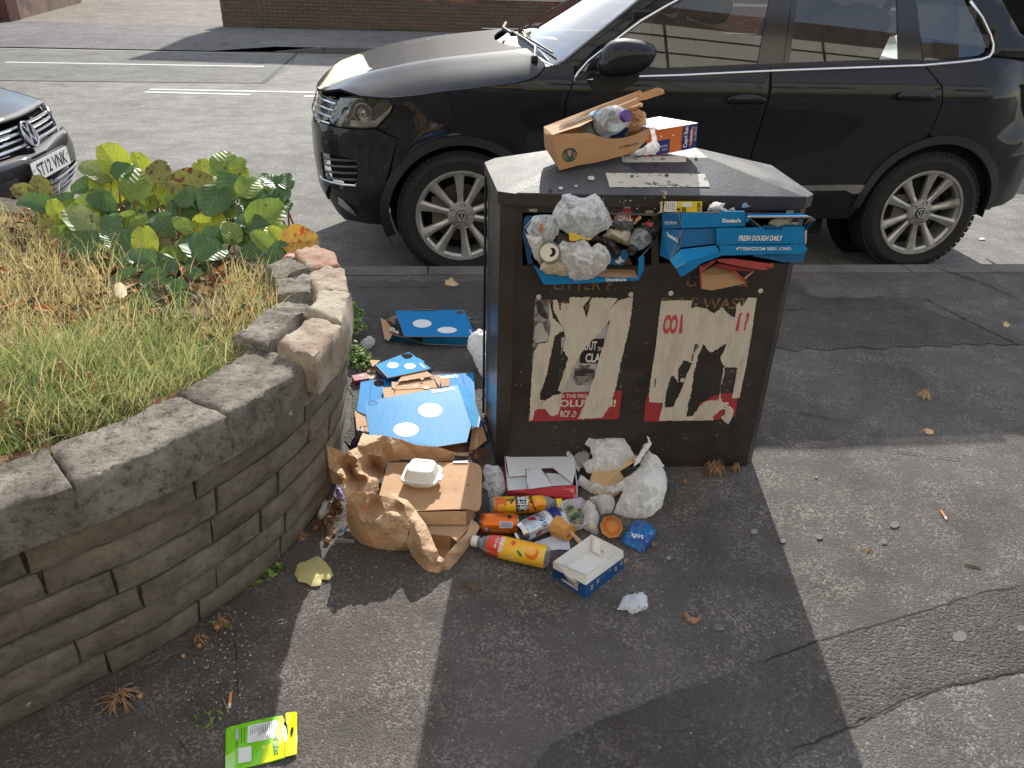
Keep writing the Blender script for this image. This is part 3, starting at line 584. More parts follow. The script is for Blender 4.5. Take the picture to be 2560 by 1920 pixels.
rq=[(2.674,.842),(2.693,.941),(2.697,1.02),(2.679,1.095),(2.596,1.18),(2.546,1.218),(2.75,1.225),(2.9,1.24),(3.3,1.25),(3.62,1.24),(3.80,1.0),(3.62,.83),(3.45,.815),(3.22,.70)]+arcp(RC,.468,38,102,14)
panel('rear_quarter',rq)
rbp=[(3.215,.695),(3.45,.808),(3.62,.822),(3.95,.82),(4.3,.80),(4.3,.45),(3.95,.44),(3.6,.405),(3.36,.395),(3.262,.385)]+arcp(RC,.468,3,37,6)[0:]
panel('rear_bumper',rbp)
sheet('side_reflector',[CSL((2540,441),(2559,437),(2559,450),(2541,453))],lambda u,v,w=0:body(u,v,w-.003),M_RED,suv,.004,None)
sill=[(.43,.462),(.60,.458),(1.6,.468),(2.33,.466),(2.36,.40),(2.34,.33),(.44,.33),(.42,.36)]
panel('sill',sill,M_SATIN,.0,.06)
sheet('sill_strip',[[(.60,.532),(2.28,.548),(2.36,.547),(2.363,.50),(2.30,.495),(2.25,.515),(.60,.502)]],lambda u,v,w=0:body(u,v,w-.010),mat('sill_alloy',S(150,149,148),.4,.1,20,metal=.7),suv,.008,.1)
for cx,nm in((0,'front_arch_trim'),(RC,'rear_arch_trim')):
 ro=.452 if cx==0 else .468;a0,a1=(12,197)if cx==0 else(2,174)
 Lr=arcp(cx,ro+.004,a0,a1,40)+arcp(cx,ro-.045,a1,a0,40)
 sheet(nm,[Lr],lambda u,v,w=0:body(u,v,w-.010),[M_TRIM,M_DARK2],suv,.03,.04,smooth=True,auto=40)
 mb=MB();ri=ro-.035;V=[];n=30
 for k in range(n+1):
  t=R(-4+188*k/n);x,z=cx+ri*math.cos(t),.36+ri*math.sin(t);V+=[CW(x,.03 if abs(cx)>.1 or x>-.35 else .05,z),CW(x,.34,z)]
 mb.add(V,[(2*k,2*k+1,2*k+3,2*k+2)for k in range(n)]);mb.add([CW(cx+ri*math.cos(R(12*k)),.34,.36+ri*math.sin(R(12*k)))for k in range(30)],[tuple(range(30))]);mb.build('wheel_well',M_DARK2,suv)
wheel(suv,HA+CN*.0,-CN,Z,CU,phase=95);wheel(suv,HB+CN*.0,-CN,Z,CU,phase=89,spin=R(20))
for X in(0,WB_):
 MB().lathe([(.24,0),(.362,.01),(.362,.22),(.24,.23)],48,0,CW(X,1.63,.365),CN).build('far_tyre',M_RUB,suv,smooth=True)
def hz(X,Y):
 zc=interp(X,[(-.85,.945),(-.80,.975),(-.74,1.005),(-.60,1.055),(-.45,1.098),(-.30,1.132),(-.12,1.163),(0,1.178),(.15,1.195),(.30,1.212),(.5,1.23)])
 zn=interp(X,[(-.66,.985),(-.374,1.004),(-.24,1.02),(-.11,1.04),(.04,1.057),(.194,1.071),(.29,1.082),(.36,1.096),(.41,1.118),(.447,1.155)])
 d=min(Y,1.87-Y);t=max(0,min(1,1-(d+.03)/.56));t=t**3.0
 return zc*(1-t)+min(zn,zc)*t+.012*math.exp(-((d-.27)/.07)**2)*smoothstep((X+.75)/.4)
edge=[]
for s_,z_ in hoodline:
 P,n=outl(s_);b=bulge(s_,z_)-.004;edge.append((P[0]+n[0]*b,P[1]+n[1]*b))
nose=[(-.715,.19),(-.755,.30),(-.79,.45),(-.815,.62),(-.83,.80)]
half=nose[::-1]+edge+[(.43,.12),(.38,.30),(.32,.5),(.28,.7),(.26,.935)]
full=half+[(x,1.87-y)for x,y in half[::-1]]
hs=lambda u,v,w=0:CW(u,v,hz(u,v)-w)
sheet('bonnet',[full],hs,[M_CAR,M_DARK2],suv,.012,.045,smooth=True,auto=40)
sheet('cowl',[[(.45,.02),(.42,.12),(.37,.30),(.31,.5),(.27,.7),(.25,.935),(.27,1.2),(.42,1.75),(.60,1.75),(.50,1.2),(.47,.935),(.50,.5),(.55,.2),(.56,.06)]],lambda u,v,w=0:CW(u,v,1.15+(u-.4)*.12+.03*smoothstep(v/.6)-w),M_SATIN,suv,.01,.1)
wiper=MB();wiper.tube([CW(.40,.12,1.185),CW(.43,.30,1.225),CW(.40,.52,1.245),CW(.36,.75,1.262)],[.008,.012,.009,.006],8);wiper.tube([CW(.50,.16,1.215),CW(.42,.56,1.25),CW(.34,.95,1.262)],.006,6);wiper.tube([CW(.36,.80,1.25),CW(.32,1.0,1.268),CW(.38,1.4,1.27)],.01,8)
wiper.build('wiper',M_SATIN,suv)
for a,b in(((.40,.12),1.19),((.36,.80),1.252)):MB().lathe([(.02,0),(.02,.02),(.01,.028),(0,.028)],14,0,CW(a[0],a[1],b-.012),Z).build('wiper_pivot',M_SATIN,suv)
GZ=1.14;TL=.36
def gh(X,z,w=0):return CW(X,.015+(z-GZ)*TL+w*.94+.10*max(0,X-2.6)**2,z+w*.34)
gn=(-CN+Z*TL).normalized();gp=CW(0,.015,GZ)
def CG(px,py):
 P=ONP(px,py,gp,gn);d=P-C0;return(d.dot(CU),d.z)
ZT=1.60
def up(q0,q1,z=ZT):t=(z-q0[1])/(q1[1]-q0[1]);return(q0[0]+(q1[0]-q0[0])*t,z)
f0,f1=CG(1451,180),CG(1480,150);fa,fb=CG(1600,50),CG(1690,0)
ftop=up(fa,fb,1.56);b0,b1=CG(1893,170),CG(1924,0);c0,c1=CG(1974,168),CG(1994,0);d0,d1=CG(2247,157),CG(2243,0);e0,e1=CG(2306,150),CG(2292,0)
belt=lambda X:interp(X,[(.58,1.13),(1.171,1.162),(1.68,1.186),(2.54,1.222),(2.9,1.25)])
def gsheet(name,L,m,w0=0,th=0,sm_=False,grid=None):return sheet(name,[L],lambda u,v,w=0:gh(u,v,w0+w),m,suv,th,grid,smooth=sm_)
gsheet('front_door_glass',[(.63,belt(.63)),(b0[0],belt(b0[0])),up(b0,b1,1.58),(1.25,1.58),ftop,CG(1600,52),CG(1480,152)],M_GLASS,.012)
gsheet('rear_door_glass',[(c0[0],belt(c0[0])),(d0[0],belt(d0[0])),up(d0,d1,1.58),up(c0,c1,1.59)],M_GLASS,.012)
qg=[CG(2312,156),CG(2400,148),CG(2450,142),CG(2466,134),CG(2470,118),CG(2455,80),CG(2413,0)];qt=up(CG(2455,80),CG(2413,0),1.56)
gsheet('quarter_glass',qg[:-1]+[qt,up(e0,e1,1.57)],M_GLASS,.012)
gsheet('door_pillar',[(b0[0],belt(b0[0])-.01),(c0[0]-.0-.035,belt(1.7)-.01),up((c0[0]-.035,c0[1]),(c1[0]-.035,c1[1])),up(b0,b1)],M_GLOSSB,.006,.01)
gsheet('rear_door_frame',[(c0[0]-.032,belt(1.7)-.01),(c0[0],belt(1.7)-.01),up(c0,c1),up((c0[0]-.032,c0[1]),(c1[0]-.032,c1[1]))],M_GLOSSB,.006,.01)
gsheet('rear_pillar',[(d0[0],belt(d0[0])-.01),(e0[0],belt(e0[0])-.01),up(e0,e1),up(d0,d1)],M_GLOSSB,.006,.01)
w0_,w1_=CG(1409,155),CG(1600,0)
ap=[(.45,1.14),w0_,w1_,up(w0_,w1_,1.60),(1.36,1.60),up(CG(1600,47),CG(1700,-2),1.57),CG(1595,47),CG(1478,145),CG(1446,178),(.61,1.12),(.5,1.13)]
gsheet('windscreen_pillar',ap,[M_CAR,M_DARK2],-.004,.03,True,.06)
dp=[(2.93,1.24),CG(2478,130),CG(2486,112),CG(2478,80),CG(2430,0),(qt[0]-.02+.06,1.58),(3.13,1.60),CG(2509,0),CG(2535,45),CG(2560,85),(3.42,1.235),(3.1,1.243)]
gsheet('rear_body_pillar',dp,[M_CAR,M_DARK2],-.004,.03,True,.06)
bl=[CG(1434,199),CG(1560,190),CG(1700,186),CG(1820,180),CG(1930,175),CG(2120,168),CG(2307,161),CG(2400,153),CG(2452,147),CG(2474,140),CG(2484,126),CG(2484,110),CG(2476,85),CG(2455,42),CG(2424,0)]
ch=MB();ch.tube([gh(*q,-.012)for q in bl],.0085,8);ch.tube([gh(*q,-.012)for q in(CG(1434,199),CG(1442,182),CG(1470,150),CG(1530,103),CG(1600,50),CG(1660,15),up(fa,fb,1.57),(1.5,1.60),(2.3,1.60))],.0085,8);ch.build('window_chrome',M_CHROME,suv,smooth=True)
gsheet('waist_seal',[(.60,1.115),(1.7,1.170),(2.54,1.207),(2.54,1.225),(1.7,1.19),(.62,1.135)],M_SATIN,.004,.006)
def ws(u,v,w=0):
 Y=.03+.10*v+(1.81-.20*v)*u;k=abs(2*u-1)**2
 return CW(.33+.17*k+(.74)*v-w*.6+.05*math.sin(math.pi*v),Y,1.205-.05*k*(1-v)+(.42)*v+.02*math.sin(math.pi*v)-w)
sheet('windscreen',[[(0,0),(1,0),(1,1),(0,1)]],ws,M_WSCR,suv,0,(.06,.12),smooth=True)
obj('roof',[CW(*q)for q in((1.05,.20,1.60),(3.15,.20,1.60),(3.15,1.67,1.60),(1.05,1.67,1.60),(1.15,.35,1.66),(3.05,.35,1.65),(3.05,1.52,1.65),(1.15,1.52,1.66))],[(0,1,2,3),(4,5,6,7),(0,1,5,4),(1,2,6,5),(2,3,7,6),(3,0,4,7)],M_CAR,suv)
fs=MB();fs.box(CW(1.78,1.85,.80),(3.05,.04,.80),0,(CU,CN,Z))
for x0,x1 in((.5,1.22),(1.66,1.72),(2.5,2.62),(3.15,3.3)):fs.add([CW(x0,1.83,1.18),CW(x0+.08,1.83,1.18),CW(x1+.08,1.67,1.62),CW(x1,1.67,1.62)],[(0,1,2,3)])
fs.add([CW(-.873,.935,.4),CW(-.83,1.5,.4),CW(-.62,1.82,.42),CW(-.62,1.82,.90),CW(-.78,1.5,.92),CW(-.84,.935,.90),CW(.3,1.86,.5),CW(.3,1.86,1.0)],[(0,1,4,5),(1,2,3,4),(2,6,7,3)]);fs.build('far_side',M_CAR,suv)
ub=MB();ub.box(CW(1.35,.935,.36),(1.75,1.65,.3),0,(CU,CN,Z));ub.box(CW(3.3,.935,.62),(.35,1.4,.4),0,(CU,CN,Z));ub.box(CW(-.25,.99,.7),(.85,1.25,.55),0,(CU,CN,Z));ub.build('underbody',M_DARK2,suv)
cab=MB();cab.box(CW(1.75,.935,.62),(2.6,1.72,.05),0,(CU,CN,Z));cab.box(CW(.62,.935,.95),(.3,1.7,.42),0,(CU,CN,Z));cab.box(CW(3.0,.935,.85),(.3,1.6,.5),0,(CU,CN,Z));cab.build('cabin_trim',mat('cabin_dark',S(38,39,42),.7,.2,12),suv)
def seat(X,Y,back=1.28):
 st=thing('seat',CW(X,Y,.65),None,None);st.parent=suv;st.location=CW(X,Y,.65)-wloc(suv)
 lean=(CU*.25+Z).normalized();ff=(CU-Z*.25).normalized()
 MB().box(CW(X-.22,Y,.85),(.5,.5,.16),0,(CU,CN,Z)).build('seat_base',M_SEAT,st)
 MB().box(CW(X+.12,Y,1.08),(.14,.48,.56),0,(ff,CN,lean)).build('seat_back',M_SEAT,st)
 h=MB();h.lathe([(0,-.085),(.07,-.08),(.13,-.05),(.145,0),(.14,.05),(.09,.085),(0,.09)],20,0,CW(X+.215,Y,back+.16),lean);o=h.build('headrest',M_SEAT,st,smooth=True)
for(x,y)in((1.22,.48),(1.22,1.38),(2.18,.45),(2.18,.95),(2.18,1.42)):seat(x,y,1.28 if x<2 else 1.22)
sw=MB();sw.tube([CW(.86+.08*math.cos(t/3)*0+.05*math.sin(t*R(15)),.48+.18*math.cos(t*R(15)),1.14+.17*math.sin(t*R(15)))for t in range(25)],.014,8);sw.build('steering_wheel',M_SATIN,suv)
for(xa,xb,y)in((1808,1905,249),(2229,2322,240)):
 a,b=CS(xa,y),CS(xb,y-3);m_=((a[0]+b[0])/2,(a[1]+b[1])/2);L_=(b[0]-a[0])
 h=thing('door_handle',body(*m_),None,None);h.parent=suv;h.location=body(*m_)-wloc(suv)
 cup=circ(m_[0]-.005,m_[1]-.018,L_*.26,.045,24);sheet('handle_recess',[cup],lambda u,v,w=0:body(u,v,w-.0012),mat('recess_black',S(14,14,16),.25),h,0,None)
 pts=[(a[0]+L_*t,m_[1]+.006*math.sin(math.pi*t))for t in(0,.06,.15,.35,.6,.85,.95,1)]
 hb=MB();V=[];k_=[.006,.018,.023,.025,.025,.023,.018,.006]
 for(s_,z_),r in zip(pts,k_):V+=[body(s_,z_+r*c,-.012-d)for c,d in((-1,0),(-.8,.012),(0,.02),(.8,.014),(1,.002),(.6,-.005),(-.6,-.005))]
 hb.add(V,[(i*7+j,(i+1)*7+j,(i+1)*7+(j+1)%7,i*7+(j+1)%7)for i in range(7)for j in range(7)]+[tuple(range(7))[::-1],tuple(49+j for j in range(7))]);hb.build('handle_grip',M_CAR,h,smooth=True,auto=50)
mr_=thing('door_mirror',CW(.80,-.13,1.2),None,None);mr_.parent=suv;mr_.location=CW(.80,-.13,1.2)-wloc(suv)
mc_=ONP(1566,144,CW(0,-.12,0),CN);ms_=MB();nn_=20;V=[];F=[]
for i in range(nn_+1):
 ph=-math.pi/2+math.pi*i/nn_
 for j in range(28):
  th=2*math.pi*j/28;cx_,sx_=math.cos(th),math.sin(th);e=lambda v,k=.75:math.copysign(abs(v)**k,v)
  x=e(math.cos(ph))*e(cx_,.8);y=e(math.cos(ph))*e(sx_,.8);z=e(math.sin(ph))
  V.append(mc_+CU*(x*.142+z*.030)+CN*(y*.10*(1 if y<0 else .6))+Z*(z*(.088-.014*x)))
for i in range(nn_):
 for j in range(28):F.append((i*28+j,i*28+(j+1)%28,(i+1)*28+(j+1)%28,(i+1)*28+j))
ms_.add(V,F);ms_.build('mirror_housing',M_CAR,mr_,smooth=True)
ft=[ONP(x,y,CW(0,-.04,0),CN)for x,y in((1484,228),(1478,215),(1492,184),(1560,178),(1600,184),(1596,200),(1560,224),(1510,234))]
mf_=MB();mf_.add([q for q in ft]+[q+CN*.07 for q in ft],[tuple(range(8)),tuple(range(15,7,-1))]+[(i,(i+1)%8,8+(i+1)%8,8+i)for i in range(8)]);mf_.build('mirror_foot',M_SATIN,mr_)
obj('tailgate',[CW(*q)for q in((3.15,.22,1.60),(3.15,1.65,1.60),(3.52,1.75,1.22),(3.52,.12,1.22),(3.60,1.8,.8),(3.60,.1,.8))],[(0,1,2,3),(3,2,4,5)],M_CAR,suv)
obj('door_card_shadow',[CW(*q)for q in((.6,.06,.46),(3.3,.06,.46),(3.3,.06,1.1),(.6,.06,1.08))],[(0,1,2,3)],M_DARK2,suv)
#the second parked car: nose towards us on the left
FO=Vector((-2.95,4.79,RZ));FU=KU.copy();FL=KN.copy()
hb_=thing('parked_hatchback',FO,'dark hatchback on the left with white number plate, only its nose in view','car')
def fx(w):
 a=abs(w);return-.045*(a/.5)**2 if a<.5 else-.045-.18*(a-.5)-1.15*(a-.5)**2.2
def fp_(w,z):return interp(z,[(.15,-.10),(.24,-.02),(.34,.015),(.44,.02),(.52,.0),(.555,-.015),(.60,-.055),(.68,-.075),(.735,-.11),(.78,-.2)])
def HN(w,z,d=0):return FO+FU*(fx(w)+fp_(w,z)-d)+FL*w+Z*z
def npanel(name,L,m,d=0,th=.01,grid=.04,smooth=True):return sheet(name,[L],lambda u,v,w=0:HN(u,v,d+w),m,hb_,th,grid,smooth=smooth,auto=40)
npanel('bumper',[(-.86,.24),(-.86,.50),(-.74,.545),(-.55,.56),(.55,.56),(.74,.545),(.86,.50),(.86,.24),(.60,.20),(.56,.36),(-.56,.36),(-.60,.20)],[M_CAR2,M_DARK2])
npanel('lower_grille',[(-.60,.20),(.60,.20),(.56,.36),(-.56,.36)],M_GLOSSB,.03,0)
for k in range(4):
 z=.225+k*.037;MB().tube([HN(-.57+1.14*i/14,z,.0)for i in range(15)],.007,6).build('lower_slat',mat('emblem_silver',S(214,215,220),.25),hb_)
npanel('chin',[(-.84,.14),(.84,.14),(.86,.245),(.6,.2),(-.6,.2),(-.86,.245)],M_SATIN,.0)
npanel('grille_back',[(-.50,.565),(.50,.565),(.53,.66),(.50,.70),(-.50,.70),(-.53,.66)],M_GLOSSB,.02,0)
for k in range(4):
 z=.585+.033*k;MB().tube([HN(-.50+1.0*i/14,z,.002)for i in range(15)],(.009 if k!=1 else .007),6).build('grille_bar',mat('emblem_silver',S(214,215,220),.25),hb_)
for s_ in(-1,1):
 L=[(s_*.52,.575),(s_*.54,.69),(s_*.66,.725),(s_*.80,.725),(s_*.84,.66),(s_*.76,.59)]
 if s_<0:L=L[::-1]
 npanel('headlight',L,M_SILV,.02,.01);npanel('headlight_cover',L,M_LENS,-.002,0)
def h2(X,w):
 a=abs(w)/.84;base=.712+.30*(1-math.exp(-X/.62))*.93
 return base-(.05+.03*min(1,X))*a**3.2+.010*math.exp(-((abs(w)-.52)/.06)**2)
bon=[(x,-.80-.03*min(1,x))for x in(1.3,.8,.45,.28)]+[(.13,-.72),(.085,-.5),(.07,-.25),(.065,0),(.07,.25),(.085,.5),(.13,.72)]+[(x,.80+.03*min(1,x))for x in(.28,.45,.8,1.3)]
sheet('bonnet',[bon],lambda u,v,w=0:FO+FU*(fx(v)*min(1,.3/max(u,.3))-u)+FL*v+Z*(h2(u,v)-w),[M_CAR2,M_DARK2],hb_,.01,.05,smooth=True)
mbw=MB()
for s_ in(-1,1):
 V=[];st=(.2,.4,.6,.9,1.3)
 for x in st:V+=[FO+FU*(fx(.8)*min(1,.3/x)-x)+FL*s_*(.82+.03*min(1,x))+Z*(h2(x,.83)+.0),FO-FU*(x+.12)+FL*s_*.885+Z*(h2(x,.83)-.12),FO-FU*(x+.15)+FL*s_*.89+Z*.5,FO-FU*(x+.15)+FL*s_*.87+Z*.25]
 mbw.add(V,[(i*4+j,(i+1)*4+j,(i+1)*4+j+1,i*4+j+1)for i in range(4)for j in range(3)])
o=mbw.build('front_wings',M_CAR2,hb_,smooth=True,auto=45)
MB().box(FO-FU*.75+Z*.42,(1.1,1.5,.4),0,(FU,FL,Z)).build('engine_bay',M_DARK2,hb_)
for s_ in(-1,1):MB().lathe([(.2,0),(.31,.01),(.31,.2),(.2,.21)],40,0,FO-FU*.78+FL*s_*.66+Z*.31,FL*s_).build('tyre',M_RUB,hb_,smooth=True)
MB().box(FO-FU*2.6+Z*.7,(2.6,1.7,.8),0,(FU,FL,Z)).build('rear_body',M_CAR2,hb_)
obj('windscreen',[FO-FU*1.3+FL*w+Z*.98 for w in(-.72,.72)]+[FO-FU*2.0+FL*w+Z*1.42 for w in(.6,-.6)],[(0,1,2,3)],M_WSCR,hb_);MB().box(FO-FU*2.9+Z*1.27,(1.7,1.25,.3),0,(FU,FL,Z)).build('cabin',M_CAR2,hb_)
emb=HN(.035,.634,-.02);nrm=(FU+Z*.32).normalized();uu=(Z-nrm*Z.dot(nrm)).normalized()
MB().lathe([(.080,-.012),(.078,.0),(.072,.004),(0,.002)],32,0,emb,nrm).build('badge_disc',mat('badge_blue',S(28,34,52),.2,.1,spec=.8),hb_)
emblem('badge',emb+nrm*.004,-FL,uu,nrm,.074,hb_)
pl=thing('number_plate',wloc(hb_),None,None);pl.parent=hb_;pl.location=(0,0,0)
pc=FO+FU*.055+FL*.005+Z*.463;pn=(FU*.985-FL*.0+Z*.05).normalized();pu=FL.copy();pv=(Z-pn*Z.dot(pn)).normalized()
def PLT(x,y,w=0):return pc+pu*(x)+pv*y+pn*(.004-w)
def rrect(x0,y0,x1,y1,r,n=4):return[(cx+r*math.cos(R(a+90*k/n)),cy+r*math.sin(R(a+90*k/n)))for cx,cy,a in((x1-r,y0+r,-90),(x1-r,y1-r,0),(x0+r,y1-r,90),(x0+r,y0+r,180))for k in range(n+1)]
sheet('plate',[rrect(-.25,-.055,.25,.055,.012)],PLT,mat('plate_white',S(226,226,220),.45,.03),pl,.004)
sheet('plate_holder',[rrect(-.256,-.062,.256,.060,.012)],lambda x,y,w=0:PLT(x,y,w+.005),M_SATIN,pl,.02)
M_INK=mat('black_ink',S(18,18,20),.5,.05)
text('lettering','ST12 VNK',PLT,M_INK,pl,fit=(-.195,-.039,.21,.039),bold=.018)
for x in(-.232,.235):MB().lathe([(.005,.001),(.004,.003),(0,.003)],10,0,PLT(x,.012),pn).build('plate_screw',M_DKALU,pl)
#white car further along, glimpsed past the tail of the black one
wc=thing('white_car',RD(6.2,4.6,RZ),'white car in the road behind the tail of the black car','car')
W0=RD(4.6,3.6,RZ)
def WW(x,y,z):return W0+KU*x+KN*y+Z*z
prof=[(0,.35,.62),(.12,.3,.74),(.7,.3,.90),(1.15,.3,.98),(1.9,.3,1.42),(2.6,.3,1.50),(3.4,.3,1.45),(4.0,.3,1.0),(4.2,.35,.9),(4.25,.35,.6)]
wm=MB();V=[]
for x,a,b in prof:
 ins_=.0 if b<1.05 else .16
 V+=[WW(x,.06,a),WW(x,0,.55),WW(x,.02,min(b,.92)),WW(x,.06+ins_,b),WW(x,.85,b+.04),WW(x,1.64-ins_,b),WW(x,1.68,min(b,.92)),WW(x,1.7,.55),WW(x,1.64,a)]
wm.add(V,[(i*9+j,(i+1)*9+j,(i+1)*9+j+1,i*9+j+1)for i in range(len(prof)-1)for j in range(8)]+[tuple(range(9)),tuple(range(81,90))]);wm.build('body',M_WCAR,wc,smooth=True,auto=35)
obj('windscreen',[WW(1.2,.12,1.01),WW(1.2,1.58,1.01),WW(1.84,1.44,1.42),WW(1.84,.26,1.42)],[(0,1,2,3)],M_GLOSSB,wc)
sheet('side_window',[[(1.45,.98),(3.7,1.0),(3.2,1.38),(2.0,1.36)]],lambda u,v,w=0:WW(u,-.015+(v-.92)*.36,v),M_GLOSSB,wc,0)
for x in(.8,3.4):MB().lathe([(0,-.01),(.2,-.01),(.22,0),(.30,0),(.31,.03),(.31,.2)],36,0,WW(x,.0,.31),KN).build('wheel',M_RUB,wc)
#planter: curved wall of weathered stone blocks
TP=[(-2.05,.05),(-1.62,.45),(-1.22,.84),(-.94,1.115),(-.79,1.255),(-.69,1.38),(-.60,1.53),(-.53,1.70),(-.485,1.9),(-.478,2.1),(-.51,2.27),(-.575,2.41),(-.68,2.54),(-.85,2.67),(-1.10,2.80),(-1.5,2.98),(-2.0,3.18),(-2.7,3.42),(-3.6,3.62)]
def catmull(P,n=10):
 out=[]
 for i in range(len(P)-1):
  p0,p1,p2,p3=[Vector(P[max(0,min(len(P)-1,k))])for k in(i-1,i,i+1,i+2)]
  for j in range(n):
   t=j/n;out.append(.5*((2*p1)+(p2-p0)*t+(2*p0-5*p1+4*p2-p3)*t*t+(3*p1-p0-3*p2+p3)*t**3))
 return out+[Vector(P[-1])]
TC=catmull(TP);TS=[0]
for a,b in zip(TC,TC[1:]):TS.append(TS[-1]+(b-a).length)
TL_=TS[-1]
def tcur(s):
 s=max(0,min(TL_-1e-6,s));lo,hi=0,len(TS)-1
 while hi-lo>1:
  m=(lo+hi)//2
  if TS[m]<=s:lo=m
  else:hi=m
 f=(s-TS[lo])/(TS[hi]-TS[lo]);p=TC[lo].lerp(TC[hi],f)
 k0,k1=max(0,lo-2),min(len(TC)-1,hi+2);t=(TC[k1]-TC[k0]).normalized();return p,Vector((t.y,-t.x))
HW=.60;LEAN=.085
def PW(s,z,d=0):
 p,n=tcur(s);q=p-n*((HW-z)/HW*LEAN*(1 if z<HW else 0)+d);return Vector((q.x,q.y,z))
def s_at(y):return min((abs(TC[i].y-y)+(0 if TC[i].x<0 else 9),TS[i])for i in range(len(TC))if TC[i].x>-2.3)[1]
pw=thing('planter_wall',PW(2.2,0),'curved knee-high wall of weathered grey stone blocks holding a raised planting bed','planter wall')
ST=[stone('grey_stone_%d'%i,c,8+i,1.0,.40,.010)for i,c in enumerate(([S(108,99,88),S(130,121,108),S(148,139,126)],[S(104,95,84),S(126,117,104),S(145,135,121)],[S(114,106,94),S(134,125,111),S(152,144,131)]))]
ST_TOP=[stone('pitted_stone_%d'%i,c,9+3*i,1.0,.70,.022)for i,c in enumerate(([S(126,118,108),S(158,149,137),S(188,180,167)],[S(118,111,101),S(152,143,131),S(182,173,159)]))]
ST_PALE=[stone('pale_stone_%d'%i,c,11,1,.34,.007)for i,c in enumerate(([S(138,116,100),S(168,152,134),S(186,176,160)],[S(158,104,84),S(172,138,118),S(184,168,150)],[S(150,138,122),S(172,160,142),S(188,178,162)]))]
ST_RED=stone('red_brick_old',[S(132,84,72),S(160,108,92),S(178,134,118)],8,.8,.3,.006)
M_MORT=stone('dark_mortar',[S(72,65,56),S(94,86,74),S(116,107,94)],14,1,.5,.008)
V=[];n=170
for i in range(n+1):
 s=TL_*i/n
 for z,d in((-.02,.015),(.25,.015),(HW-.05,.015),(HW-.03,.05),(HW-.03,.18),(.0,.26)):V.append(PW(s,z,d))
mb=MB();mb.add(V,[(i*6+j,(i+1)*6+j,(i+1)*6+j+1,i*6+j+1)for i in range(n)for j in range(5)]);mb.build('mortar',M_MORT,pw)
ra=random.Random(21)
def block(s0,s1,z0,z1,m,amp=.007,seed=0,grid=.022,name='stone_block'):
 L=jag([(s0,z0),(s1,z0+ra.uniform(-.003,.003)),(s1+ra.uniform(-.004,.004),z1),(s0+ra.uniform(-.004,.004),z1+ra.uniform(-.003,.003))],.0022,.03,seed)
 off=ra.uniform(-.004,.005)
 def fn(u,v,w=0):
  e=min(u-s0,s1-u,v-z0,z1-v);r=.007*(1-smoothstep(e/.012));q=PW(u,v)
  return PW(u,v,off+r+w+amp*(nz(q,11,seed)+.6*nz(q,28,seed)))
 return sheet(name,[L],fn,m,pw,.035,grid,smooth=True,auto=50)
rows=6;zc=.487
for r_ in range(rows):
 s=.25-ra.uniform(0,.3);z0=.004+zc/rows*r_;z1=z0+zc/rows-.0075
 while s<6.0:
  L_=ra.uniform(.23,.40);m=ST[ra.randrange(3)]
  if s+L_>.3:block(max(s,.2),s+L_-.007,z0,z1,m,.0038,ra.randrange(9999),.026 if s<4 else .06)
  s+=L_
def rock(name,outer,inner,z0,z1,m,parent,amp=.006,seed=0,grid=.018,tilt=0):
 """outer: list of plan points along the front, inner: back along the rear"""
 L=jag([tuple(p)for p in outer]+[tuple(p)for p in inner],.0025,.03,seed);P,F=tri2d([L],grid);c=Vector((sum(p[0]for p in L)/len(L),sum(p[1]for p in L)/len(L)))
 V=[]
 def disp(x,y,z,k=1):q=Vector((x,y,z));return Vector((nz(q,14,seed),nz(q,14,seed+5),nz(q,14,seed+9)))*amp*k+Vector((nz(q,45,seed),nz(q,45,seed+5),nz(q,45,seed+9)))*amp*.55*k
 nL=len(L);edge_=set(range(nL))
 for i,(x,y)in enumerate(P):
  e=min(math.hypot(x-a[0],y-a[1])for a in L);zz=z1-.006*(1-smoothstep(e/.012))+tilt*((Vector((x,y))-c).length)
  V.append(Vector((x,y,zz))+disp(x,y,z1,1.5))
 if F:
  a,b,d=F[0]
  if(V[b]-V[a]).cross(V[d]-V[a]).z<0:F=[f[::-1]for f in F]
 FF=[list(f)for f in F];ring={}
 cnt={}
 for f in FF:
  for k in range(3):cnt[(f[k],f[(k+1)%3])]=1
 bd=[(a,b)for(a,b)in cnt if(b,a)not in cnt];lv=4;idx={}
 for a in{x for e in bd for x in e}:
  for l in range(1,lv+1):
   z=z1+(z0-z1)*l/lv;x,y=P[a];q=Vector((x,y,z));dd=(Vector((x,y))-c).normalized()*(.004 if l==1 else .006)
   idx[(a,l)]=len(V);V.append(q+Vector((dd.x,dd.y,0))+disp(x,y,z))
  idx[(a,0)]=a
 for a,b in bd:
  for l in range(lv):FF.append([idx[(b,l)],idx[(a,l)],idx[(a,l+1)],idx[(b,l+1)]])
 return obj(name,V,FF,m,parent,True,auto=48)
def arcpts(s0,s1,d,n=6):return[PW(s0+(s1-s0)*i/n,HW,d)[:2]for i in range(n+1)]
sB=s_at(1.76);s=.2;k=0
while s<sB-.05:
 L_=min(ra.uniform(.30,.46),sB-s)
 if sB-s-L_<.15:L_=sB-s
 rock('coping_stone',arcpts(s,s+L_-.005,-.001),arcpts(s,s+L_-.008,.165+ra.uniform(-.01,.012))[::-1],.49,HW+ra.uniform(-.004,.005),ST_TOP[k%2],pw,.0045,40+k);s+=L_;k+=1
s=.6;k=0
while s<s_at(2.25):
 rock('red_brick',arcpts(s,s+.205,.175),arcpts(s,s+.205,.235)[::-1],.47,HW-.03+ra.uniform(-.01,.01),ST_RED,pw,.004,80+k,.03);s+=.222;k+=1
s=sB;k=0
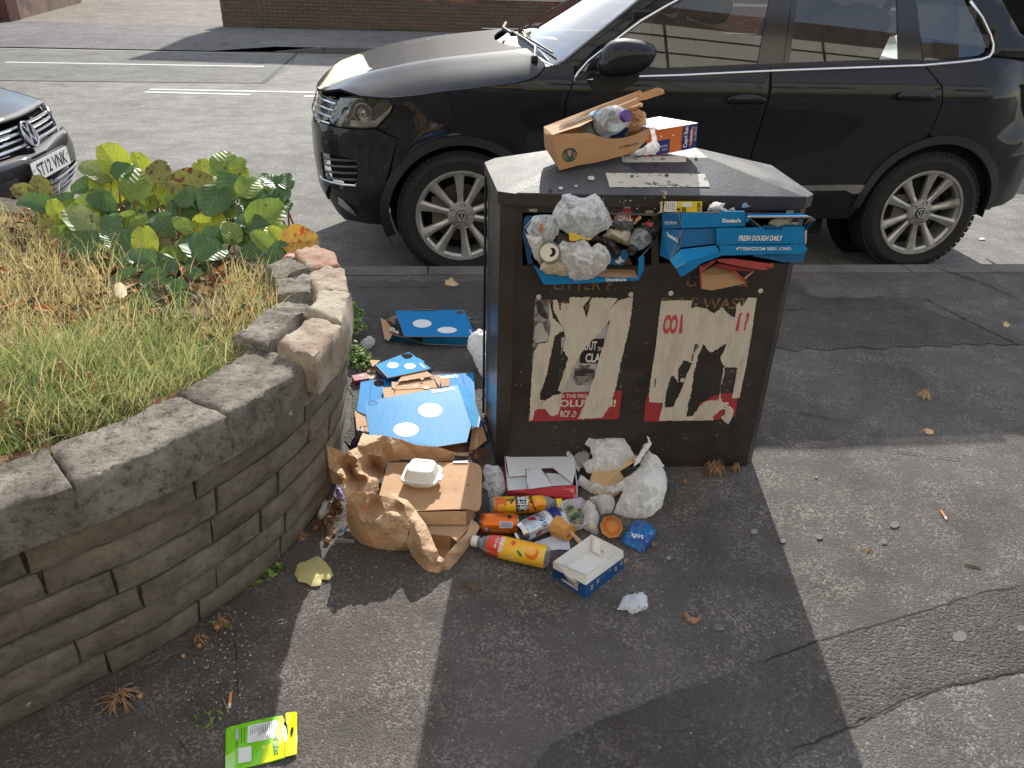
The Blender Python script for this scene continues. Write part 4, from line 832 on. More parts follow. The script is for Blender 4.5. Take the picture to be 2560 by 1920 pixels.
while s<s_at(2.5):
 L_=ra.uniform(.17,.26);rock('coping_stone',arcpts(s,s+L_-.008,.115),arcpts(s,s+L_-.008,.225)[::-1],.47,HW+ra.uniform(.0,.03),ST_TOP[k%2],pw,.010,120+k);s+=L_;k+=1
for k,pts in enumerate(([(-.492,1.70),(-.462,1.90),(-.555,1.935),(-.60,1.76)],[(-.470,1.905),(-.482,2.10),(-.575,2.115),(-.572,1.96)],[(-.497,2.125),(-.545,2.30),(-.60,2.33),(-.645,2.27),(-.585,2.10)],[(-.555,2.315),(-.61,2.45),(-.68,2.515),(-.735,2.44),(-.655,2.31)])):
 o=rock('pale_brick',pts[:2],pts[2:],.525 if k==0 else .535,.636+.006*(k%2),[ST_PALE[0],ST_PALE[2],ST_PALE[0],ST_PALE[1]][k],pw,.005,160+k,.013)
s=next(TS[i]for i in range(len(TC))if TC[i].x<-1.6 and TC[i].y>2)
while s<TL_-.4:
 rock('coping_stone',arcpts(s,s+.33,0),arcpts(s,s+.33,.17)[::-1],.44,HW-.05,ST_TOP[0],pw,.008,200+int(s*10),.04);s+=.34
inn=[PW(TL_*i/60,HW,.2)[:2]for i in range(61)]
P,F=tri2d([[tuple(p)for p in inn]+[(-4.2,3.4),(-4.2,.0),(-2.6,-.1)]],.05)
def soilz(x,y):return .535+.03*nz((x,y,0),3,2)+.012*nz((x,y,0),17,3)+.05*smoothstep((-1.2-x)/1.5)
o=obj('soil',[(x,y,soilz(x,y))for x,y in P],F,mat('planter_soil',S(66,54,43),.95,.35,30,1,60,col2=S(118,98,74),c2s=9,c2p=(.45,.6)),smooth=True);o['kind']='structure'
def inside(x,y):
 c=False;L=[tuple(p)for p in inn]+[(-4.2,3.4),(-4.2,.0),(-2.6,-.1)];j=len(L)-1
 for i in range(len(L)):
  a,d=L[i],L[j]
  if(a[1]>y)!=(d[1]>y)and x<(d[0]-a[0])*(y-a[1])/(d[1]-a[1])+a[0]:c=not c
  j=i
 return c
GM=[mat('grass_%d'%i,c,.6,.2,30,thin=.35)for i,c in enumerate((S(138,152,88),S(106,128,78),S(168,172,114),S(204,190,136),S(178,156,104),S(222,210,164)))]
def blades(name,spots,mats_,label,seed,lean=Vector((.3,-.25,0))):
 q=random.Random(seed);mb=MB()
 for(x,y,h,w,mi)in spots:
  a=q.uniform(0,6.28);d=Vector((math.cos(a),math.sin(a),0))*q.uniform(.2,1)+lean*q.uniform(0,1.2);z=soilz(x,y)-.005;b=Vector((x,y,z));sd_=Vector((-math.sin(a+1.2),math.cos(a+1.2),0)).normalized()if q.random()<.5 else Vector((1,0,0));V=[]
  bend=q.uniform(.3,1.7)
  for k in range(5):
   t=k/4;p=b+Z*h*(t-bend*.42*t*t)+d*h*(.15*t+bend*.6*t*t);V+=[p-sd_*w*(1-t)**.6*.5,p+sd_*w*(1-t)**.6*.5]
  mb.add(V,[(2*k,2*k+1,2*k+3,2*k+2)for k in range(4)],mi)
 o=mb.build(name,mats_);tag(o,label,name.replace('_',' '),kind='stuff');return o
rg=random.Random(33);sp1,sp2=[],[]
def pxz(px,py):q=G(px,py,.56);return q.x,q.y
tries=0
while len(sp1)<7500 and tries<60000:
 tries+=1;px,py=rg.uniform(-250,740),rg.uniform(620,1160);x,y=pxz(px,py)
 if not inside(x,y):continue
 f=.5+.5*nz((x,y,1),3.5,8);green=smoothstep((py-760+(px-300)*.15)/200)*smoothstep((f-.2)/.45)
 if rg.random()<green:sp1.append((x,y,rg.uniform(.07,.19)*(.7+.6*f),rg.uniform(.002,.005),rg.choice((0,0,1,1,2,2,3))))
tries=0
while len(sp2)<8500 and tries<60000:
 tries+=1;px,py=rg.uniform(-250,760),rg.uniform(470,1140);x,y=pxz(px,py)
 if not inside(x,y):continue
 dens=.45
 if px>560 and 560<py<860:dens=1
 if px<300 and 560<py<900:dens=.9
 if py>950:dens=.4
 if 320<px<560 and 600<py<780:dens=.12
 if rg.random()<dens:sp2.append((x,y,rg.uniform(.05,.18)*(1.3 if(px>560 and rg.random()<.12)else 1),rg.uniform(.0018,.0036),rg.choice((3,3,4,4,5,2))))
for k in range(650):
 px,py=rg.uniform(-200,720),rg.gauss(960,60)if rg.random()<.6 else rg.uniform(800,1120);x,y=pxz(px,py)
 if inside(x,y):sp1.append((x,y,rg.uniform(.13,.24),rg.uniform(.003,.0055),rg.choice((0,1,2,3,3))))
blades('green_grass',sp1,GM,'long green grass growing along the inside of the planter wall',1)
blades('dry_grass',sp2,GM,'straw coloured dry grass among the planter plants',2)
tall=[]
for k in range(46):
 x,y=pxz(rg.gauss(640,45),rg.uniform(600,760));tall.append((x,y,rg.uniform(.12,.21),.0026,rg.choice((3,5,4))))
for k in range(16):x,y=pxz(rg.gauss(175,40),rg.uniform(470,540));tall.append((x,y,rg.uniform(.08,.15),.0028,5))
for k in range(10):x,y=pxz(rg.gauss(770,15),rg.uniform(600,640));tall.append((x,y,rg.uniform(.08,.14),.002,2))
blades('tall_dry_stalks',tall,GM,'tall pale dry grass stalks standing over the broad leaves',3,Vector((.1,0,0)))
lt=MB();ql=random.Random(8)
for k in range(1500):
 px,py=ql.uniform(-200,700),ql.uniform(480,880)
 if ql.random()<.25:px,py=ql.uniform(-100,450),ql.uniform(980,1120)
 x,y=pxz(px,py)
 if not inside(x,y):continue
 c=Vector((x,y,soilz(x,y)+ql.uniform(.005,.05)));a=Vector((ql.uniform(-1,1),ql.uniform(-1,1),ql.uniform(-.5,.5))).normalized()*ql.uniform(.008,.034);b=a.cross(Vector((ql.uniform(-.6,.6),ql.uniform(-.6,.6),1))).normalized()*a.length*.6
 lt.add([c-a,c-a*.2+b+Z*.006,c+a,c+a*.1-b+Z*.004,c-a*.1+Z*-.003],[(0,1,4),(1,2,4),(2,3,4),(3,0,4)],ql.randrange(4))
o=lt.build('leaf_litter',[mat('litter_brown',S(120,84,58),.9),mat('litter_orange',S(170,110,62),.85),mat('litter_tan',S(178,146,106),.9),mat('litter_dark',S(78,60,46),.95)]);tag(o,'brown dead leaves lying on the soil between the plants','leaf litter',kind='stuff')
for k,(px,py,L_)in enumerate(((205,1075,.26),(330,905,.2),(72,960,.22),(468,780,.15),(505,760,.16),(25,1010,.2))):
 pass
def leafmat(name,c,back,spots=.0,rough=.5,spotc=S(96,52,34)):
 m=mat(name,c,rough,.12,9,.25,60,thin=.38,spec=.5);N,L=m.node_tree.nodes,m.node_tree.links;b=N['Principled BSDF']
 tc=[n for n in N if n.type=='TEX_COORD'][0];sx=N.new('ShaderNodeSeparateXYZ');L.new(tc.outputs['Object'],sx.inputs[0])
 ab=N.new('ShaderNodeMath');ab.operation='ABSOLUTE';L.new(sx.outputs[0],ab.inputs[0])
 mu=N.new('ShaderNodeMath');mu.operation='MULTIPLY_ADD';L.new(ab.outputs[0],mu.inputs[0]);mu.inputs[1].default_value=-.75;L.new(sx.outputs[1],mu.inputs[2])
 sn=N.new('ShaderNodeMath');sn.operation='MULTIPLY';L.new(mu.outputs[0],sn.inputs[0]);sn.inputs[1].default_value=42
 s2=N.new('ShaderNodeMath');s2.operation='SINE';L.new(sn.outputs[0],s2.inputs[0])
 pw_=N.new('ShaderNodeMapRange');pw_.inputs[1].default_value=.86;pw_.inputs[2].default_value=1;L.new(s2.outputs[0],pw_.inputs[0])
 mid=N.new('ShaderNodeMapRange');mid.inputs[1].default_value=.022;mid.inputs[2].default_value=.008;L.new(ab.outputs[0],mid.inputs[0])
 ve=N.new('ShaderNodeMath');ve.operation='MAXIMUM';L.new(pw_.outputs[0],ve.inputs[0]);L.new(mid.outputs[0],ve.inputs[1])
 vb=N.new('ShaderNodeBump');vb.inputs['Strength'].default_value=.18;vb.inputs['Distance'].default_value=-.008;L.new(s2.outputs[0],vb.inputs['Height']);L.new(vb.outputs[0],b.inputs['Normal'])
 x=N.new('ShaderNodeMix');x.data_type='RGBA';old=b.inputs['Base Color'].links[0].from_socket
 ml=N.new('ShaderNodeMath');ml.operation='MULTIPLY';L.new(ve.outputs[0],ml.inputs[0]);ml.inputs[1].default_value=.45
 L.new(ml.outputs[0],x.inputs[0]);L.new(old,x.inputs[6]);x.inputs[7].default_value=tuple(min(1,v*1.5+.03)for v in c[:3])+(1,);out=x.outputs[2]
 if spots:
  n=N.new('ShaderNodeTexNoise');n.inputs['Scale'].default_value=7;n.inputs['Detail'].default_value=6;L.new(tc.outputs['Object'],n.inputs[0]);oi=N.new('ShaderNodeObjectInfo');n.noise_dimensions='4D';mw=N.new('ShaderNodeMath');mw.operation='MULTIPLY';mw.inputs[1].default_value=30;L.new(oi.outputs['Random'],mw.inputs[0]);L.new(mw.outputs[0],n.inputs['W'])
  r=N.new('ShaderNodeMapRange');r.inputs[1].default_value=.66-spots;r.inputs[2].default_value=.70-spots;L.new(n.outputs[0],r.inputs[0]);y=N.new('ShaderNodeMix');y.data_type='RGBA';L.new(r.outputs[0],y.inputs[0]);L.new(out,y.inputs[6]);y.inputs[7].default_value=spotc;out=y.outputs[2]
 L.new(out,b.inputs['Base Color'])
 for n in N:
  if n.type=='BSDF_TRANSLUCENT':L.new(out,n.inputs[0])
 return m
LM=dict(Y=leafmat('leaf_yellow_green',S(168,178,62),0,.02),M=leafmat('leaf_mid_green',S(128,150,66),0,.03),D=leafmat('leaf_dark_green',S(84,114,64),0,.0,.46),P=leafmat('leaf_pale_green',S(140,152,96),0,.02),B=leafmat('leaf_bronze',S(124,122,62),0,.10),O=leafmat('leaf_orange',S(188,150,62),0,.12,.45,S(176,84,40)))
def leafmesh(seed,wid=.40):
 q=random.Random(seed);V=[];F=[];nx,ny=8,10;ph=q.uniform(0,6);cup=q.uniform(-.15,.30);fold=q.uniform(.05,.38);arch=q.uniform(-.25,.55)
 for j in range(ny+1):
  t=j/ny;w=wid*(math.sin(math.pi*min(1,.06+t*.94)**.72)**.52)*(.78+.26*t)if 0<t<1 else(.05 if t==0 else .17)
  for i in range(nx+1):
   u=i/nx*2-1;x=u*w;y=t*.97-(.05*u*u if t>.95 else 0)
   z=fold*abs(x)*1.0+cup*(x*x*3)-arch*(t-.15)**2*.8+.05*math.sin(9*t+ph+u*2)*abs(u)**3+.012*math.sin(24*t+ph)*abs(u)**4+.012*nz((x*5,y*5,seed))
   V.append((x,y,z))
 for j in range(ny):
  for i in range(nx):a=j*(nx+1)+i;F.append((a,a+1,a+nx+2,a+nx+1))
 me=bpy.data.meshes.new('leaf');me.from_pydata(V,[],F);me.polygons.foreach_set('use_smooth',[True]*len(F));me.update();return me
LMESH={}
plant=thing('broad_leaved_plant',(-1.35,2.75,.55),'low clump of broad rounded green leaves, some edged brown, spilling over the planter','plant')
def leaf(px,py,ln,ang,kind,Y,up_=.55,wid=.42,parent=None,roll=0,stem=True,loc=None):
 c=loc or YP(px,py,Y);dist=(c-CP).dot(CF);L_=ln/FPX*dist;a=R(ang)
 d=CR*math.cos(a)-CD*math.sin(a);n=((CP-c).normalized()*(1-up_)+Z*up_+CR*roll).normalized()
 t=(d-n*d.dot(n)).normalized();L_=L_/max(.55,(t-CF*t.dot(CF)).length);x=t.cross(n).normalized();key=(kind,rnd.randrange(5),round(wid,1))
 if key not in LMESH:me=leafmesh(hash(key[1]*31+ord(kind))%1000,wid);me.materials.append(LM[kind]);LMESH[key]=me
 o=bpy.data.objects.new('leaf',LMESH[key]);COL.objects.link(o);p=parent or plant;o.parent=p
 M=Matrix((x,t,n)).transposed().to_4x4()@Matrix.Scale(L_,4);M.translation=c-t*L_*.5-wloc(p);o.matrix_local=M
 if stem:
  b=c-t*L_*.5;g=b-t*.05+Vector((0,0,0));g.z=soilz(g.x,g.y)-.01
  STEM.tube([g,g.lerp(b,.6)+t*.01,b+t*.01],[.0045,.004,.003],5)
STEM=MB()
LV=[(715,150,215,128,'Y'),(860,290,240,80,'M'),(665,310,235,105,'Y'),(1000,225,165,75,'B'),(1190,305,260,178,'B'),(1275,225,190,100,'Y'),(1412,170,205,82,'M'),(1495,270,190,70,'Y'),(1570,312,170,48,'M'),(1600,392,165,8,'D'),(1680,500,240,40,'M'),(1342,410,215,-110,'D'),(1538,450,140,110,'D'),(1155,480,190,-35,'D'),(968,370,150,100,'Y'),(1050,350,170,80,'Y'),(600,225,190,165,'P'),(350,462,140,110,'Y'),(255,340,180,100,'B'),(150,360,150,150,'B'),(510,540,260,140,'P'),(470,690,215,175,'D'),(760,665,270,165,'D'),(912,655,185,100,'Y'),(1225,690,215,130,'D'),(1320,560,190,25,'Y'),(1150,560,130,150,'M'),(1525,645,145,-20,'D'),(1728,640,170,120,'Y'),(1745,722,140,60,'D'),(1885,660,215,12,'O'),(950,860,300,-145,'D'),(1020,950,250,-30,'D'),(880,1030,210,170,'D'),(700,530,170,100,'D'),(830,555,190,30,'M'),(1290,380,160,60,'D'),(400,395,120,30,'D'),(205,420,170,170,'D'),(1370,625,160,10,'D'),(1705,800,130,-60,'D'),(1215,860,120,-20,'D'),(618,745,140,80,'M'),(765,800,110,-40,'D'),(930,500,160,120,'D'),(560,420,180,200,'M'),(1110,410,180,95,'M'),(1180,380,150,60,'D'),(1440,330,190,-100,'D'),(780,210,150,70,'D'),(880,190,170,110,'Y'),(975,290,130,90,'D'),(560,310,150,200,'D'),(640,400,180,-30,'D'),(480,470,170,160,'M'),(1030,560,170,-60,'D'),(1500,190,120,60,'M'),(1630,580,190,-30,'D'),(1560,540,160,160,'D'),(1450,460,150,20,'M'),(900,430,170,200,'M'),(1040,670,140,60,'B'),(690,640,150,120,'D'),(560,690,190,60,'D'),(650,760,170,10,'D'),(880,770,190,150,'D'),(1090,780,200,60,'M'),(1330,720,180,30,'D'),(1450,600,170,100,'M'),(1590,720,160,60,'D'),(1130,980,170,-60,'D'),(790,900,180,200,'D'),(1240,800,160,150,'D'),(1010,800,170,100,'B'),(430,600,160,200,'M'),(310,520,130,60,'B'),(1640,660,150,140,'M')]
for(zx,zy,ln,an,kd)in LV:
 sx,sy=zx/2.514,340+zy/2.514;Y=interp(sy,[(370,2.98),(450,2.9),(520,2.78),(600,2.58),(680,2.40),(760,2.22)]);Y=Y+.10*(rnd.random()-.5)
 if kd=='O':Y=2.52
 leaf(sx,sy,ln/2.514*1.10,an,kd,Y,{'Y':.28,'M':.35,'P':.5,'B':.35,'D':.45,'O':.4}[kd],.45 if ln%2 else .40,roll=rnd.uniform(-.25,.25))
for k in range(80):
 sx,sy=rnd.uniform(40,720),rnd.uniform(430,660)
 if sy>560 and sx<200 or sx<190 and sy<500:continue
 Y=interp(sy,[(370,3.05),(450,3.0),(520,2.86),(600,2.66),(680,2.5)])+.06
 leaf(sx,sy+14,rnd.uniform(50,80),rnd.uniform(0,180),rnd.choice('DDMDY'),Y,.6,.4,roll=rnd.uniform(-.4,.4))
STEM.build('stems',mat('stem_red',S(140,98,70),.6,.2,20),plant)['kind']='stuff'
for k,(a,b,w)in enumerate((((190,1000),(150,905),.006),((250,1010),(222,930),.007),((225,800),(190,712),.005),((18,1090),(0,1000),.006),((80,960),(62,900),.005))):
 p=G(*a,.56);q=YP(b[0],b[1],p.y);o=MB().tube([p-Z*.03,p.lerp(q,.6),q],[w,w*.9,w*.7],7).build('cut_stem',mat('dry_stem',S(150,116,80),.9,.25,40));tag(o,['short cut brown stem in the grass beside the wall, leftmost pair','thick cut brown stem in the grass, right of its twin','thin dead stem in the middle of the bed below the leaves','greenish cut stem at the left edge of the picture','small cut stem in the grass near the left edge'][k],'stem','old cut stems in the planter')
def ferny(name,spots,label,seed,r=.05,n=160,h=.05,cat='weed',mats_=None,size=.009):
 q=random.Random(seed);mb=MB();mats_=mats_ or[mat('fern_green',S(110,150,60),.6,.25,20,thin=.3),mat('fern_light',S(150,180,90),.6,.2,20,thin=.3)]
 for(x,y,z)in spots:
  for k in range(n):
   a=q.uniform(0,6.28);rr=r*q.random()**.6;c=Vector((x+rr*math.cos(a),y+rr*math.sin(a),z+h*q.random()*(1.15-rr/r)));d=Vector((q.uniform(-1,1),q.uniform(-1,1),q.uniform(-.3,.7))).normalized()*size*q.uniform(.6,1.5);e=d.cross(Vector((q.uniform(-.5,.5),q.uniform(-.5,.5),1))).normalized()*d.length*.5
   mb.add([c-d,c+e,c+d,c-e],[(0,1,2,3)],q.randrange(len(mats_)))
 o=mb.build(name,mats_);tag(o,label,cat,kind='stuff');return o
sp=[]
for k in range(16):x,y=pxz(300+k*14,1010-k*9+rg.uniform(-14,14));sp.append((x,y,soilz(x,y)+.01))
ferny('ferny_weed',sp,'bright green feathery weed hugging the inside edge of the wall',5,.045,130,.04)
M_LF=[mat('weed_leaf',S(98,128,56),.6,.25,20,thin=.3),mat('weed_leaf_light',S(150,170,84),.6,.2,20,thin=.3)]
b1=G(893,900,0);b2=G(885,850,0)
ferny('wall_weed',[(b1.x-.0,b1.y,.02),(b1.x+.03,b1.y-.05,.01),(b2.x,b2.y+.03,.04),(b2.x-.02,b2.y+.12,.06)],'leafy green weed growing at the foot of the wall beside a white tissue',6,.055,110,.07,'weed',M_LF,.012)
for k,(px,py,r_,n_)in enumerate(((660,1440,.030,26),(640,1455,.02,14),(690,1425,.02,12),(545,1560,.012,12),(580,1570,.01,10),(520,1800,.03,24))):
 g=G(px,py);ferny('small_weed',[(g.x,g.y,.004)],['green leaf rosette at the wall foot left of the pale yellow leaf','lower leaf of the rosette at the wall foot','upper leaf of the rosette nearest the yellow leaf','tiny weed by the dried bulb at the wall foot','tiny weed right of the dried bulb','small weed with pale stalk beside the cigarette end'][k],30+k,r_,n_,.012,'weed',M_LF,.012 if k<3 else .006)
#litter bin
BA=R(3.8);BX=Vector((math.cos(BA),math.sin(BA),0));BY=Vector((-math.sin(BA),math.cos(BA),0));B0=Vector((0,2.145,0))
def BW(x,y,z):return B0+BX*x+BY*y+Z*z
def BO(px,py,off=0):return ONP(px,py,B0,-BY,off)
def BF(px,py):d=BO(px,py)-B0;return(d.dot(BX),d.z)
def FR_(x,z,w=0):return BW(x,w,z)
def z4(x,y):return 1200+x/3.95,200+y/3.95
def z5(x,y):return 1600+x/4.608,440+y/4.608
def z6(x,y):return 1280+x/5.53,460+y/5.53
def z7(x,y):return 1200+x/2.911,680+y/2.911
bin_=thing('litter_bin',BW(.4,.2,0),'large black twin-opening litter bin overflowing with rubbish, two torn posters on its front','litter bin')
M_BIN=mat('bin_paint',S(50,45,42),.42,.35,9,.35,70,spec=.5,col2=S(60,56,53),c2s=6,c2p=(.5,.72),rvar=.12)
M_BIN_S=mat('bin_side',S(58,57,58),.30,.3,40,.15,200,spec=.6,rvar=.1,stretch=(1,1,.04))
M_LID=mat('bin_lid',S(74,73,73),.55,.25,14,.25,90,spec=.3,col2=S(112,108,101),c2s=5,c2p=(.42,.62),rvar=.1)
M_LIDF=mat('bin_lid_front',S(70,71,76),.40,.2,12,.2,90,col2=S(104,100,96),c2s=4,c2p=(.5,.75))
M_GOLD=mat('gold_lettering',S(132,104,74),.5,.3,40,col2=S(52,44,40),c2s=60,c2p=(.52,.6))
H1=[BF(1306,531),BF(1629,531),BF(1629,664),BF(1306,664)];H2=[BF(1647,531),BF(1984,526),BF(1978,659),BF(1647,659)]
sheet('front_panel',[[(0,.0),(.817,0),(.817,.925),(0,.925)],H1,H2],FR_,M_BIN,bin_,.010)
sd=[(0,0),(-.047,.018),(-.075,.355),(-.045,.41),(.812,.41),(.846,.375),(.846,.032),(.817,0)]
nm=['corner_panel','left_side_panel','corner_panel','back_panel','corner_panel','right_side_panel','corner_panel']
for i in range(7):
 a,b=sd[i],sd[i+1];d=Vector((b[0]-a[0],b[1]-a[1])).normalized()*.0008;V=[BW(a[0]+d.x,a[1]+d.y,0),BW(b[0]-d.x,b[1]-d.y,0),BW(b[0]-d.x,b[1]-d.y,.925),BW(a[0]+d.x,a[1]+d.y,.925)]
 obj(nm[i],V,[(0,1,2,3)],M_BIN_S if i in(1,5)else M_BIN,bin_)
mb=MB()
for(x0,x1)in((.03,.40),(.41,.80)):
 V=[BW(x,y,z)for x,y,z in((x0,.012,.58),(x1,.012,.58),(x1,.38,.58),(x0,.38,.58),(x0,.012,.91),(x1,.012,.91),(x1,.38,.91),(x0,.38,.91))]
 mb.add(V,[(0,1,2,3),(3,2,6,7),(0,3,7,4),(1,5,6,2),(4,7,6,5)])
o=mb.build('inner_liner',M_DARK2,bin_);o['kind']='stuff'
for k,(xa,xb)in enumerate(((1318,1640),(1655,1990))):
 a,b=BF(xa,528),BF(xb,528);MB().box(BW((a[0]+b[0])/2,.006,a[1]-.0025),(b[0]-a[0],.02,.004)).build('flap_edge',mat('flap_grey',S(104,98,92),.5,.2,20,metal=.3),bin_)
 for x in(a[0]+.006,b[0]-.03):MB().box(BW(x+.01,-.003,a[1]+.004),(.022,.006,.008),0,(BX,BY,Z)).build('hinge',mat('hinge_steel',S(170,165,158),.4,.1,20,metal=.6),bin_)
lid=thing('lid',BW(.4,.2,.94),None,None);lid.parent=bin_;lid.location=BW(.4,.2,.94)-wloc(bin_)
e=.010;LO=[(-.004,-e),(-.056,.014),(-.086,.357),(-.050,.42),(.816,.42),(.857,.378),(.857,.026),(.822,-e)];zt=.936
PT=[(.20,.165),(.20,.165),(.20,.30),(.20,.30),(.575,.30),(.575,.30),(.575,.165),(.575,.165)];zp=1.004
for i in range(8):
 j=(i+1)%8;a,b=BW(*LO[i],zt),BW(*LO[j],zt);c,d=BW(*PT[j],zp),BW(*PT[i],zp)
 pts=[a,b,c]if(c-d).length<1e-5 else[a,b,c,d]
 obj('lid_slope',pts,[tuple(range(len(pts)))],M_LIDF if i==7 else M_LID,lid)
 a2,b2=BW(*LO[i],zt-.034),BW(*LO[j],zt-.034);obj('lid_skirt',[a,b,b2,a2],[(3,2,1,0)],M_BIN if i not in(1,5)else M_BIN_S,lid)
obj('lid_top',[BW(.20,.165,zp),BW(.575,.165,zp),BW(.575,.30,zp),BW(.20,.30,zp)],[(0,1,2,3)],M_LID,lid)
obj('lid_underside',[BW(*p,zt-.033)for p in LO],[tuple(range(8))],M_BIN,lid)
MB().tube([BW(*LO[7],zt+.001),BW(*LO[0],zt+.001)],.003,6).build('lid_fold',M_LIDF,lid)
sn_=(BW(.817,-e,zt)-BW(0,-e,zt)).cross(BW(.20,.165,zp)-BW(0,-e,zt)).normalized();sP=BW(0,-e,zt)
def SL(px,py,off=0):return ONP(px,py,sP,sn_,off)
M_STK=mat('dirty_sticker',S(196,190,180),.6,.06,20,.2,80,col2=S(96,90,84),c2s=38,c2p=(.56,.63));M_STK2=mat('dark_sticker',S(58,59,64),.45,.2,9)
def pxsheet(name,L,fn,m,parent,th=.001,off=0,seed=0,amp=0,grid=None,smooth=False,step=6):
 """outline given in photo pixels on the surface fn(px, py, off)"""
 if amp:L=jag(L,amp,step,seed)
 return sheet(name,[L],lambda u,v,w=0:fn(u,v,off-w),m,parent,th,grid,smooth=smooth)
pxsheet('worn_label',[(1514,432),(1762,435),(1775,467),(1524,468)],SL,M_STK,bin_,.001,.0015,1,.7)
pxsheet('worn_label',[(1553,390),(1714,390),(1716,405),(1556,406)],SL,M_STK,bin_,.001,.0015,2,.4)
pxsheet('dark_label',[(1556,407),(1749,398),(1750,430),(1600,430)],SL,M_STK2,bin_,.001,.001,2,.4)
for k,(x,y,r)in enumerate(((1478,445,9),(1640,410,5),(1667,438,5),(1402,470,6),(1440,465,4),(1740,391,4),(1376,475,5),(1580,440,4))):
 pxsheet('dropping',wavy(jag(circ(x,y,r,r*.7,9),r*.4,3,k),1),SL,mat('dropping_white',S(190,184,168),.8)if k in(0,3,4,5)else mat('dropping_dark',S(60,52,46),.8),bin_,.002,.004,k)
def bt(s,x0,y0,x1,y1,m=M_GOLD,off=.0012,bold=.012,parent=None,rot=None):
 a,b=BF(x0,y1),BF(x1,y0);return text('lettering',s,lambda x,y,w=0:BW(x,-off+w*.2,y),m,parent or bin_,fit=(a[0],a[1],b[0],b[1]),bold=bold)
bt('LITTER &',1384,699,1540,724);bt('DOG WASTE',1372,752,1568,776);bt('LITTER &',1715,690,1874,716);bt('DOG WASTE',1652,745,1892,771)
M_GHO=mat('ghost_lettering',S(84,66,52),.5,.3,60,col2=S(44,39,36),c2s=50,c2p=(.5,.6));bt('your',1562,926,1614,948,M_GHO);bt('council',1558,962,1624,982,M_GHO)
for k,(x,y)in enumerate(((1347,742),(1577,736),(1677,733),(1901,727),(1706,950))):
 c=BO(x,y,.001);MB().lathe([(.0075,0),(.0075,.002),(.004,.003),(.0035,.0005),(0,.0005)],16,0,c,-BY).build('washer',mat('nylon_washer',S(206,200,190),.5),bin_)
M_SPK=mat('paint_fleck',S(196,192,184),.8);fk_=MB();qf=random.Random(3)
for k in range(150):
 x,z=qf.uniform(.01,.81),abs(qf.gauss(0,.25))+.02
 if z>.9:continue
 r=qf.uniform(.0006,.0018);c=BW(x,-.0012,z);fk_.add([c+BX*r,c+Z*r,c-BX*r,c-Z*r],[(0,1,2,3)])
for k in range(26):x,z=BF(qf.gauss(1600,90),qf.gauss(505,14));r=qf.uniform(.001,.003);c=BW(x,-e-.002,min(z,.93));fk_.add([c+BX*r,c+Z*r,c-BX*r,c-Z*r*.5],[(0,1,2,3)])
o=fk_.build('paint_flecks',M_SPK,bin_);o['kind']='stuff'
MB().box(BW(-.060,.24,.66),(.012,.012,.12)).build('latch',M_SATIN,bin_);MB().tube([BW(-.082,.33,.02),BW(-.082,.33,.9)],.005,6).build('hinge_rod',M_SATIN,bin_)
pxsheet('torn_sticker',[(1856,510),(1862,506),(1868,508),(1870,513),(1878,515),(1868,518),(1855,520)],lambda x,y,w=0:BO(x,y,.011+w),mat('pale_blue_sticker',S(150,172,190),.6),bin_,.0006,0,2,.6)
pxsheet('torn_sticker',[(1655,477),(1668,479),(1666,489),(1660,496),(1655,488)],lambda x,y,w=0:BO(x,y,.012+w),M_STK,bin_,.002,0,2,.5)
M_PAP=mat('torn_paper',S(206,196,182),.85,.05,30,.35,60,col2=S(176,166,152),c2s=12,c2p=(.5,.75),stretch=(2.2,1,.5));M_PRED=mat('poster_red',S(164,54,58),.7,.12,20);M_PGRY=mat('poster_grey',S(150,146,144),.7,.25,26,col2=S(78,74,74),c2s=34,c2p=(.45,.6));M_PDK=mat('poster_dark',S(52,48,50),.7,.3,30,col2=S(120,114,112),c2s=50,c2p=(.55,.66));M_PLT=mat('poster_face',S(178,174,170),.7,.12,30);M_INKB=mat('print_black',S(26,24,25),.7);M_WHT=mat('print_white',S(216,208,198),.7);M_TR=mat('print_red',S(186,76,80),.7)
def poster(label):t=thing('torn_poster',wloc(bin_),None,None);t.parent=bin_;t.location=(0,0,0);t['label']=label;return t
def pf(name,L,m,par,off,seed=0,amp=2.2,step=9,th=.0004):
 L=[z7(*p)for p in L];L=jag(L,amp/2.9,step/2.9,seed)if amp else L
 return sheet(name,[[BF(*p)for p in L]],lambda u,v,w=0:BW(u,-off+w,v),m,par,th)
def pt(s,x0,y0,x1,y1,m,par,off,bold=.02):a,b=z7(x0,y0),z7(x1,y1);return bt(s,a[0],a[1],b[0],b[1],m,off,bold,par)
p1=poster('torn black, white and red poster on the left half of the bin front')
pf('printed_photo',[(400,198),(512,200),(506,330),(520,470),(430,520),(392,700),(378,700),(384,520)],M_PGRY,p1,.0012,1);pf('printed_figure',[(395,470),(400,400),(425,368),(455,370),(470,420),(500,460),(505,500),(400,515)],M_PLT,p1,.0017,2,1);pf('printed_photo',[(405,210),(440,205),(500,330),(480,345),(420,300)],M_PDK,p1,.0017,3)
pf('printed_photo',[(590,480),(720,430),(900,380),(940,380),(960,440),(920,640),(870,878),(590,878),(600,780),(570,720),(590,640)],M_PLT,p1,.0012,4)
pf('printed_beard',[(690,700),(740,680),(800,690),(840,720),(830,770),(800,820),(700,825),(675,770)],M_PGRY,p1,.0017,5,3);pf('printed_moustache',[(690,720),(745,700),(770,705),(830,705),(835,735),(760,742),(690,748)],M_PDK,p1,.0021,6,2);pf('printed_mouth',[(680,750),(745,744),(820,748),(745,756)],M_INKB,p1,.0024,6,0);pf('printed_nose',[(715,672),(760,684),(806,672),(790,690),(730,690)],M_PDK,p1,.0021,6,1)
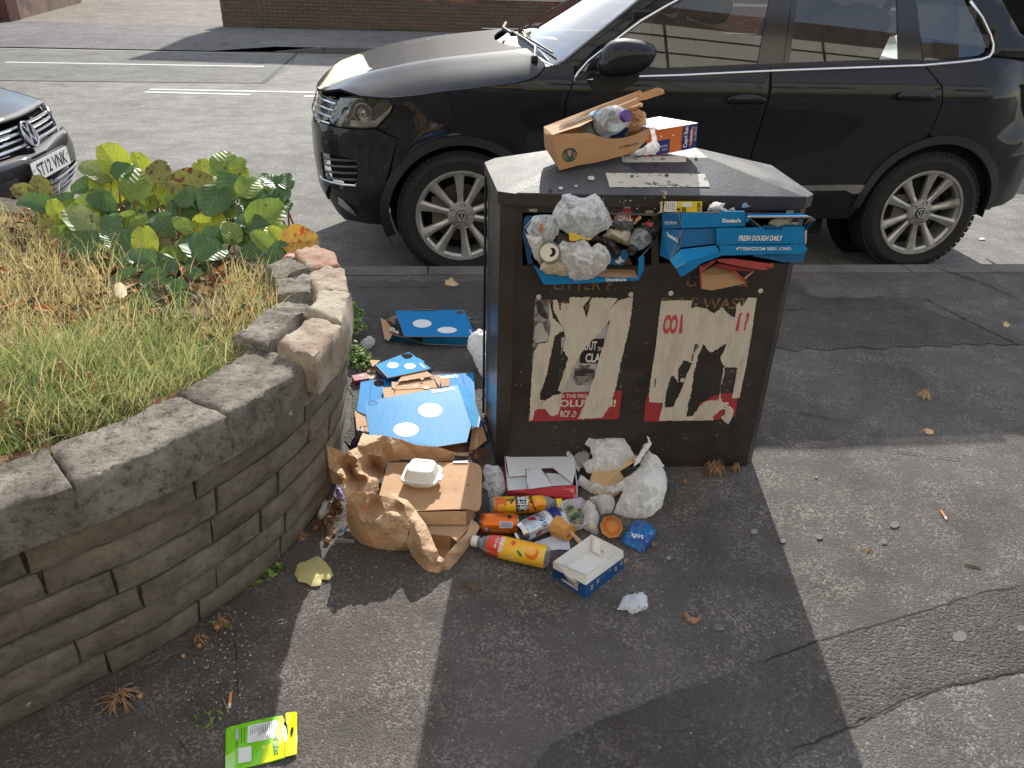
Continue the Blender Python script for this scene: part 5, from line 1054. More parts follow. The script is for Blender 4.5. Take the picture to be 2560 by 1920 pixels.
pf('printed_dark_patch',[(600,540),(650,510),(700,540),(720,590),(660,640),(680,690),(620,720),(600,830),(560,800),(580,640)],M_PDK,p1,.0021,7,6)
pf('printed_photo',[(1030,500),(1080,420),(1112,180),(1122,180),(1060,560),(1030,862),(980,862),(1010,700)],M_PDK,p1,.0012,8)
pf('red_band',[(352,1040),(400,990),(470,985),(560,1010),(600,874),(1034,862),(1010,1068),(345,1088)],M_PRED,p1,.0014,9,1)
pf('black_box',[(730,486),(912,482),(856,664),(724,660)],M_INKB,p1,.0026,9,0)
pt('OUT',752,500,852,566,M_WHT,p1,.0034,.03);pt('THE',852,542,900,572,M_WHT,p1,.0034,.02);pt('CLASS',764,588,930,654,M_WHT,p1,.0034,.03);pt('IN THE FIGHT',575,886,822,914,M_WHT,p1,.0024);pt('REVOLUTION!',430,926,990,980,M_WHT,p1,.0024,.03);pt('RCP',583,1006,656,1052,M_WHT,p1,.0024,.03)
mbk=MB();cxy=lambda x,y:BW(*[BF(*z7(x,y))[0]],-.0026,BF(*z7(x,y))[1]);mbk.tube([cxy(680+17*math.cos(R(a)),1030+20*math.sin(R(a)))for a in range(-100,130,15)],.0012,4);mbk.tube([cxy(664,1052),cxy(690,1018)],.0012,4);mbk.tube([cxy(682,1010),cxy(698,1026)],.0022,4);mbk.build('printed_emblem',M_WHT,p1)
pf('torn_paper',[(505,215),(530,330),(600,395),(606,428),(545,455),(522,560),(495,690),(480,760),(440,870),(430,960),(400,1000),(385,1070),(360,1078),(375,740),(395,570),(430,522),(500,502),(512,400),(500,300)],M_PAP,p1,.0040,10,4)
pf('torn_paper',[(590,222),(650,226),(650,180),(800,180),(748,250),(778,330),(800,215),(812,182),(1000,188),(946,262),(1010,200),(1112,178),(1100,300),(1080,420),(1030,620),(990,830),(950,960),(890,1055),(710,1065),(760,950),(800,850),(830,760),(860,650),(900,520),(932,400),(945,340),(880,430),(800,510),(740,580),(680,680),(640,780),(600,872),(565,860),(618,700),(640,620),(600,560),(625,480),(604,400),(560,330),(588,260)],M_PAP,p1,.0044,11,4)
pf('torn_paper',[(532,200),(560,196),(572,240),(585,290),(570,330),(545,300),(530,250)],M_PAP,p1,.0042,12,4);pf('torn_paper',[(395,1005),(430,962),(520,900),(604,870),(590,935),(572,1030),(520,1046),(470,990),(420,990)],M_PAP,p1,.0048,13,4)
p2=poster('torn red lettered poster on the right half of the bin front')
pf('red_band',[(1210,900),(1230,900),(1232,945),(1340,948),(1350,1085),(1192,1087)],M_PRED,p2,.0014,20,1);pf('red_band',[(1330,1015),(1480,1010),(1520,1070),(1335,1080)],M_PRED,p2,.0014,20,1);pf('red_band',[(1590,960),(1700,900),(1760,884),(1830,880),(1874,915),(1858,1048),(1720,1076),(1600,1030)],M_PRED,p2,.0014,21,1)
pf('printed_photo',[(1768,690),(1872,682),(1862,830),(1830,885),(1752,885),(1760,800)],M_PDK,p2,.0013,22)
big=[(1590,592),(1625,520),(1668,578),(1700,572),(1790,512),(1772,580),(1742,622),(1782,690),(1768,770),(1745,850),(1735,930),(1690,950),(1600,968),(1570,1010),(1550,1042),(1500,1050),(1512,960),(1540,850),(1552,740),(1575,650)]
sml=[(1388,755),(1412,752),(1440,800),(1440,700),(1480,640),(1542,656),(1500,745),(1470,840),(1430,920),(1400,985),(1340,980),(1352,880),(1374,800)]
po=[(1315,206),(1546,203),(1530,262),(1580,250),(1640,262),(1700,300),(1760,250),(1800,300),(1850,330),(1868,230),(1890,210),(1900,250),(1950,184),(2010,184),(1975,440),(1930,700),(1885,912),(1832,915),(1872,690),(1770,690),(1745,850),(1752,935),(1802,960),(1750,1000),(1660,1075),(1480,1078),(1300,1078),(1332,948),(1232,945),(1225,900),(1252,690),(1270,600)]
def zl(L,sd,a=3):return[BF(*p)for p in jag([z7(*q)for q in L],a/2.9,3.2,sd)]
sheet('torn_paper',[zl(po,23),zl(big,24,5),zl(sml,25,5)],lambda u,v,w=0:BW(u,-.004+w,v),M_PAP,p2,.0004)
pf('torn_paper',[(1345,985),(1400,980),(1455,905),(1500,870),(1500,1050),(1440,1070),(1400,1030),(1340,1020)],M_PAP,p2,.0036,26,4);pf('torn_paper',[(1600,965),(1660,930),(1760,925),(1750,960),(1650,985),(1600,1010),(1700,1060),(1690,1076),(1600,1050),(1575,1010)],M_PAP,p2,.0046,27,6)
pt('CO',1322,306,1446,446,M_TR,p2,.0050,.05);pf('lettering',[(1460,306),(1474,306),(1470,440),(1444,444)],M_TR,p2,.0050,1,0);pf('lettering',[(1884,296),(1908,292),(1902,310),(1895,312),(1878,424),(1854,424),(1876,330)],M_TR,p2,.0050,1,0);pt('?',1910,286,1962,424,M_TR,p2,.0050,.05);pt('P',1552,520,1588,580,M_INKB,p2,.0050,.03);pt('E',1535,590,1556,640,M_INKB,p2,.0050,.03)
pt('IONS',1612,944,1812,1000,M_WHT,p2,.0024,.04);pf('lettering',[(1270,770),(1280,770),(1276,836),(1266,836)],M_PGRY,p2,.0050,1,0)
cu_=[z7(*p)for p in[(1782,975),(1812,965),(1838,990),(1832,1035),(1800,1098),(1770,1080),(1750,1052),(1780,1030)]];sheet('curled_paper',[[BF(*p)for p in cu_]],lambda u,v,w=0:BW(u,-.006-.018*smoothstep((.12-v)/.05)*1+w-.006*math.sin((u-.6)*60),v),M_PAP,p2,.0004,.006,smooth=True)
#rubbish: helpers
def card(name,L,fn,m,parent=None,th=.0022,off=0,grid=None,seed=0,amp=0):return sheet(name,[jag(L,amp,5,seed)if amp else L],lambda u,v,w=0:fn(u,v,off-w),m,parent,th,grid)
def ridge(p,s,seed):
 p=Vector(p)*s;w=Vector((nz(p,.35,seed),nz(p,.35,seed+11),nz(p,.35,seed+23)))*1.6;p=p+w;o=0
 for k in range(5):
  a=seed*2.1+k*1.37;c=math.cos(k*2.3+seed);d=Vector((math.cos(a),math.sin(a),c)).normalized();x=p.dot(d)*(.22+.11*k)+k*.37;x-=math.floor(x);o+=abs(2*x-1)*(1.3-.15*k)
 return o/5*1.1
def crumple(name,L,fn,m,depth=.02,back=.4,amp=.008,scale=25,grid=7,seed=0,parent=None,sm_=False,edge=1.6,th2=None,jg=1.5,power=.55):
 """a crushed sheet, bag or ball: pillow over a ragged outline given in photo pixels on the surface fn(px, py, off)"""
 L=jag(L,jg,max(3,grid*.8),seed)if jg else L;rr=random.Random(seed);P,F=tri2d([L],grid,rr);nL=len(L)
 def dist(x,y):
  d=1e9
  for i in range(nL):
   a,b=L[i],L[(i+1)%nL];dx,dy=b[0]-a[0],b[1]-a[1];q=dx*dx+dy*dy;t=max(0,min(1,((x-a[0])*dx+(y-a[1])*dy)/q))if q else 0;d=min(d,math.hypot(x-a[0]-t*dx,y-a[1]-t*dy))
  return d
 D=[dist(x,y)for x,y in P];mx_=max(D)or 1;V,Bk=[],[]
 for(x,y),d in zip(P,D):
  t=(d/mx_)**power if d>1e-6 else 0;b=fn(x,y,0);r=ridge(b,scale,seed)*.6+ridge(b,scale*2.3,seed+3)*.4;j=.25 if t==0 else 1
  jit=Vector((nz(b,scale*1.3,seed),nz(b,scale*1.3,seed+1),nz(b,scale*1.3,seed+2)))*amp*.8*(.4 if t==0 else 1)
  V.append(Vector(fn(x,y,depth*t+amp*(r-.5+rr.uniform(-.33,.33))*(1.1 if t else .3)+(.0003 if t else 0)))+jit*.5);Bk.append(Vector(fn(x,y,-depth*back*t-.0006))+jit*(1 if t==0 else .6))
 n=len(V);FF=[]
 for f in F:
  a,b,c=f;nn=(V[b]-V[a]).cross(V[c]-V[a]);f=list(f)if nn.dot(CP-V[a])>0 else[a,c,b];FF+=[f,[i+n for i in f[::-1]]]
 ed={}
 for f in FF[::2]:
  for i in range(3):ed[(f[i],f[(i+1)%3])]=1
 FF+=[[b,a,a+n,b+n]for(a,b)in ed if(b,a)not in ed]
 return obj(name,V+Bk,FF,m,parent,sm_,auto=(38 if sm_ else None))
def FACE(px,py,up_=.5,z=0,P0=None):
 P=P0 or G(px,py,z);n=((CP-P).normalized()*(1-up_)+Z*up_).normalized();return lambda x,y,off=0:ONP(x,y,P,n)+n*off
GR=lambda x,y,off=0:(lambda q:Vector((q.x,q.y,off)))(G(x,y,0))
def GZ_(z):return lambda x,y,off=0:G(x,y,z)+Z*off
def BOF(off0):return lambda x,y,off=0:BO(x,y,off0+off)
def cyl_text(name,s,O,ax,r,ref,a0,a1,h0,h1,m,parent,bold=.01,flip=False,along=True):
 """lettering bent round a can or bottle: ax is the axis, ref the radial direction of angle 0"""
 ax=ax.normalized();ref=(ref-ax*ref.dot(ax)).normalized();s2=ax.cross(ref)
 def f(x,y,w=0):
  h,a=(x,y)if along else(y,x)
  return O+ax*h+(ref*math.cos(a)+s2*math.sin(a))*(r+.0007)
 return text(name,s,f,m,parent,fit=(h0,a0,h1,a1)if along else(a0,h0,a1,h1),bold=bold)
def cyl_patch(name,L,O,ax,r,ref,m,parent,grid=None,lift=.0005):
 ax=ax.normalized();ref=(ref-ax*ref.dot(ax)).normalized();s2=ax.cross(ref)
 D=[]
 for i in range(len(L)):
  (h0,a0),(h1,a1)=L[i],L[(i+1)%len(L)];k=max(1,int(abs(a1-a0)/.14));D+=[(h0+(h1-h0)*j/k,a0+(a1-a0)*j/k)for j in range(k)]
 hs_=[q[0]for q in L];L=D;grid=(max(.004,(max(hs_)-min(hs_))/(12 if callable(r)else 3)),.14)
 P,F=tri2d([L],grid);V=[O+ax*h+(ref*math.cos(a)+s2*math.sin(a))*((r(h)if callable(r)else r)+lift)for h,a in P]
 if F and(V[F[0][1]]-V[F[0][0]]).cross(V[F[0][2]]-V[F[0][0]]).dot(V[F[0][0]]-O-ax*P[F[0][0]][0])<0:F=[f[::-1]for f in F]
 return obj(name,V,F,m,parent,True)
M_BLUE=mat('box_blue',S(26,124,184),.65,.05,14,.12,90,spec=.2);M_BLUE2=mat('box_blue_shade',S(24,106,160),.55,.06,14,.1,90);M_KR=mat('kraft_card',S(186,148,112),.8,.06,25,.15,140,col2=S(160,122,88),c2s=10,c2p=(.55,.75));M_KRD=mat('kraft_inside',S(150,114,82),.85,.08,20)  # second box blue is a darker copy, shade painted into walls and flaps
M_KBAG=mat('kraft_paper',S(190,146,104),.75,.05,20,.2,120,thin=.22);M_WPR=mat('white_print',S(232,232,232),.55,.02);M_TIS=mat('tissue',S(226,224,220),.9,.03,30,.3,150,thin=.3);M_CREAM=mat('cream_napkin',S(214,204,184),.9,.05,30,.3,150,thin=.25)
M_CARR=mat('carrier_plastic',S(236,235,233),.35,.03,12,.3,40,spec=.5,thin=.55);M_CARR2=film('carrier_film',S(250,249,247),.78,.3);M_FILM=film('clear_film',S(252,253,255),.36,.12);M_FILM2=film('cloudy_film',S(252,251,249),.44,.18);M_PET=film('bottle_plastic',S(190,196,200),.40,.06)
M_WCARD=mat('white_card',S(220,220,222),.6,.03,10,.1,60);M_REDC=mat('red_card',S(196,58,66),.5,.06,15);M_TINFO=mat('tin',S(176,172,166),.3,.08,10,metal=.85)
KB=[M_BLUE,M_KR]
#on the lid
def YPf(px,py,Y):return YP(*z4(px,py),Y)
bag=thing('paper_bag',SL(*z4(1000,860)),'brown paper coffee bag with dark green round logo lying on the bin lid','paper bag')
fbag=bil(YPf(785,893,2.235),YPf(1500,722,2.30),YPf(1730,600,2.33),YPf(720,541,2.255))
def fb_(u,v,w=0):
 a,b,c,d=YPf(785,893,2.235),YPf(1520,722,2.29),YPf(1690,470,2.32),YPf(720,541,2.255);p=a*(1-u)*(1-v)+b*u*(1-v)+c*u*v+d*(1-u)*v
 n=(b-a).cross(d-a).normalized();n=n if n.dot(CP-a)>0 else-n
 return p+n*(.004*ridge(p,16,4)*min(1,6*min(u,1-u,v,1-v))-w)
fl=[(0,0),(.25,.02),(.5,-.02),(.8,.0),(1.0,.0),(1.06,.5),(1.0,1.0),(.93,.90),(.86,.77),(.74,.70),(.6,.72),(.45,.86),(.36,.98),(.2,1.0),(0,1)]
sheet('side_panel',[fl],fb_,M_KBAG,bag,.0012,.05,smooth=False)
def lf_(u,v,w=0):a,b,c,d=YPf(785,893,2.235),YPf(720,541,2.255),YPf(628,462,2.37),YPf(640,665,2.36);p=a*(1-u)*(1-v)+b*u*(1-v)+c*u*v+d*(1-u)*v;return p-BX*(.010*math.sin(math.pi*v)*u)+BX*w
sheet('bag_base',[[(0,0),(1,0),(1,1),(.5,1.04),(0,1)]],lf_,M_KBAG,bag,.0012,.12)
def tp_(u,v,w=0):a,b,c,d=YPf(720,541,2.255),YPf(1590,262,2.35),YPf(1580,118,2.44),YPf(632,460,2.37);p=a*(1-u)*(1-v)+b*u*(1-v)+c*u*v+d*(1-u)*v;return p+Z*(.005*math.sin(v*14)*u-.006*ridge(p,14,2)*min(1,5*min(u,1-u,v,1-v))-w)
sheet('top_panel',[[(0,0),(.18,.02),(.3,-.02),(.42,.12),(.6,.42),(.75,.40),(.9,.08),(1.02,-.02),(1.02,.3),(.98,.42),(1.04,.62),(1,1),(.6,1.02),(0,1)]],tp_,M_KBAG,bag,.0012,.05)
M_STR=mat('stripe_print',S(112,104,96),.8)
for k in range(3):sheet('printed_stripe',[[(.10+.02*k,.30+.2*k),(.55,.50+.15*k),(.56,.56+.15*k),(.10+.02*k,.36+.2*k)]],lambda u,v,w=0:tp_(u,v,w-.0016),M_STR,bag,0,.04)
def bk_(u,v,w=0):a,b,c,d=YPf(640,665,2.36),YPf(1500,560,2.42),YPf(1580,118,2.44),YPf(632,460,2.37);p=a*(1-u)*(1-v)+b*u*(1-v)+c*u*v+d*(1-u)*v;return p+Vector((0,w,0))
sheet('back_panel',[[(0,0),(1,0),(1,1),(0,1)]],bk_,M_KBAG,bag,.0012,.12)
hp=[YPf(*q)for q in((1560,190,2.36),(1640,172,2.36),(1765,132,2.36),(1808,118,2.37),(1790,104,2.38),(1745,98,2.39),(1600,150,2.42))]
hd=MB();V=[]
for i,p in enumerate(hp):t=(hp[min(i+1,6)]-hp[max(0,i-1)]).normalized();s_=t.cross(Vector((.3,-.8,.5))).normalized()*.006;V+=[p-s_,p+s_,p+s_+Z*.0015,p-s_+Z*.0015]
hd.add(V,[(i*4+j,(i+1)*4+j,(i+1)*4+(j+1)%4,i*4+(j+1)%4)for i in range(6)for j in range(4)]);hd.build('handle',M_KBAG,bag)
M_SG=mat('logo_green',S(30,74,58),.7)
cu,cv,ru,rv=.148,.38,.088,.205
lg=[circ(cu,cv,ru,rv,36),[(cu+.3*ru,cv+.55*rv),(cu+.0,cv+.75*rv),(cu-.3*ru,cv+.55*rv),(cu-.2*ru,cv+.0),(cu,cv-.3*rv),(cu+.2*ru,cv)]]
sheet('round_logo',lg,lambda u,v,w=0:fb_(u,v,w-.0012),M_SG,bag,0,.03)
for k in range(4):
 for sg in(-1,1):sheet('logo_line',[[(cu+sg*ru*.92,cv-rv*(.5-.28*k)*.8),(cu+sg*ru*.4,cv-rv*(.62-.22*k)),(cu+sg*ru*.4,cv-rv*(.54-.22*k)),(cu+sg*ru*.92,cv-rv*(.42-.28*k)*.8)][::sg]],lambda u,v,w=0:fb_(u,v,w-.0020),M_KBAG,bag,0)
text('lettering','STARBUCKS',lambda x,y,w=0:fb_(x,y+.25*(x-.72)-.0,-.0035),M_INK,bag,fit=(.74,.30,.97,.385),bold=.02)
def bottle(name,O,ax,L,rr,m,label,cat,n=28,cap=None,capm=None,parts=(),capr=.0145,grp=None,prof=None,smooth=True):
 """O = base, ax = direction base -> cap"""
 ax=ax.normalized();t=thing(name,O+ax*L*.5-Z*0,label,cat,grp)
 pr=prof or[(0,.004),(rr*.7,0),(rr*.96,.006),(rr,.014),(rr,L*.30),(rr*.95,L*.34),(rr,L*.38),(rr,L*.66),(rr*.93,L*.72),(rr*.72,L*.82),(rr*.48,L*.88),(.0125,L*.91),(.0125,L*.97)]
 MB().lathe(pr,n,0,O,ax).build('bottle_body',m,t,smooth=smooth,auto=50)
 if capm:
  MB().lathe([(capr*.9,L*.925),(capr,L*.93),(capr,L*1.0),(capr*.92,L*1.008),(0,L*1.008)],26,0,O,ax).build('cap',capm,t,smooth=True,auto=40)
 return t
c0_=YPf(1430,355,2.275);c1_=YPf(1090,470,2.41);ax=(c0_-c1_).normalized();Lb=.20
wb=bottle('water_bottle',c0_-ax*(Lb-.01),ax,Lb,.041,M_PET,'empty clear bottle with purple cap poking out of the paper bag','bottle',capm=mat('purple_cap',S(92,52,132),.4),capr=.017,prof=[(0,.004),(.036,0),(.041,.01),(.040,.06),(.041,.10),(.0405,.135),(.036,.155),(.027,.172),(.016,.182),(.0125,.186),(.0125,.194)])
O_=c0_-ax*(Lb-.01);cyl_patch('label',[(.03,-2.6),(.095,-2.6),(.095,2.6),(.03,2.6)],O_,ax,.0413,CP-O_,mat('bottle_label',S(170,196,212),.3,.15,20),wb,.4);cyl_patch('label_band',[(.085,-2.6),(.095,-2.6),(.095,2.6),(.085,2.6)],O_,ax,.0416,CP-O_,mat('label_dark',S(60,84,110),.3),wb,.4)
o=crumple('crumpled_paper',[z4(*p)for p in((1480,300),(1560,275),(1630,330),(1650,430),(1620,530),(1520,560),(1430,545),(1470,480),(1500,400))],lambda x,y,w=0:YP(x,y,2.36-w),M_KBAG,.03,.4,.012,30,6,3);tag(o,'crushed brown paper stuffed beside the purple-capped bottle','paper')
o=crumple('plastic_film',[z4(*p)for p in((1630,380),(1700,410),(1730,480),(1745,600),(1780,660),(1730,740),(1600,745),(1480,745),(1640,640),(1700,600),(1680,500))],lambda x,y,w=0:YP(x,y,2.25-w),M_FILM2,.012,.4,.008,35,6,4);tag(o,'torn clear film hanging between the paper bag and the drinks carton','plastic film')
ct=thing('drinks_carton',YPf(1900,720,2.38),'opened orange and blue cardboard drinks multipack on the bin lid','carton')
cA,cB,cC,cD=YPf(1640,770,2.33),YPf(2132,664,2.365),YPf(2152,426,2.355),YPf(1650,512,2.32);bkv=Vector((-.10,.085,.0))
cF=lambda u,v,w=0:cA*(1-u)*(1-v)+cB*u*(1-v)+cC*u*v+cD*(1-u)*v+Vector((0,w,w*.2))
M_OR=mat('carton_orange',S(222,118,58),.5,.08,14);M_NAVY=mat('carton_blue',S(34,54,128),.5,.06,14)
sheet('front_panel',[[(0,0),(1,0),(1,1),(0,1)]],cF,[M_OR,M_KR],ct,.001);sheet('blue_end',[[(.70,-.005),(1.002,-.005),(1.002,1.005),(.72,1.005),(.70,.8),(.715,.6),(.695,.4),(.71,.2)]],lambda u,v,w=0:cF(u,v,w-.0012),M_NAVY,ct,.0004);sheet('blue_block',[[(.06,.03),(.46,.03),(.46,.58),(.06,.58)]],lambda u,v,w=0:cF(u,v,w-.0012),M_NAVY,ct,.0004)
obj('carton_shell',[cA,cB,cB+bkv,cA+bkv,cD,cC,cC+bkv,cD+bkv],[(1,5,6,2),(3,2,6,7),(0,3,2,1),(0,4,7,3)],M_NAVY,ct)
sheet('top_flap',[[(.1,0),(1,0),(1,1),(0.02,1),(.06,.5)]],lambda u,v,w=0:cD*(1-u)+cC*u+bkv*v+Z*(.004*math.sin(3*u)-w),[M_OR,M_WCARD]and[mat('carton_top',S(232,214,200),.5,.08,10),M_WCARD],ct,.001,.2)
sheet('torn_flap',[[(.0,-.1),(.28,-.25),(.33,.5),(.12,.7),(.02,.4)]],lambda u,v,w=0:cD*(1-u)+cC*u+bkv*v+Z*(.014-.03*v*v-w),[M_WCARD,M_KR],ct,.001,.1)
vt=lambda x,y,w=0:cF(x,y,-.0022)
def vtext(s,u0,v0,u1,v1,m,bold=.02):return text('lettering',s,lambda x,y,w=0:cF(u1-(y)*(u1-u0),v0+x*(v1-v0),-.0022),m,ct,fit=(0,0,1,1),bold=bold)
sheet('orange_flash',[wavy([(.845,.12),(.90,.10),(.925,.3),(.92,.7),(.935,.93),(.87,.90),(.86,.6),(.868,.3)],2)],lambda u,v,w=0:cF(u,v,-.0019),M_OR,ct,0);vtext('Capri Sun',.735,.10,.835,.95,M_WPR,.03);vtext('ORANGE',.86,.28,.905,.76,M_WPR,.02);vtext('4 x 200 ml',.945,.30,.985,.86,M_WPR,.01)
for k,(s_,v)in enumerate((('BEST BEFORE',.30),('L234 102',.16))):text('lettering',s_,vt,M_WPR,ct,fit=(.10,v,.42,v+.08))
for k,(u,v)in enumerate(((.28,.74),(.52,.7))):sheet('pictogram',[circ(u,v,.018,.04,12)],lambda u,v,w=0:cF(u,v,-.0019),M_WPR,ct,0)
#in the left opening
Q6=lambda L:[z6(*p)for p in L]
b6=thing('pizza_box',BO(*z6(1100,1350),.05),'crushed blue pizza box wedged in the left opening under the clear plastic','pizza box')
card('front_flap',Q6([(290,1110),(440,1392),(900,1378),(1745,1332),(1808,1200),(1740,1285),(1190,1300),(1180,1270),(460,1240)]),BOF(.06),KB,b6,.002)
sheet('box_floor',[[(0,0),(1,0),(1,1),(0,1)]],bil(BO(*z6(450,1250),.062),BO(*z6(1742,1300),.062),BO(*z6(1620,1010),-.10),BO(*z6(420,1000),-.08)),[M_KR,M_BLUE],b6,.002,.1)
card('right_wall',Q6([(1742,1298),(1752,1010),(1830,1000),(1822,1190),(1752,1325)]),BOF(.058),KB,b6,.002);sheet('torn_edge',[jag([(0,0),(1,0),(1,1),(0,1)],.03,.1,5)],bil(BO(*z6(1735,1050),.055),BO(*z6(1765,1030),.055),BO(*z6(1960,800),.0),BO(*z6(1900,850),-.02)),[M_KR,M_BLUE],b6,.002)
card('blue_insert',Q6([(1345,1110),(1360,960),(1560,900),(1625,975),(1525,1128),(1440,1122)]),BOF(.035),[M_BLUE2,M_KR],b6,.002)
text('lettering',"Domino's",lambda x,y,w=0:BO(*z6(x,2650-y),.0635),M_WPR,b6,fit=(1300,1306,1580,1352),bold=.04)
b7=thing('offer_card',BO(*z6(230,540),.02),'dark blue card with white outlined corner at the left edge of the left opening','card')
card('card',Q6([(165,480),(205,436),(322,440),(240,640),(300,900),(260,1000),(300,1110),(220,1110),(150,720)]),BOF(.015),[mat('navy_card',S(26,76,122),.5),M_KR],b7,.002)
MB().tube([BO(*z6(*p),.017)for p in((300,446),(180,600),(208,618))],.0008,4).build('printed_line',M_WPR,b7);text('lettering','DEAL',lambda x,y,w=0:BO(*z6(300-.72*x*100+(y)*46,455+x*150+y*20),.0165),M_WPR,b7,fit=(0,0,1,1),bold=.02)
o=crumple('plastic_bag',Q6([(690,150),(800,128),(930,190),(1000,190),(1160,130),(1215,200),(1270,300),(1340,420),(1385,520),(1330,620),(1230,650),(1150,720),(1060,760),(940,760),(800,700),(660,620),(600,470),(560,400),(620,300),(670,230)]),BOF(.03),M_FILM,.06,.3,.016,16,8,11,sm_=True);tag(o,'large crinkled clear plastic bag bulging out of the top of the left opening','plastic bag')
o=crumple('plastic_film',Q6([(210,630),(320,440),(450,420),(600,430),(660,600),(640,700),(560,790),(440,820),(420,720),(240,710)]),BOF(.03),M_FILM,.03,.3,.012,20,8,12,sm_=True);tag(o,'clear wrapper with orange sticker left of the large plastic bag','plastic film')
o=card('orange_sticker',Q6([(372,650),(400,540),(438,560),(418,670),(380,680)]),BOF(.068),mat('orange_sticker',S(206,132,96),.5,thin=.2),None,.0006);tag(o,'small orange sticker on the clear wrapper in the left opening','sticker')
o=crumple('plastic_bag',Q6([(620,880),(700,775),(860,810),(1000,765),(1110,880),(1200,815),(1300,860),(1352,960),(1362,1050),(1290,1190),(1120,1310),(880,1352),(790,1290),(760,1160),(640,1060),(600,960)]),BOF(.06),M_FILM2,.05,.3,.015,16,8,13,sm_=True);tag(o,'lower crinkled milky plastic bag spilling over the edge of the left opening','plastic bag')
o=crumple('paper_napkin',Q6([(200,690),(240,712),(430,715),(432,860),(425,1000),(440,1050),(400,1120),(300,1010),(262,880),(215,760),(165,640)]),BOF(.04),M_TIS,.022,.3,.007,22,6,14,sm_=True);tag(o,'folded white napkin left of the open can end in the bin','napkin')
o=crumple('paper_napkin',Q6([(390,1110),(480,1060),(640,1030),(760,1150),(772,1270),(700,1282),(600,1250),(480,1240),(385,1190)]),BOF(.066),M_CREAM,.02,.3,.008,30,5,15);tag(o,'ragged cream napkin over the blue box edge below the open can','napkin')
o=card('yellow_wrapper',Q6([(775,675),(860,680),(950,715),(1040,760),(1130,738),(1070,778),(960,760),(890,792),(800,785)]),BOF(.085),mat('yellow_card',S(232,196,76),.5),None,.001,0,None,3,1.2);tag(o,'torn yellow wrapper between the two crinkled plastic bags','wrapper')
o=crumple('crisp_packet',Q6([(1080,790),(1150,700),(1280,740),(1400,790),(1490,880),(1530,960),(1440,1045),(1370,1040),(1390,960),(1300,850),(1200,800)]),BOF(.03),mat('black_foil',S(40,40,44),.22,.3,20,.4,60,spec=.8),.025,.4,.010,24,6,16);tag(o,'crumpled black crisp packet right of the lower plastic bag','crisp packet')
o=crumple('paper_napkin',Q6([(1240,720),(1360,610),(1500,640),(1650,600),(1640,860),(1560,850),(1440,800),(1300,740)]),BOF(.012),M_CREAM,.03,.4,.008,24,6,17,sm_=True);tag(o,'cream napkins packed between the plastic bag and the black-labelled bottle','napkin')
o=crumple('plastic_film',Q6([(1380,490),(1500,520),(1680,520),(1680,620),(1600,700),(1500,640),(1370,600)]),BOF(.012),film('dark_film',S(120,118,122),.5,.2),.02,.4,.010,30,6,18);tag(o,'dull film under the red ice cream tub','plastic film')
o=card('torn_paper',Q6([(1420,1060),(1470,1045),(1500,990),(1515,1040),(1562,1066),(1520,1078),(1480,1105),(1440,1090)]),BOF(.045),M_TIS,None,.001,0,None,3,1);tag(o,'tiny star shaped scrap of white paper on the blue card in the left opening','paper scrap')
o=crumple('dark_wrapper',Q6([(580,800),(640,650),(760,700),(830,800),(760,900),(640,860)]),BOF(.02),mat('dark_wrap',S(70,62,60),.4,.3,20),.02,.4,.01,30,6,19);tag(o,'dark wrapper showing between the open can and the plastic bags','wrapper')
cc=BO(*z6(515,940),.085);cax=((CP-cc).normalized()+BX*-.15+Z*.08).normalized();cn_=thing('drinks_can',cc,'opened aluminium drinks can seen end-on in the left opening','can')
MB().lathe([(.024,-.115),(.031,-.105),(.033,-.095),(.033,-.022),(.0300,-.008),(.0275,-.001),(.0268,.0005),(.0256,.0),(.0250,-.004),(0,-.0035)],36,0,cc,cax).build('can_body',M_TINFO,cn_,smooth=True,auto=40)
s_=cax.cross(Z).normalized();t_=s_.cross(cax);q=lambda u,v,w=0:cc+s_*u+t_*v+cax*(-.0030-w)
sheet('can_opening',[wavy([(-.002,.013),(-.014,.012),(-.019,.002),(-.015,-.010),(-.004,-.014),(-.001,-.009),(-.007,-.004),(-.008,.004),(-.003,.008)][::-1],2)],q,M_DARK2,cn_,0);MB().lathe([(.0035,-.003),(.0035,-.0016),(0,-.0016)],12,0,cc+s_*.004,cax).build('rivet',M_TINFO,cn_)
tb=BO(*z6(1545,470),-.035);tt=thing('ice_cream_tub',tb,'red and white ice cream tub upside down in the left opening','tub')
MB().lathe([(.040,0),(.042,.002),(.042,.006),(.039,.007),(.036,.055),(0,.055)],40,0,tb-Z*.010,Z).build('tub_rim',M_WPR,tt,smooth=True,auto=40)
MB().lathe([(.0394,.008),(.0366,.050)],40,0,tb-Z*.010,Z).build('red_label',mat('tub_red',S(150,42,44),.45,.08,20),tt,smooth=True)
cyl_text('lettering','CHERRY IC',tb-Z*.010,-Z,.0392,CP-tb,.75,-.62,-.038,-.014,M_WPR,tt,.02,along=False)
for a in(-.5,.3):cyl_patch('white_block',[(.004+.008,a),(.016,a),(.016,a+.42),(.012,a+.42)],tb-Z*.010,Z,.0395,CP-tb,M_WPR,tt,None)
o=card('wooden_spoon',Q6([(1690,500),(1760,435),(1790,450),(1780,490),(1720,522)]),BOF(.01),mat('wood_spoon',S(188,152,108),.7),None,.002);tag(o,'wooden spoon end beside the red ice cream tub','spoon')
e0=BO(*z6(1655,915),.055);e1=BO(*z6(1960,520),-.035);ax=(e0-e1).normalized();Lb=.215;Ob=e0-ax*(Lb-.006)
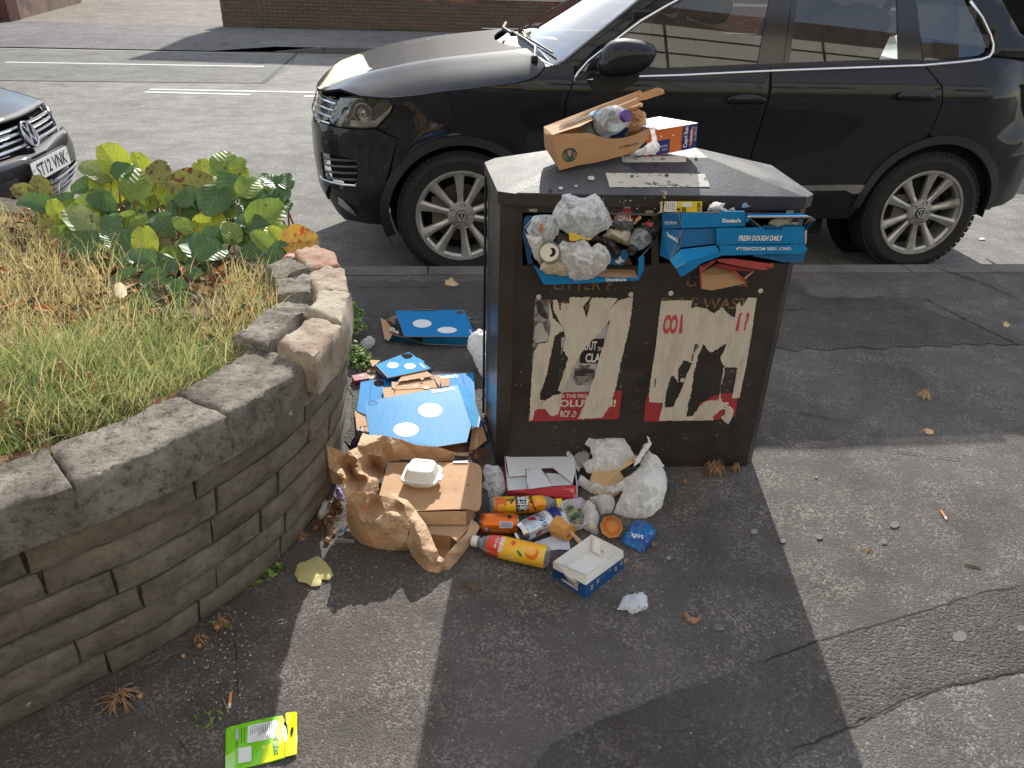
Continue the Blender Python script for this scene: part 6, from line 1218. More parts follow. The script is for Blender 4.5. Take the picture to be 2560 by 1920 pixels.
bb=bottle('fizzy_drink_bottle',Ob,ax,Lb,.033,M_PET,'crushed clear bottle with black label and black cap sticking out of the left opening','bottle',capm=mat('black_cap',S(24,24,26),.35),prof=[(0,.004),(.028,0),(.033,.01),(.032,.06),(.033,.125),(.031,.150),(.024,.178),(.0145,.196),(.0125,.200),(.0125,.208)])
cyl_patch('black_label',[(.06,-2.6),(.148,-2.6),(.148,2.6),(.06,2.6)],Ob,ax,lambda h:.0334 if h<.125 else .0334-(h-.125)*.06,CP-Ob,mat('label_black',S(38,37,38),.35,.4,30,col2=S(150,148,146),c2s=70,c2p=(.6,.66)),bb,.3)
cyl_patch('red_mark',[(.118,-.1),(.130,-.1),(.130,.45),(.118,.45)],Ob,ax,.0342,CP-Ob,mat('label_red',S(196,60,52),.4),bb,.3)
for r,w in((.009,.0012),(.0055,.001)):MB().tube([e0+ax*.0035+(s_*math.cos(a*.42)+t_*math.sin(a*.42))*r for a in range(12)],w*.5,4).build('cap_ring',M_WPR,bb)
#in the right opening
Q5=lambda L:[z5(*p)for p in L]
def box5(name,label,faces):
 t=thing(name,BO(*z5(*faces[0][1][0]),.06),label,'pizza box')
 for nm_,L,off,m in faces:
  if callable(off):sheet(nm_,[[(0,0),(1,0),(1,1),(0,1)]],off,m,t,.002)
  else:card(nm_,Q5(L),BOF(off),m,t,.002)
 return t
def q5(p,off):return BO(*z5(*p),off)
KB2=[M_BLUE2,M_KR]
bA=box5('pizza_box','small closed blue pizza box topmost in the right opening, under the yellow packet',[('front_wall',[(465,425),(740,418),(745,432),(915,430),(920,412),(1205,405),(1213,578),(487,602)],.085,KB)])
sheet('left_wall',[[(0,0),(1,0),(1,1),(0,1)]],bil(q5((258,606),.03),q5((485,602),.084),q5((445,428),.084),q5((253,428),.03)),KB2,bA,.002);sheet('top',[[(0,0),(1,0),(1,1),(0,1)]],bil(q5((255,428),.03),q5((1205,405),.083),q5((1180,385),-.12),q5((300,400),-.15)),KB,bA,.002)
text('lettering',"Domino's",lambda x,y,w=0:BO(*z5(x,1025-y),.0865),M_WPR,bA,fit=(950,488,1160,536),bold=.045)
lw_=bil(q5((258,606),.031),q5((485,602),.085),q5((445,428),.085),q5((253,428),.031));text('lettering','FRESH DOUGH DAILY',lambda x,y,w=0:lw_(x,y,-.002),M_WPR,bA,fit=(.16,.28,.84,.48),bold=.02)
bB=box5('pizza_box','gaping blue pizza box at the right of the right opening with white paper inside',[('lower_edge',[(1400,596),(1420,565),(1650,560),(1840,562),(1895,600),(1895,612),(1400,612)],.060,KB2)])
sheet('lid',[[(0,0),(1,0),(1,1),(0,1)]],bil(q5((1250,470),.10),q5((1968,468),.10),q5((1770,405),-.05),q5((1205,415),-.05)),KB,bB,.0022,.2)
sheet('lid_end',[[(0,0),(1,0),(1,1),(0,1)]],bil(q5((1965,466),.10),q5((2022,512),.075),q5((1925,612),.06),q5((1880,566),.02)),[M_KR,M_BLUE],bB,.002);sheet('lid_lip',[[(0,0),(1,0),(1,1),(0,1)]],bil(q5((1260,472),.099),q5((1960,470),.099),q5((1890,500),.05),q5((1300,490),.05)),[M_BLUE2,M_KRD],bB,.002)
card('side_flap',Q5([(1212,450),(1282,492),(1216,545)]),BOF(.092),KB,bB,.002);sheet('inner_wall',[[(0,0),(1,0),(1,1),(0,1)]],bil(q5((1275,500),.07),q5((1395,592),.07),q5((1340,600),.0),q5((1230,540),.02)),KB2,bB,.002)
o=crumple('white_paper',Q5([(1478,545),(1520,500),(1590,478),(1790,480),(1720,530),(1824,536),(1822,562),(1660,568),(1555,612),(1520,570)]),BOF(.055),M_TIS,.014,.4,.006,24,6,21,sm_=False);tag(o,'folded white paper inside the gaping pizza box','paper')
bC=box5('pizza_box','large blue pizza box in the middle of the right opening, printed with white capitals',[('front_wall',[(876,598),(1410,592),(1440,618),(1640,616),(1655,590),(1897,588),(1903,780),(880,796)],.095,KB),('recessed_wall',[(485,612),(872,602),(872,778),(458,826)],.080,KB2)])
sheet('left_wall',[[(0,0),(1,0),(1,1),(0,1)]],bil(q5((225,915),.04),q5((340,968),.09),q5((480,620),.083),q5((255,606),.02)),KB2,bC,.002);sheet('floor_edge',[[(0,0),(1,0),(1,1),(0,1)]],bil(q5((340,966),.09),q5((455,830),.09),q5((478,620),.082),q5((400,620),.06)),KB2,bC,.002)
sheet('right_edge',[[(0,0),(1,0),(1,1),(0,1)]],bil(q5((1903,782),.094),q5((1918,775),.06),q5((1925,612),.055),q5((1900,640),.094)),[M_KR,M_BLUE],bC,.002)
text('lettering','FRESH DOUGH DAILY',lambda x,y,w=0:BO(*z5(x+(y-715)*.18,1433-y),.0968),M_WPR,bC,fit=(1138,686,1640,748),bold=.03)
dw_=bil(q5((300,790),.065),q5((452,830),.09),q5((470,640),.086),q5((330,640),.05));text('lettering',"Domino's",lambda x,y,w=0:BO(*z5(322+120*x-18*y,700+70*x-62*y),.094),M_WPR,bC,fit=(0,0,1,1),bold=.045)
bD=box5('pizza_box','open blue pizza box lid hanging out lowest in the right opening, its lettering upside down',[('lid_edge',[(905,800),(1600,795),(1893,786),(1934,850),(1893,895),(1460,898),(1420,905),(945,917)],.105,KB),('back_flap',[(1310,905),(1895,893),(1882,990),(1660,996),(1500,960),(1300,925)],.075,KB2)])
sheet('left_facet',[[(0,0),(1,0),(1,1),(0,1)]],bil(q5((410,1058),.14),q5((545,990),.13),q5((468,845),.09),q5((340,966),.09)),[mat('box_blue_lit',S(44,138,190),.7,spec=.15),M_KR],bD,.002);sheet('mid_facet',[[(0,0),(1,0),(1,1),(0,1)]],bil(q5((545,990),.13),q5((940,912),.107),q5((880,798),.09),q5((465,845),.088)),KB,bD,.002)  # left facet takes a paler copy of the box blue, light painted in
card('lower_strip',Q5([(410,1058),(540,992),(928,866),(948,916),(700,1008),(640,1062),(500,1150),(470,1162)]),BOF(.132),KB,bD,.002)
text('lettering','ONLY 100% MOZZARELLA',lambda x,y,w=0:BO(*z5(2840-x,y),.1068),M_WPR,bD,fit=(1100,820,1740,856),bold=.02)
bE=thing('red_pizza_box',q5((800,1300),.06),'crushed red and brown cardboard box hanging below the blue boxes','cardboard box');RK=[M_REDC,M_KR];M_REDD=mat('faded_red_card',S(176,72,74),.6,.12,12)
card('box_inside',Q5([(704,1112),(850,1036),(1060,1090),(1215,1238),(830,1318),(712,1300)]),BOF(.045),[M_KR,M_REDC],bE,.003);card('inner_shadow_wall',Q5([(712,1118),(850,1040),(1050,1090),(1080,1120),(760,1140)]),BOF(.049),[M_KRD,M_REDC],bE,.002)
card('left_edge',Q5([(682,1046),(885,955),(868,990),(708,1108),(716,1302),(700,1292)]),BOF(.070),[M_REDD,M_KR],bE,.002);card('upper_sheet',Q5([(880,955),(1060,950),(1510,1010),(1548,1000),(1530,1030),(1542,1060),(1430,1050),(1492,1078),(1400,1082),(1100,1030),(900,988)]),BOF(.078),[M_REDD,M_KR],bE,.002);card('second_sheet',Q5([(845,1036),(905,1008),(1352,1086),(1290,1098),(1050,1086)]),BOF(.066),[mat('deep_red',S(140,44,52),.6),M_KR],bE,.002);card('torn_spike',Q5([(1040,1086),(1105,1098),(1215,1206),(1196,1228)]),BOF(.06),[M_REDD,M_KR],bE,.002);card('torn_spike',Q5([(1200,1170),(1300,1098),(1312,1102),(1215,1190)]),BOF(.058),[M_KR,M_REDC],bE,.002)
text('lettering','SIDES',lambda x,y,w=0:BO(*z5(722+84*x,1052-34*x-16*y),.0715),M_INK,bE,fit=(0,0,1,1),bold=.05)
yb=thing('yellow_packet',q5((480,412),.05),'small yellow and white packet standing on the top pizza box','packet');M_YEL=mat('packet_yellow',S(232,208,58),.45,.05,20)
card('front_panel',Q5([(268,413),(285,292),(716,293),(710,416)]),BOF(.045),[M_YEL,M_YEL],yb,.012);card('white_panel',Q5([(272,411),(288,294),(430,294),(414,411)]),BOF(.0462),M_WPR,yb,.0006);card('white_panel',Q5([(480,305),(598,306),(600,358),(482,356)]),BOF(.0462),M_WPR,yb,.0006);card('open_end',Q5([(212,330),(238,294),(284,290),(262,300),(258,410),(270,414),(190,436),(230,408),(236,312)]),BOF(.046),mat('cream_card',S(206,190,160),.7),yb,.001)
for k in range(5):card('small_print',Q5([(300+k*24,306),(306+k*24,306),(301+k*24,400-8*(k%3)),(295+k*24,400-8*(k%3))]),BOF(.047),M_PGRY,yb,0)
text('lettering','RELX',lambda x,y,w=0:BO(*z5(662+(y)*36,306+x*104),.047),M_INK,yb,fit=(0,0,1,1),bold=.03);text('lettering','Melo',lambda x,y,w=0:BO(*z5(x,764-y),.047),M_INK,yb,fit=(428,364,470,400),bold=.03)
for i in range(2):
 for j in range(3):card('printed_block',Q5([(488+24*i+30*(j>5),362+17*j),(506+24*i,362+17*j),(505+24*i,375+17*j),(487+24*i,375+17*j)]),BOF(.047),M_INK,yb,0)
o=crumple('tissue',Q5([(780,408),(800,330),(860,302),(905,306),(985,318),(960,360),(1010,395),(1085,362),(1104,405),(960,412)]),BOF(.035),M_TIS,.03,.4,.008,24,5,31,sm_=True);tag(o,'white tissue balled up on the top pizza box','tissue')
#rubbish on the pavement
def zA(x,y):return 700+x/3.687,700+y/3.687
def zB(x,y):return 800+x/4.366,1060+y/4.366
def zC(x,y):return 1160+x/3.771,1100+y/3.771
def zD(x,y):return 500+x/3.95,1500+y/3.95
def LA(L):return[zA(*p)for p in L]
def LB(L):return[zB(*p)for p in L]
def LC(L):return[zC(*p)for p in L]
def LD(L):return[zD(*p)for p in L]
def gA(x,y,z=0):return G(*zA(x,y),z)
def gB(x,y,z=0):return G(*zB(x,y),z)
def gC(x,y,z=0):return G(*zC(x,y),z)
def gD(x,y,z=0):return G(*zD(x,y),z)
SQ=[[(0,0),(1,0),(1,1),(0,1)]]
def wall(name,a,b,c,d,m,par,th=.0022,grid=None):return sheet(name,SQ,bil(a,b,c,d),m,par,th,grid)
def lidsheet(name,outer,holes,z,m,par,edge_amp=.0,slope=None):
 L=[outer]+holes;f=(lambda x,y,off=0:G(x,y,z)+Z*off)if slope is None else slope
 return sheet(name,L,lambda u,v,w=0:f(u,v,-w),m,par,.0025,14)
def dot(cx,cy,rx,ry,z,par,n=26):c=zA(cx,cy);return sheet('white_dot',[circ(c[0],c[1],rx/3.687,ry/3.687,n)],lambda u,v,w=0:G(u,v,z+.0005),M_WPR,par,0)
def serr(a,b,amp=.5,n=30):
 a,b=Vector(a),Vector(b);nn=Vector((-(b-a).y,(b-a).x)).normalized();return[tuple(a.lerp(b,i/n)+nn*(amp if i%2 else-amp))for i in range(n)]
t=thing('pizza_box',gA(1400,500),'closed blue pizza box with two white dots lying farthest back by the white carrier bag','pizza box');z=.052
lidsheet('lid',LA([(1062,282),(1200,281),(1697,275),(1800,512)])+serr(zA(1790,522),zA(1120,520),.4),[[zA(1657+38*math.cos(a*.35),298+16*math.sin(a*.35))for a in range(18)]],z,KB,t)
dot(1310,401,87,38,z,t);dot(1540,461,90,29,z,t)
wall('front_wall',gA(1322,588,.004),gA(1790,612,.004),gA(1790,524,.05),gA(1300,508,.05),KB,t);wall('outer_flap',gA(1005,562,0),gA(1345,600,.0),gA(1340,592,.012),gA(1035,500,.045),KB2,t);wall('outer_flap',gA(1345,600,0),gA(1735,618,.0),gA(1735,608,.006),gA(1340,592,.012),KB2,t)
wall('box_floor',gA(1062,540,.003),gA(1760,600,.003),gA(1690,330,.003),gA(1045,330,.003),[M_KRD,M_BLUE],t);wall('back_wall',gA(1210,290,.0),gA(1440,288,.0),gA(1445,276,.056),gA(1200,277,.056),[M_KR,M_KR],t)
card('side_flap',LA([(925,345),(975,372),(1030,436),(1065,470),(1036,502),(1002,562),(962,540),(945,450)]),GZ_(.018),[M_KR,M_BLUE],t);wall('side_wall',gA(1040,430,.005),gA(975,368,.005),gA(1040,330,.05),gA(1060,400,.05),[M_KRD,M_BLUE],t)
vt=lambda s,L,m,par,b=.04:text('lettering',s,lambda x,y,w=0:L(x,y),m,par,fit=(0,0,1,1),bold=b)
def pl3(o,u,v,z):return lambda x,y:G(*o,z)*(1-x-y)+G(*u,z)*x+G(*v,z)*y
vt("Domino's",pl3(zA(1738,458),zA(1766,508),zA(1762,456),z+.001),M_WPR,t)
o=crumple('tissue',LA([(1005,445),(1030,440),(1060,460),(1100,485),(1085,498),(1040,480),(1010,470)]),GZ_(.03),M_TIS,.012,.4,.005,40,4,51,sm_=True);tag(o,'small white and green wrapper on the corner of the farthest pizza box','wrapper')
t=thing('pizza_box',gA(1130,800),'small blue pizza box with a torn round hole, in the middle behind the larger ones','pizza box');z=.05
lidsheet('lid',LA([(880,780),(1190,660),(1262,718),(1275,716),(1330,752),(1326,765),(1390,812),(1350,830),(995,905)]),[LA([(1112,688),(1160,676),(1205,678),(1228,700),(1205,722),(1160,730),(1130,712)])],z,[mat('box_blue_lit',S(44,138,190),.7,spec=.15),M_KR],t);dot(1040,785,53,26,z,t);dot(1198,793,52,25,z,t)  # lid in the paler box blue, sunlight painted into the colour
wall('left_wall',gA(880,850,0),gA(980,935,0),gA(995,905,z),gA(880,782,z),KB2,t);wall('right_wall',gA(1350,880,0),gA(1396,856,0),gA(1390,813,z),gA(1350,831,z),KB2,t);wall('front_wall',gA(980,935,0),gA(1350,880,0),gA(1350,831,z),gA(995,905,z),KB2,t);wall('box_floor',gA(900,850,.003),gA(1340,860,.003),gA(1250,730,.003),gA(1100,700,.003),KB,t)
card('side_flap',LA([(828,735),(925,740),(885,775),(850,800)]),GZ_(.03),[M_KR,M_BLUE],t);card('side_flap',LA([(800,800),(890,795),(880,850),(805,850)]),GZ_(.012),[M_KRD,M_BLUE],t);card('side_flap',LA([(800,855),(890,850),(885,905),(820,910)]),GZ_(.004),[mat('cream_card',S(206,190,160),.7),M_BLUE],t)
vt('Dominos',pl3(zA(1284,774),zA(1330,812),zA(1300,764),z+.001),M_WPR,t);lwf=bil(gA(882,850,0),gA(980,932,0),gA(995,905,z),gA(882,782,z));vt('FRESH DOUGH',lambda x,y:lwf(.15+.6*x,.45+.25*y,-.002),M_WPR,t,.02)
t=thing('red_packet',gA(740,930),'small dark red card packet against the foot of the wall','packet');M_RP=mat('packet_red',S(140,44,58),.4,.06,20)
a_,b_,c_,d_=gA(690,928,.028),gA(825,905,.028),gA(797,853,.028),gA(660,880,.028);dn=Z*-.027
obj('packet',[a_,b_,c_,d_,a_+dn,b_+dn,c_+dn,d_+dn],[(0,1,2,3),(0,4,5,1),(1,5,6,2),(3,7,4,0),(2,6,7,3)],M_RP,t);MB().box(a_.lerp(c_,.6)+Z*.0006,(.016,.01,.0008),0).build('printed_mark',M_WPR,t)
t=thing('flattened_pizza_box',gA(1100,950),'opened out blue pizza box lying flat under the brown card and the front box','pizza box');z=.022
lidsheet('panel',LA([(745,930),(868,920),(1100,900),(1470,872),(1672,862),(1784,853),(1800,1115),(1700,1150),(1000,1230),(780,1240),(708,1202)]),[[zA(912+50*math.cos(a*.35),951+34*math.sin(a*.35))for a in range(18)]],z,KB,t);vt("Domino's",pl3(zA(1430,910),zA(1642,896),zA(1426,880),z+.001),M_WPR,t)
for a,b in(((845,925),(812,1205)),((1676,864),(1700,960))):p,q=gA(*a,z+.0008),gA(*b,z+.0008);MB().tube([p,q],.0009,4).build('fold',M_BLUE2,t)
t=thing('brown_card_tray',gA(1200,950),'flattened plain brown card tray lying on the blue boxes','cardboard tray');z=.036
card('upper_flap',LA([(1135,870),(1345,835),(1416,884),(1082,938)]),GZ_(.046),[M_KR,M_KR],t);card('middle_panel',LA([(1078,942),(1414,890),(1455,990),(1065,1010)]),GZ_(z),[M_KR,M_KR],t);card('lower_panel',LA([(1062,1012),(1455,992),(1480,1010),(1400,1050),(1058,1085),(945,1085)]),GZ_(z-.002),[M_KR,M_KR],t)
card('side_tab',LA([(1028,938),(1078,940),(1064,1010),(1030,990)]),GZ_(.042),[M_KR,M_KR],t);card('side_tab',LA([(945,992),(1032,985),(1058,1010),(1040,1080),(960,1086)]),GZ_(.038),[M_KR,M_KR],t);card('side_tab',LA([(1418,886),(1475,870),(1480,925),(1470,985),(1440,940)]),GZ_(.042),[M_KR,M_KR],t);card('side_tab',LA([(1482,905),(1562,905),(1564,972),(1486,985)]),GZ_(.036),[M_KR,M_KR],t)
for k,(x,y,rx,ry)in enumerate(((1150,975,22,8),(1250,975,30,10),(1350,992,34,14),(1310,910,18,7),(1170,918,16,7))):card('grease_stain',LA(wavy(jag(circ(x,y,rx,ry,10),3,5,k),1)),GZ_((z if y>940 else .046)+.0006),mat('grease',S(150,112,80),.5),t,0)
t=thing('pizza_box',gA(1200,1300),'large open blue pizza box with white lettering and two big dots nearest the paper bag','pizza box')
def z5_(x,y):u=(y-zA(0,1120)[1])/110;return .072-.012*max(0,min(1,u))+.006*math.sin((x-900)/70)
sl5=lambda x,y,off=0:G(x,y,z5_(x,y))+Z*off
P5=LA([(778,1122)])+serr(zA(782,1120),zA(1638,968),.35,50)+serr(zA(1640,966),zA(1768,1350),.3,26)+LA([(1722,1492),(1450,1535),(1100,1520),(828,1440)])+serr(zA(826,1436),zA(786,1200),.45,22)
M_BLL=mat('corrugated_blue',S(44,134,192),.55,.10,3,.5,6,spec=.24,stretch=(60,3,1),bdist=.002)
lidsheet('lid',P5,[[zA(855+50*math.cos(a*.35),1138+28*math.sin(a*.35))for a in range(18)]],0,[M_BLL,M_KR],t,slope=sl5)
for(cx,cy,rx,ry)in((1385,1201,111,66),(1162,1380,117,65)):
 c=zA(cx,cy);sheet('white_dot',[circ(c[0],c[1],rx/3.687,ry/3.687,32)],lambda u,v,w=0:sl5(u,v,.0006),M_WPR,t,0,6)
card('right_flap',LA([(1642,966),(1745,985),(1790,1100),(1836,1242),(1816,1360),(1769,1352),(1700,1150)]),sl5,[mat('box_blue_lit',S(44,138,190),.7,spec=.15),M_KR],t,.0022,.001);card('under_flap',LA([(1836,1246),(1870,1335),(1830,1360),(1800,1358)]),GZ_(.035),KB2,t)
vt("Domino's",lambda x,y:sl5(*zA(1404+208*x-6*y,1046-34*x-32*y),.0012),M_WPR,t,.04)
wall('left_wall',gA(690,1400,.0),gA(838,1500,0),gA(828,1440,.05),gA(700,1380,.02),[M_KRD,M_BLUE],t);card('left_flap',LA([(690,1204),(780,1216),(800,1310),(826,1418),(760,1410),(708,1392)]),GZ_(.018),[M_KR,M_BLUE],t)
wall('box_floor',gA(1000,1600,.003),gA(1640,1622,.003),gA(1850,1400,.003),gA(1100,1300,.003),[M_KRD,M_BLUE],t);wall('front_wall',gA(1468,1560,.005),gA(1740,1500,.02),gA(1722,1490,.05),gA(1466,1532,.05),[M_KRD,M_BLUE],t);wall('right_wall',gA(1736,1618,0),gA(1904,1476,0.02),gA(1868,1350,.045),gA(1772,1370,.04),[M_KR,M_BLUE],t);wall('rim_strip',gA(1600,1624,0),gA(1740,1622,.0),gA(1735,1590,.012),gA(1600,1592,.012),[mat('cream_card',S(206,190,160),.7),M_KR],t)
t=thing('purple_carton',gA(690,1540),'dark purple carton standing between the wall and the front pizza box','carton');pa,pb,pc_,pd=gA(640,1560,0),gA(742,1530,0),gA(772,1398,.05),gA(735,1384,.055);M_PUR=mat('carton_purple',S(54,36,68),.3,.2,20)
obj('carton',[pa,pb,pc_,pd,pa+Vector((-.03,.05,0)),pb+Vector((-.02,.05,0)),pc_+Vector((-.01,.04,0)),gA(660,1480,.045)],[(0,1,2,3),(0,3,7),(3,2,6,7),(1,5,6,2),(0,4,5,1)],M_PUR,t);MB().tube([pb,pc_],.0015,5).build('pale_edge',mat('pale_lilac',S(190,180,205),.4),t)
o=MB().tube([gA(1868,1272,.01),gA(1910,1404,.01)],.0045,8).tube([gA(1884,1320,.0105),gA(1888,1332,.0105)],.0056,8,1).build('pen',[mat('grey_plastic',S(112,112,112),.4),M_SATIN]);tag(o,'thin grey plastic tube lying against the left side of the bin','tube')
wbp=FACE(*zA(1850,905),.45)
o=crumple('carrier_bag',LA([(1730,560),(1740,520),(1785,480),(1835,450),(1868,470),(1900,480),(1990,560),(1990,820),(1930,900),(1870,912),(1825,840),(1795,760),(1770,690),(1738,630)]),wbp,M_CARR2,.05,.9,.014,16,7,53,sm_=True);tag(o,'white carrier bag half hidden behind the left side of the bin','carrier bag')
o=crumple('tissue',LA([(728,592),(760,560),(800,528),(840,520),(880,552),(872,592),(845,625),(800,650),(755,642),(770,620)]),FACE(*zA(800,645),.6),M_TIS,.03,.5,.009,30,4,54,sm_=True);tag(o,'white tissue scrunched on the pavement beside the green weed','tissue')
o=crumple('tissue',LB([(0,890),(60,856),(175,862),(130,920),(60,1000),(10,1045),(-30,1010)]),GZ_(.01),M_TIS,.025,.4,.007,30,5,55,sm_=True);tag(o,'white tissue caught in the dried roots left of the big paper bag','tissue')
o=crumple('plastic_film',LB([(-10,800),(40,788),(85,850),(60,880),(-20,890)]),GZ_(.01),M_FILM2,.02,.4,.006,30,5,56);tag(o,'scrap of clear film at the wall foot above the tissue','plastic film')
o=crumple('lilac_wrapper',LB([(165,745),(200,692),(252,740),(275,830),(240,850),(190,830)]),GZ_(.02),mat('lilac',S(176,156,200),.5,thin=.2),.02,.4,.005,30,5,57,sm_=True);tag(o,'lilac wrapper poking out beside the wall and the paper bag','wrapper')
t=thing('comb',gB(270,1270),'pale grey comb lying against the front of the paper bag','comb');card('comb_spine',LB([(172,1240),(372,1262),(374,1278),(170,1256)]),GZ_(.004),mat('comb_grey',S(168,172,180),.4),t,.003)
cmb=MB();[cmb.tube([gB(172+6.2*k,1256+.7*k,.004),gB(162+6.6*k,1296+.2*k,.003)],.0006,3)for k in range(33)];o=cmb.build('comb_teeth',MATS['comb_grey'],t);o['kind']='stuff'
o=MB().tube([gB(190,1190,.01),gB(310,1120,.012)],.003,6).build('drinking_straw',mat('straw_blue',S(40,110,160),.4));tag(o,'short blue straw among the dried roots','straw')
def drape(name,pts,inner,zf,m,par,amp=.006,sc=14,grid=5,seed=0,th=.0008,fold=()):
 C_=[(zf(x,y),z)for x,y,z in pts+inner];q=random.Random(seed);r_=delaunay_2d_cdt([Vector(c[0])for c in C_],[(i,(i+1)%len(pts))for i in range(len(pts))],[],0,1e-6)
 CT=[(Vector(r_[0][i]),C_[r_[3][i][0]][1]if r_[3][i]else .05)for i in range(len(r_[0]))];TR_=[tuple(f)for f in r_[2]]
 def hz_(x,y):
  best=None
  for f in TR_:
   (a,za),(b,zb),(c,zc_)=CT[f[0]],CT[f[1]],CT[f[2]];d=(b.y-c.y)*(a.x-c.x)+(c.x-b.x)*(a.y-c.y)
   if abs(d)<1e-9:continue
   l0=((b.y-c.y)*(x-c.x)+(c.x-b.x)*(y-c.y))/d;l1=((c.y-a.y)*(x-c.x)+(a.x-c.x)*(y-c.y))/d;l2=1-l0-l1;m_=min(l0,l1,l2)
   if best is None or m_>best[0]:best=(m_,l0*za+l1*zb+l2*zc_)
   if m_>-1e-6:break
  return best[1]
 L=jag([c[0]for c in C_[:len(pts)]],.5,6,seed);P,F=tri2d([L],grid*1.5,q);V=[]
 for x,y in P:
  z=hz_(x,y);b=G(x,y,z);V.append(G(x,y,max(.001,z+(ridge(b,sc*1.6,seed)-.5)*amp+q.uniform(-.12,.12)*amp)))
 n=len(V);FF=[]
 for f in F:
  a,b,c=f;f=[a,b,c]if(V[b]-V[a]).cross(V[c]-V[a]).dot(CP-V[a])>0 else[a,c,b];FF+=[f,[i+n for i in f[::-1]]]
 return obj(name,V+[v-Vector((0,.0004,th))for v in V],FF,m,par,False)
M_KB2=mat('kraft_bag_paper',S(208,174,140),.75,.04,18,.15,120,thin=.2)
pb_=thing('large_paper_bag',gB(600,1000),'large crumpled brown paper bag lying open around two cardboard boxes','paper bag')
drape('back_of_bag',[(75,240,.25),(170,270,.23),(270,325,.18),(300,300,.19),(400,255,.19),(430,180,.19),(465,98,.17),(560,125,.17),(640,110,.17),(690,125,.16),(880,165,.15),(1050,228,.15),(1180,240,.13),(1300,258,.13),(1465,308,.11),(1468,395,.04),(1300,402,.06),(1100,385,.06),(920,385,.07),(760,405,.06),(700,480,.03),(690,560,.03),(645,610,.08),(642,750,.06),(560,770,.10),(420,765,.12),(290,800,.13),(250,660,.15),(190,660,.12),(130,640,.10),(100,480,.17)],[(330,460,.11),(400,380,.21),(395,520,.20),(380,560,.10),(520,330,.13),(540,480,.05),(560,600,.13),(620,180,.18),(680,250,.12),(650,340,.12),(270,590,.17),(500,230,.19),(600,420,.03),(640,520,.02),(1000,300,.10),(1200,310,.09),(800,250,.14),(180,420,.17)],zB,M_KB2,pb_,.012,13,4,61)
drape('front_of_bag',[(288,800,.16),(330,760,.17),(375,738,.18),(520,745,.17),(650,775,.16),(840,822,.14),(920,880,.13),(930,960,.12),(985,1030,.10),(980,1120,.09),(960,1200,.07),(950,1300,.05),(975,1372,.0),(800,1378,.0),(600,1352,.0),(450,1302,.0),(345,1210,.005),(292,1060,.05),(285,950,.09)],[(500,880,.15),(700,960,.13),(450,1050,.11),(700,1130,.09),(850,1000,.125),(900,1180,.07),(800,1250,.05),(550,1250,.05),(400,880,.13),(620,830,.12),(520,950,.10),(640,1060,.13),(860,900,.11)],zB,M_KB2,pb_,.012,13,4,62)
drape('bag_mouth',[(735,755,.13),(860,760,.13),(865,800,.125),(960,832,.11),(1040,930,.09),(1100,1020,.085),(1160,1100,.085),(1220,1240,.07),(1285,1390,.06),(1300,1440,.03),(1360,1470,.035),(1352,1530,.02),(1292,1622,.0),(1180,1602,.0),(1080,1525,.0),(1000,1432,.01),(948,1300,.06),(975,1180,.085),(985,1050,.10),(930,980,.12),(920,880,.14),(840,822,.14)],[(1040,1060,.11),(1080,1200,.10),(1120,1380,.075),(1200,1500,.04),(1010,1280,.07),(1240,1560,.015),(1280,1500,.045)],zB,M_KB2,pb_,.010,15,4,63)
drape('bag_side',[(1290,1625,.0),(1340,1590,.0),(1410,1582,.0),(1500,1490,.0),(1590,1380,.01),(1680,1250,.03),(1742,1130,.05),(1722,1080,.06),(1650,1036,.06),(1622,1120,.05),(1592,1200,.05),(1480,1310,.05),(1400,1400,.045),(1365,1460,.035),(1352,1530,.03)],[(1500,1400,.035),(1640,1230,.045)],zB,M_KB2,pb_,.006,16,4,64)
card('bag_floor',LB([(1190,1240),(1430,1370),(1380,1450),(1300,1500),(1180,1400)]),GZ_(.004),[mat('bag_inside',S(168,124,86),.8),M_KR],pb_,.001)
t=thing('cardboard_box',gB(1400,1250),'lower plain brown cardboard box inside the paper bag','cardboard box')
card('top',LB([(1000,1100),(1150,1098),(1500,1060),(1700,985),(1640,1110),(1500,1286),(1425,1222),(1215,1203),(1100,1190)]),GZ_(.046),[M_KR,M_KR],t,.003);wall('front_wall',gB(1200,1352,0),gB(1418,1374,0),gB(1424,1226,.045),gB(1215,1206,.045),[M_KRD,M_KR],t);wall('side_wall',gB(1418,1374,0),gB(1500,1300,.01),gB(1500,1286,.045),gB(1424,1226,.045),[M_KRD,M_KR],t);wall('back_side',gB(1500,1320,0),gB(1640,1130,.0),gB(1690,990,.045),gB(1500,1286,.045),[M_KR,M_KR],t)
t=thing('cardboard_box',gB(1300,1000,.05),'upper brown cardboard box with rounded flap, the foam burger box on it','cardboard box');z=.09
fl5=lambda x,y,off=0:G(x,y,z+.010*smoothstep((x-zB(1600,0)[0])/30))+Z*off
sheet('lid',[LB([(742,420),(1000,418),(1640,418),(1700,428),(1742,452),(1768,500),(1765,700),(1758,880),(1740,930),(1705,946),(1600,924),(1300,934),(1020,948),(820,900),(645,772),(700,580)]),LB([(1602,668),(1640,655),(1632,672),(1612,680)])],lambda u,v,w=0:fl5(u,v,-w),[M_KR,M_KR],t,.003,9)
wall('front_wall',gB(1040,1098,.052),gB(1594,1098,.052),gB(1592,955,z-.003),gB(1020,962,z-.003),[M_KR,M_KRD],t);wall('side_wall',gB(1594,1098,.05),gB(1690,1010,.05),gB(1680,900,z-.003),gB(1592,955,z-.003),[M_KRD,M_KR],t);wall('box_base',gB(900,1050,.05),gB(1590,1095,.05),gB(1640,560,.05),gB(800,560,.05),[M_KRD,M_KR],t)
o=card('white_label',LB([(1455,405),(1612,400),(1614,420),(1450,420)]),GZ_(.095),M_WPR,t,.001)
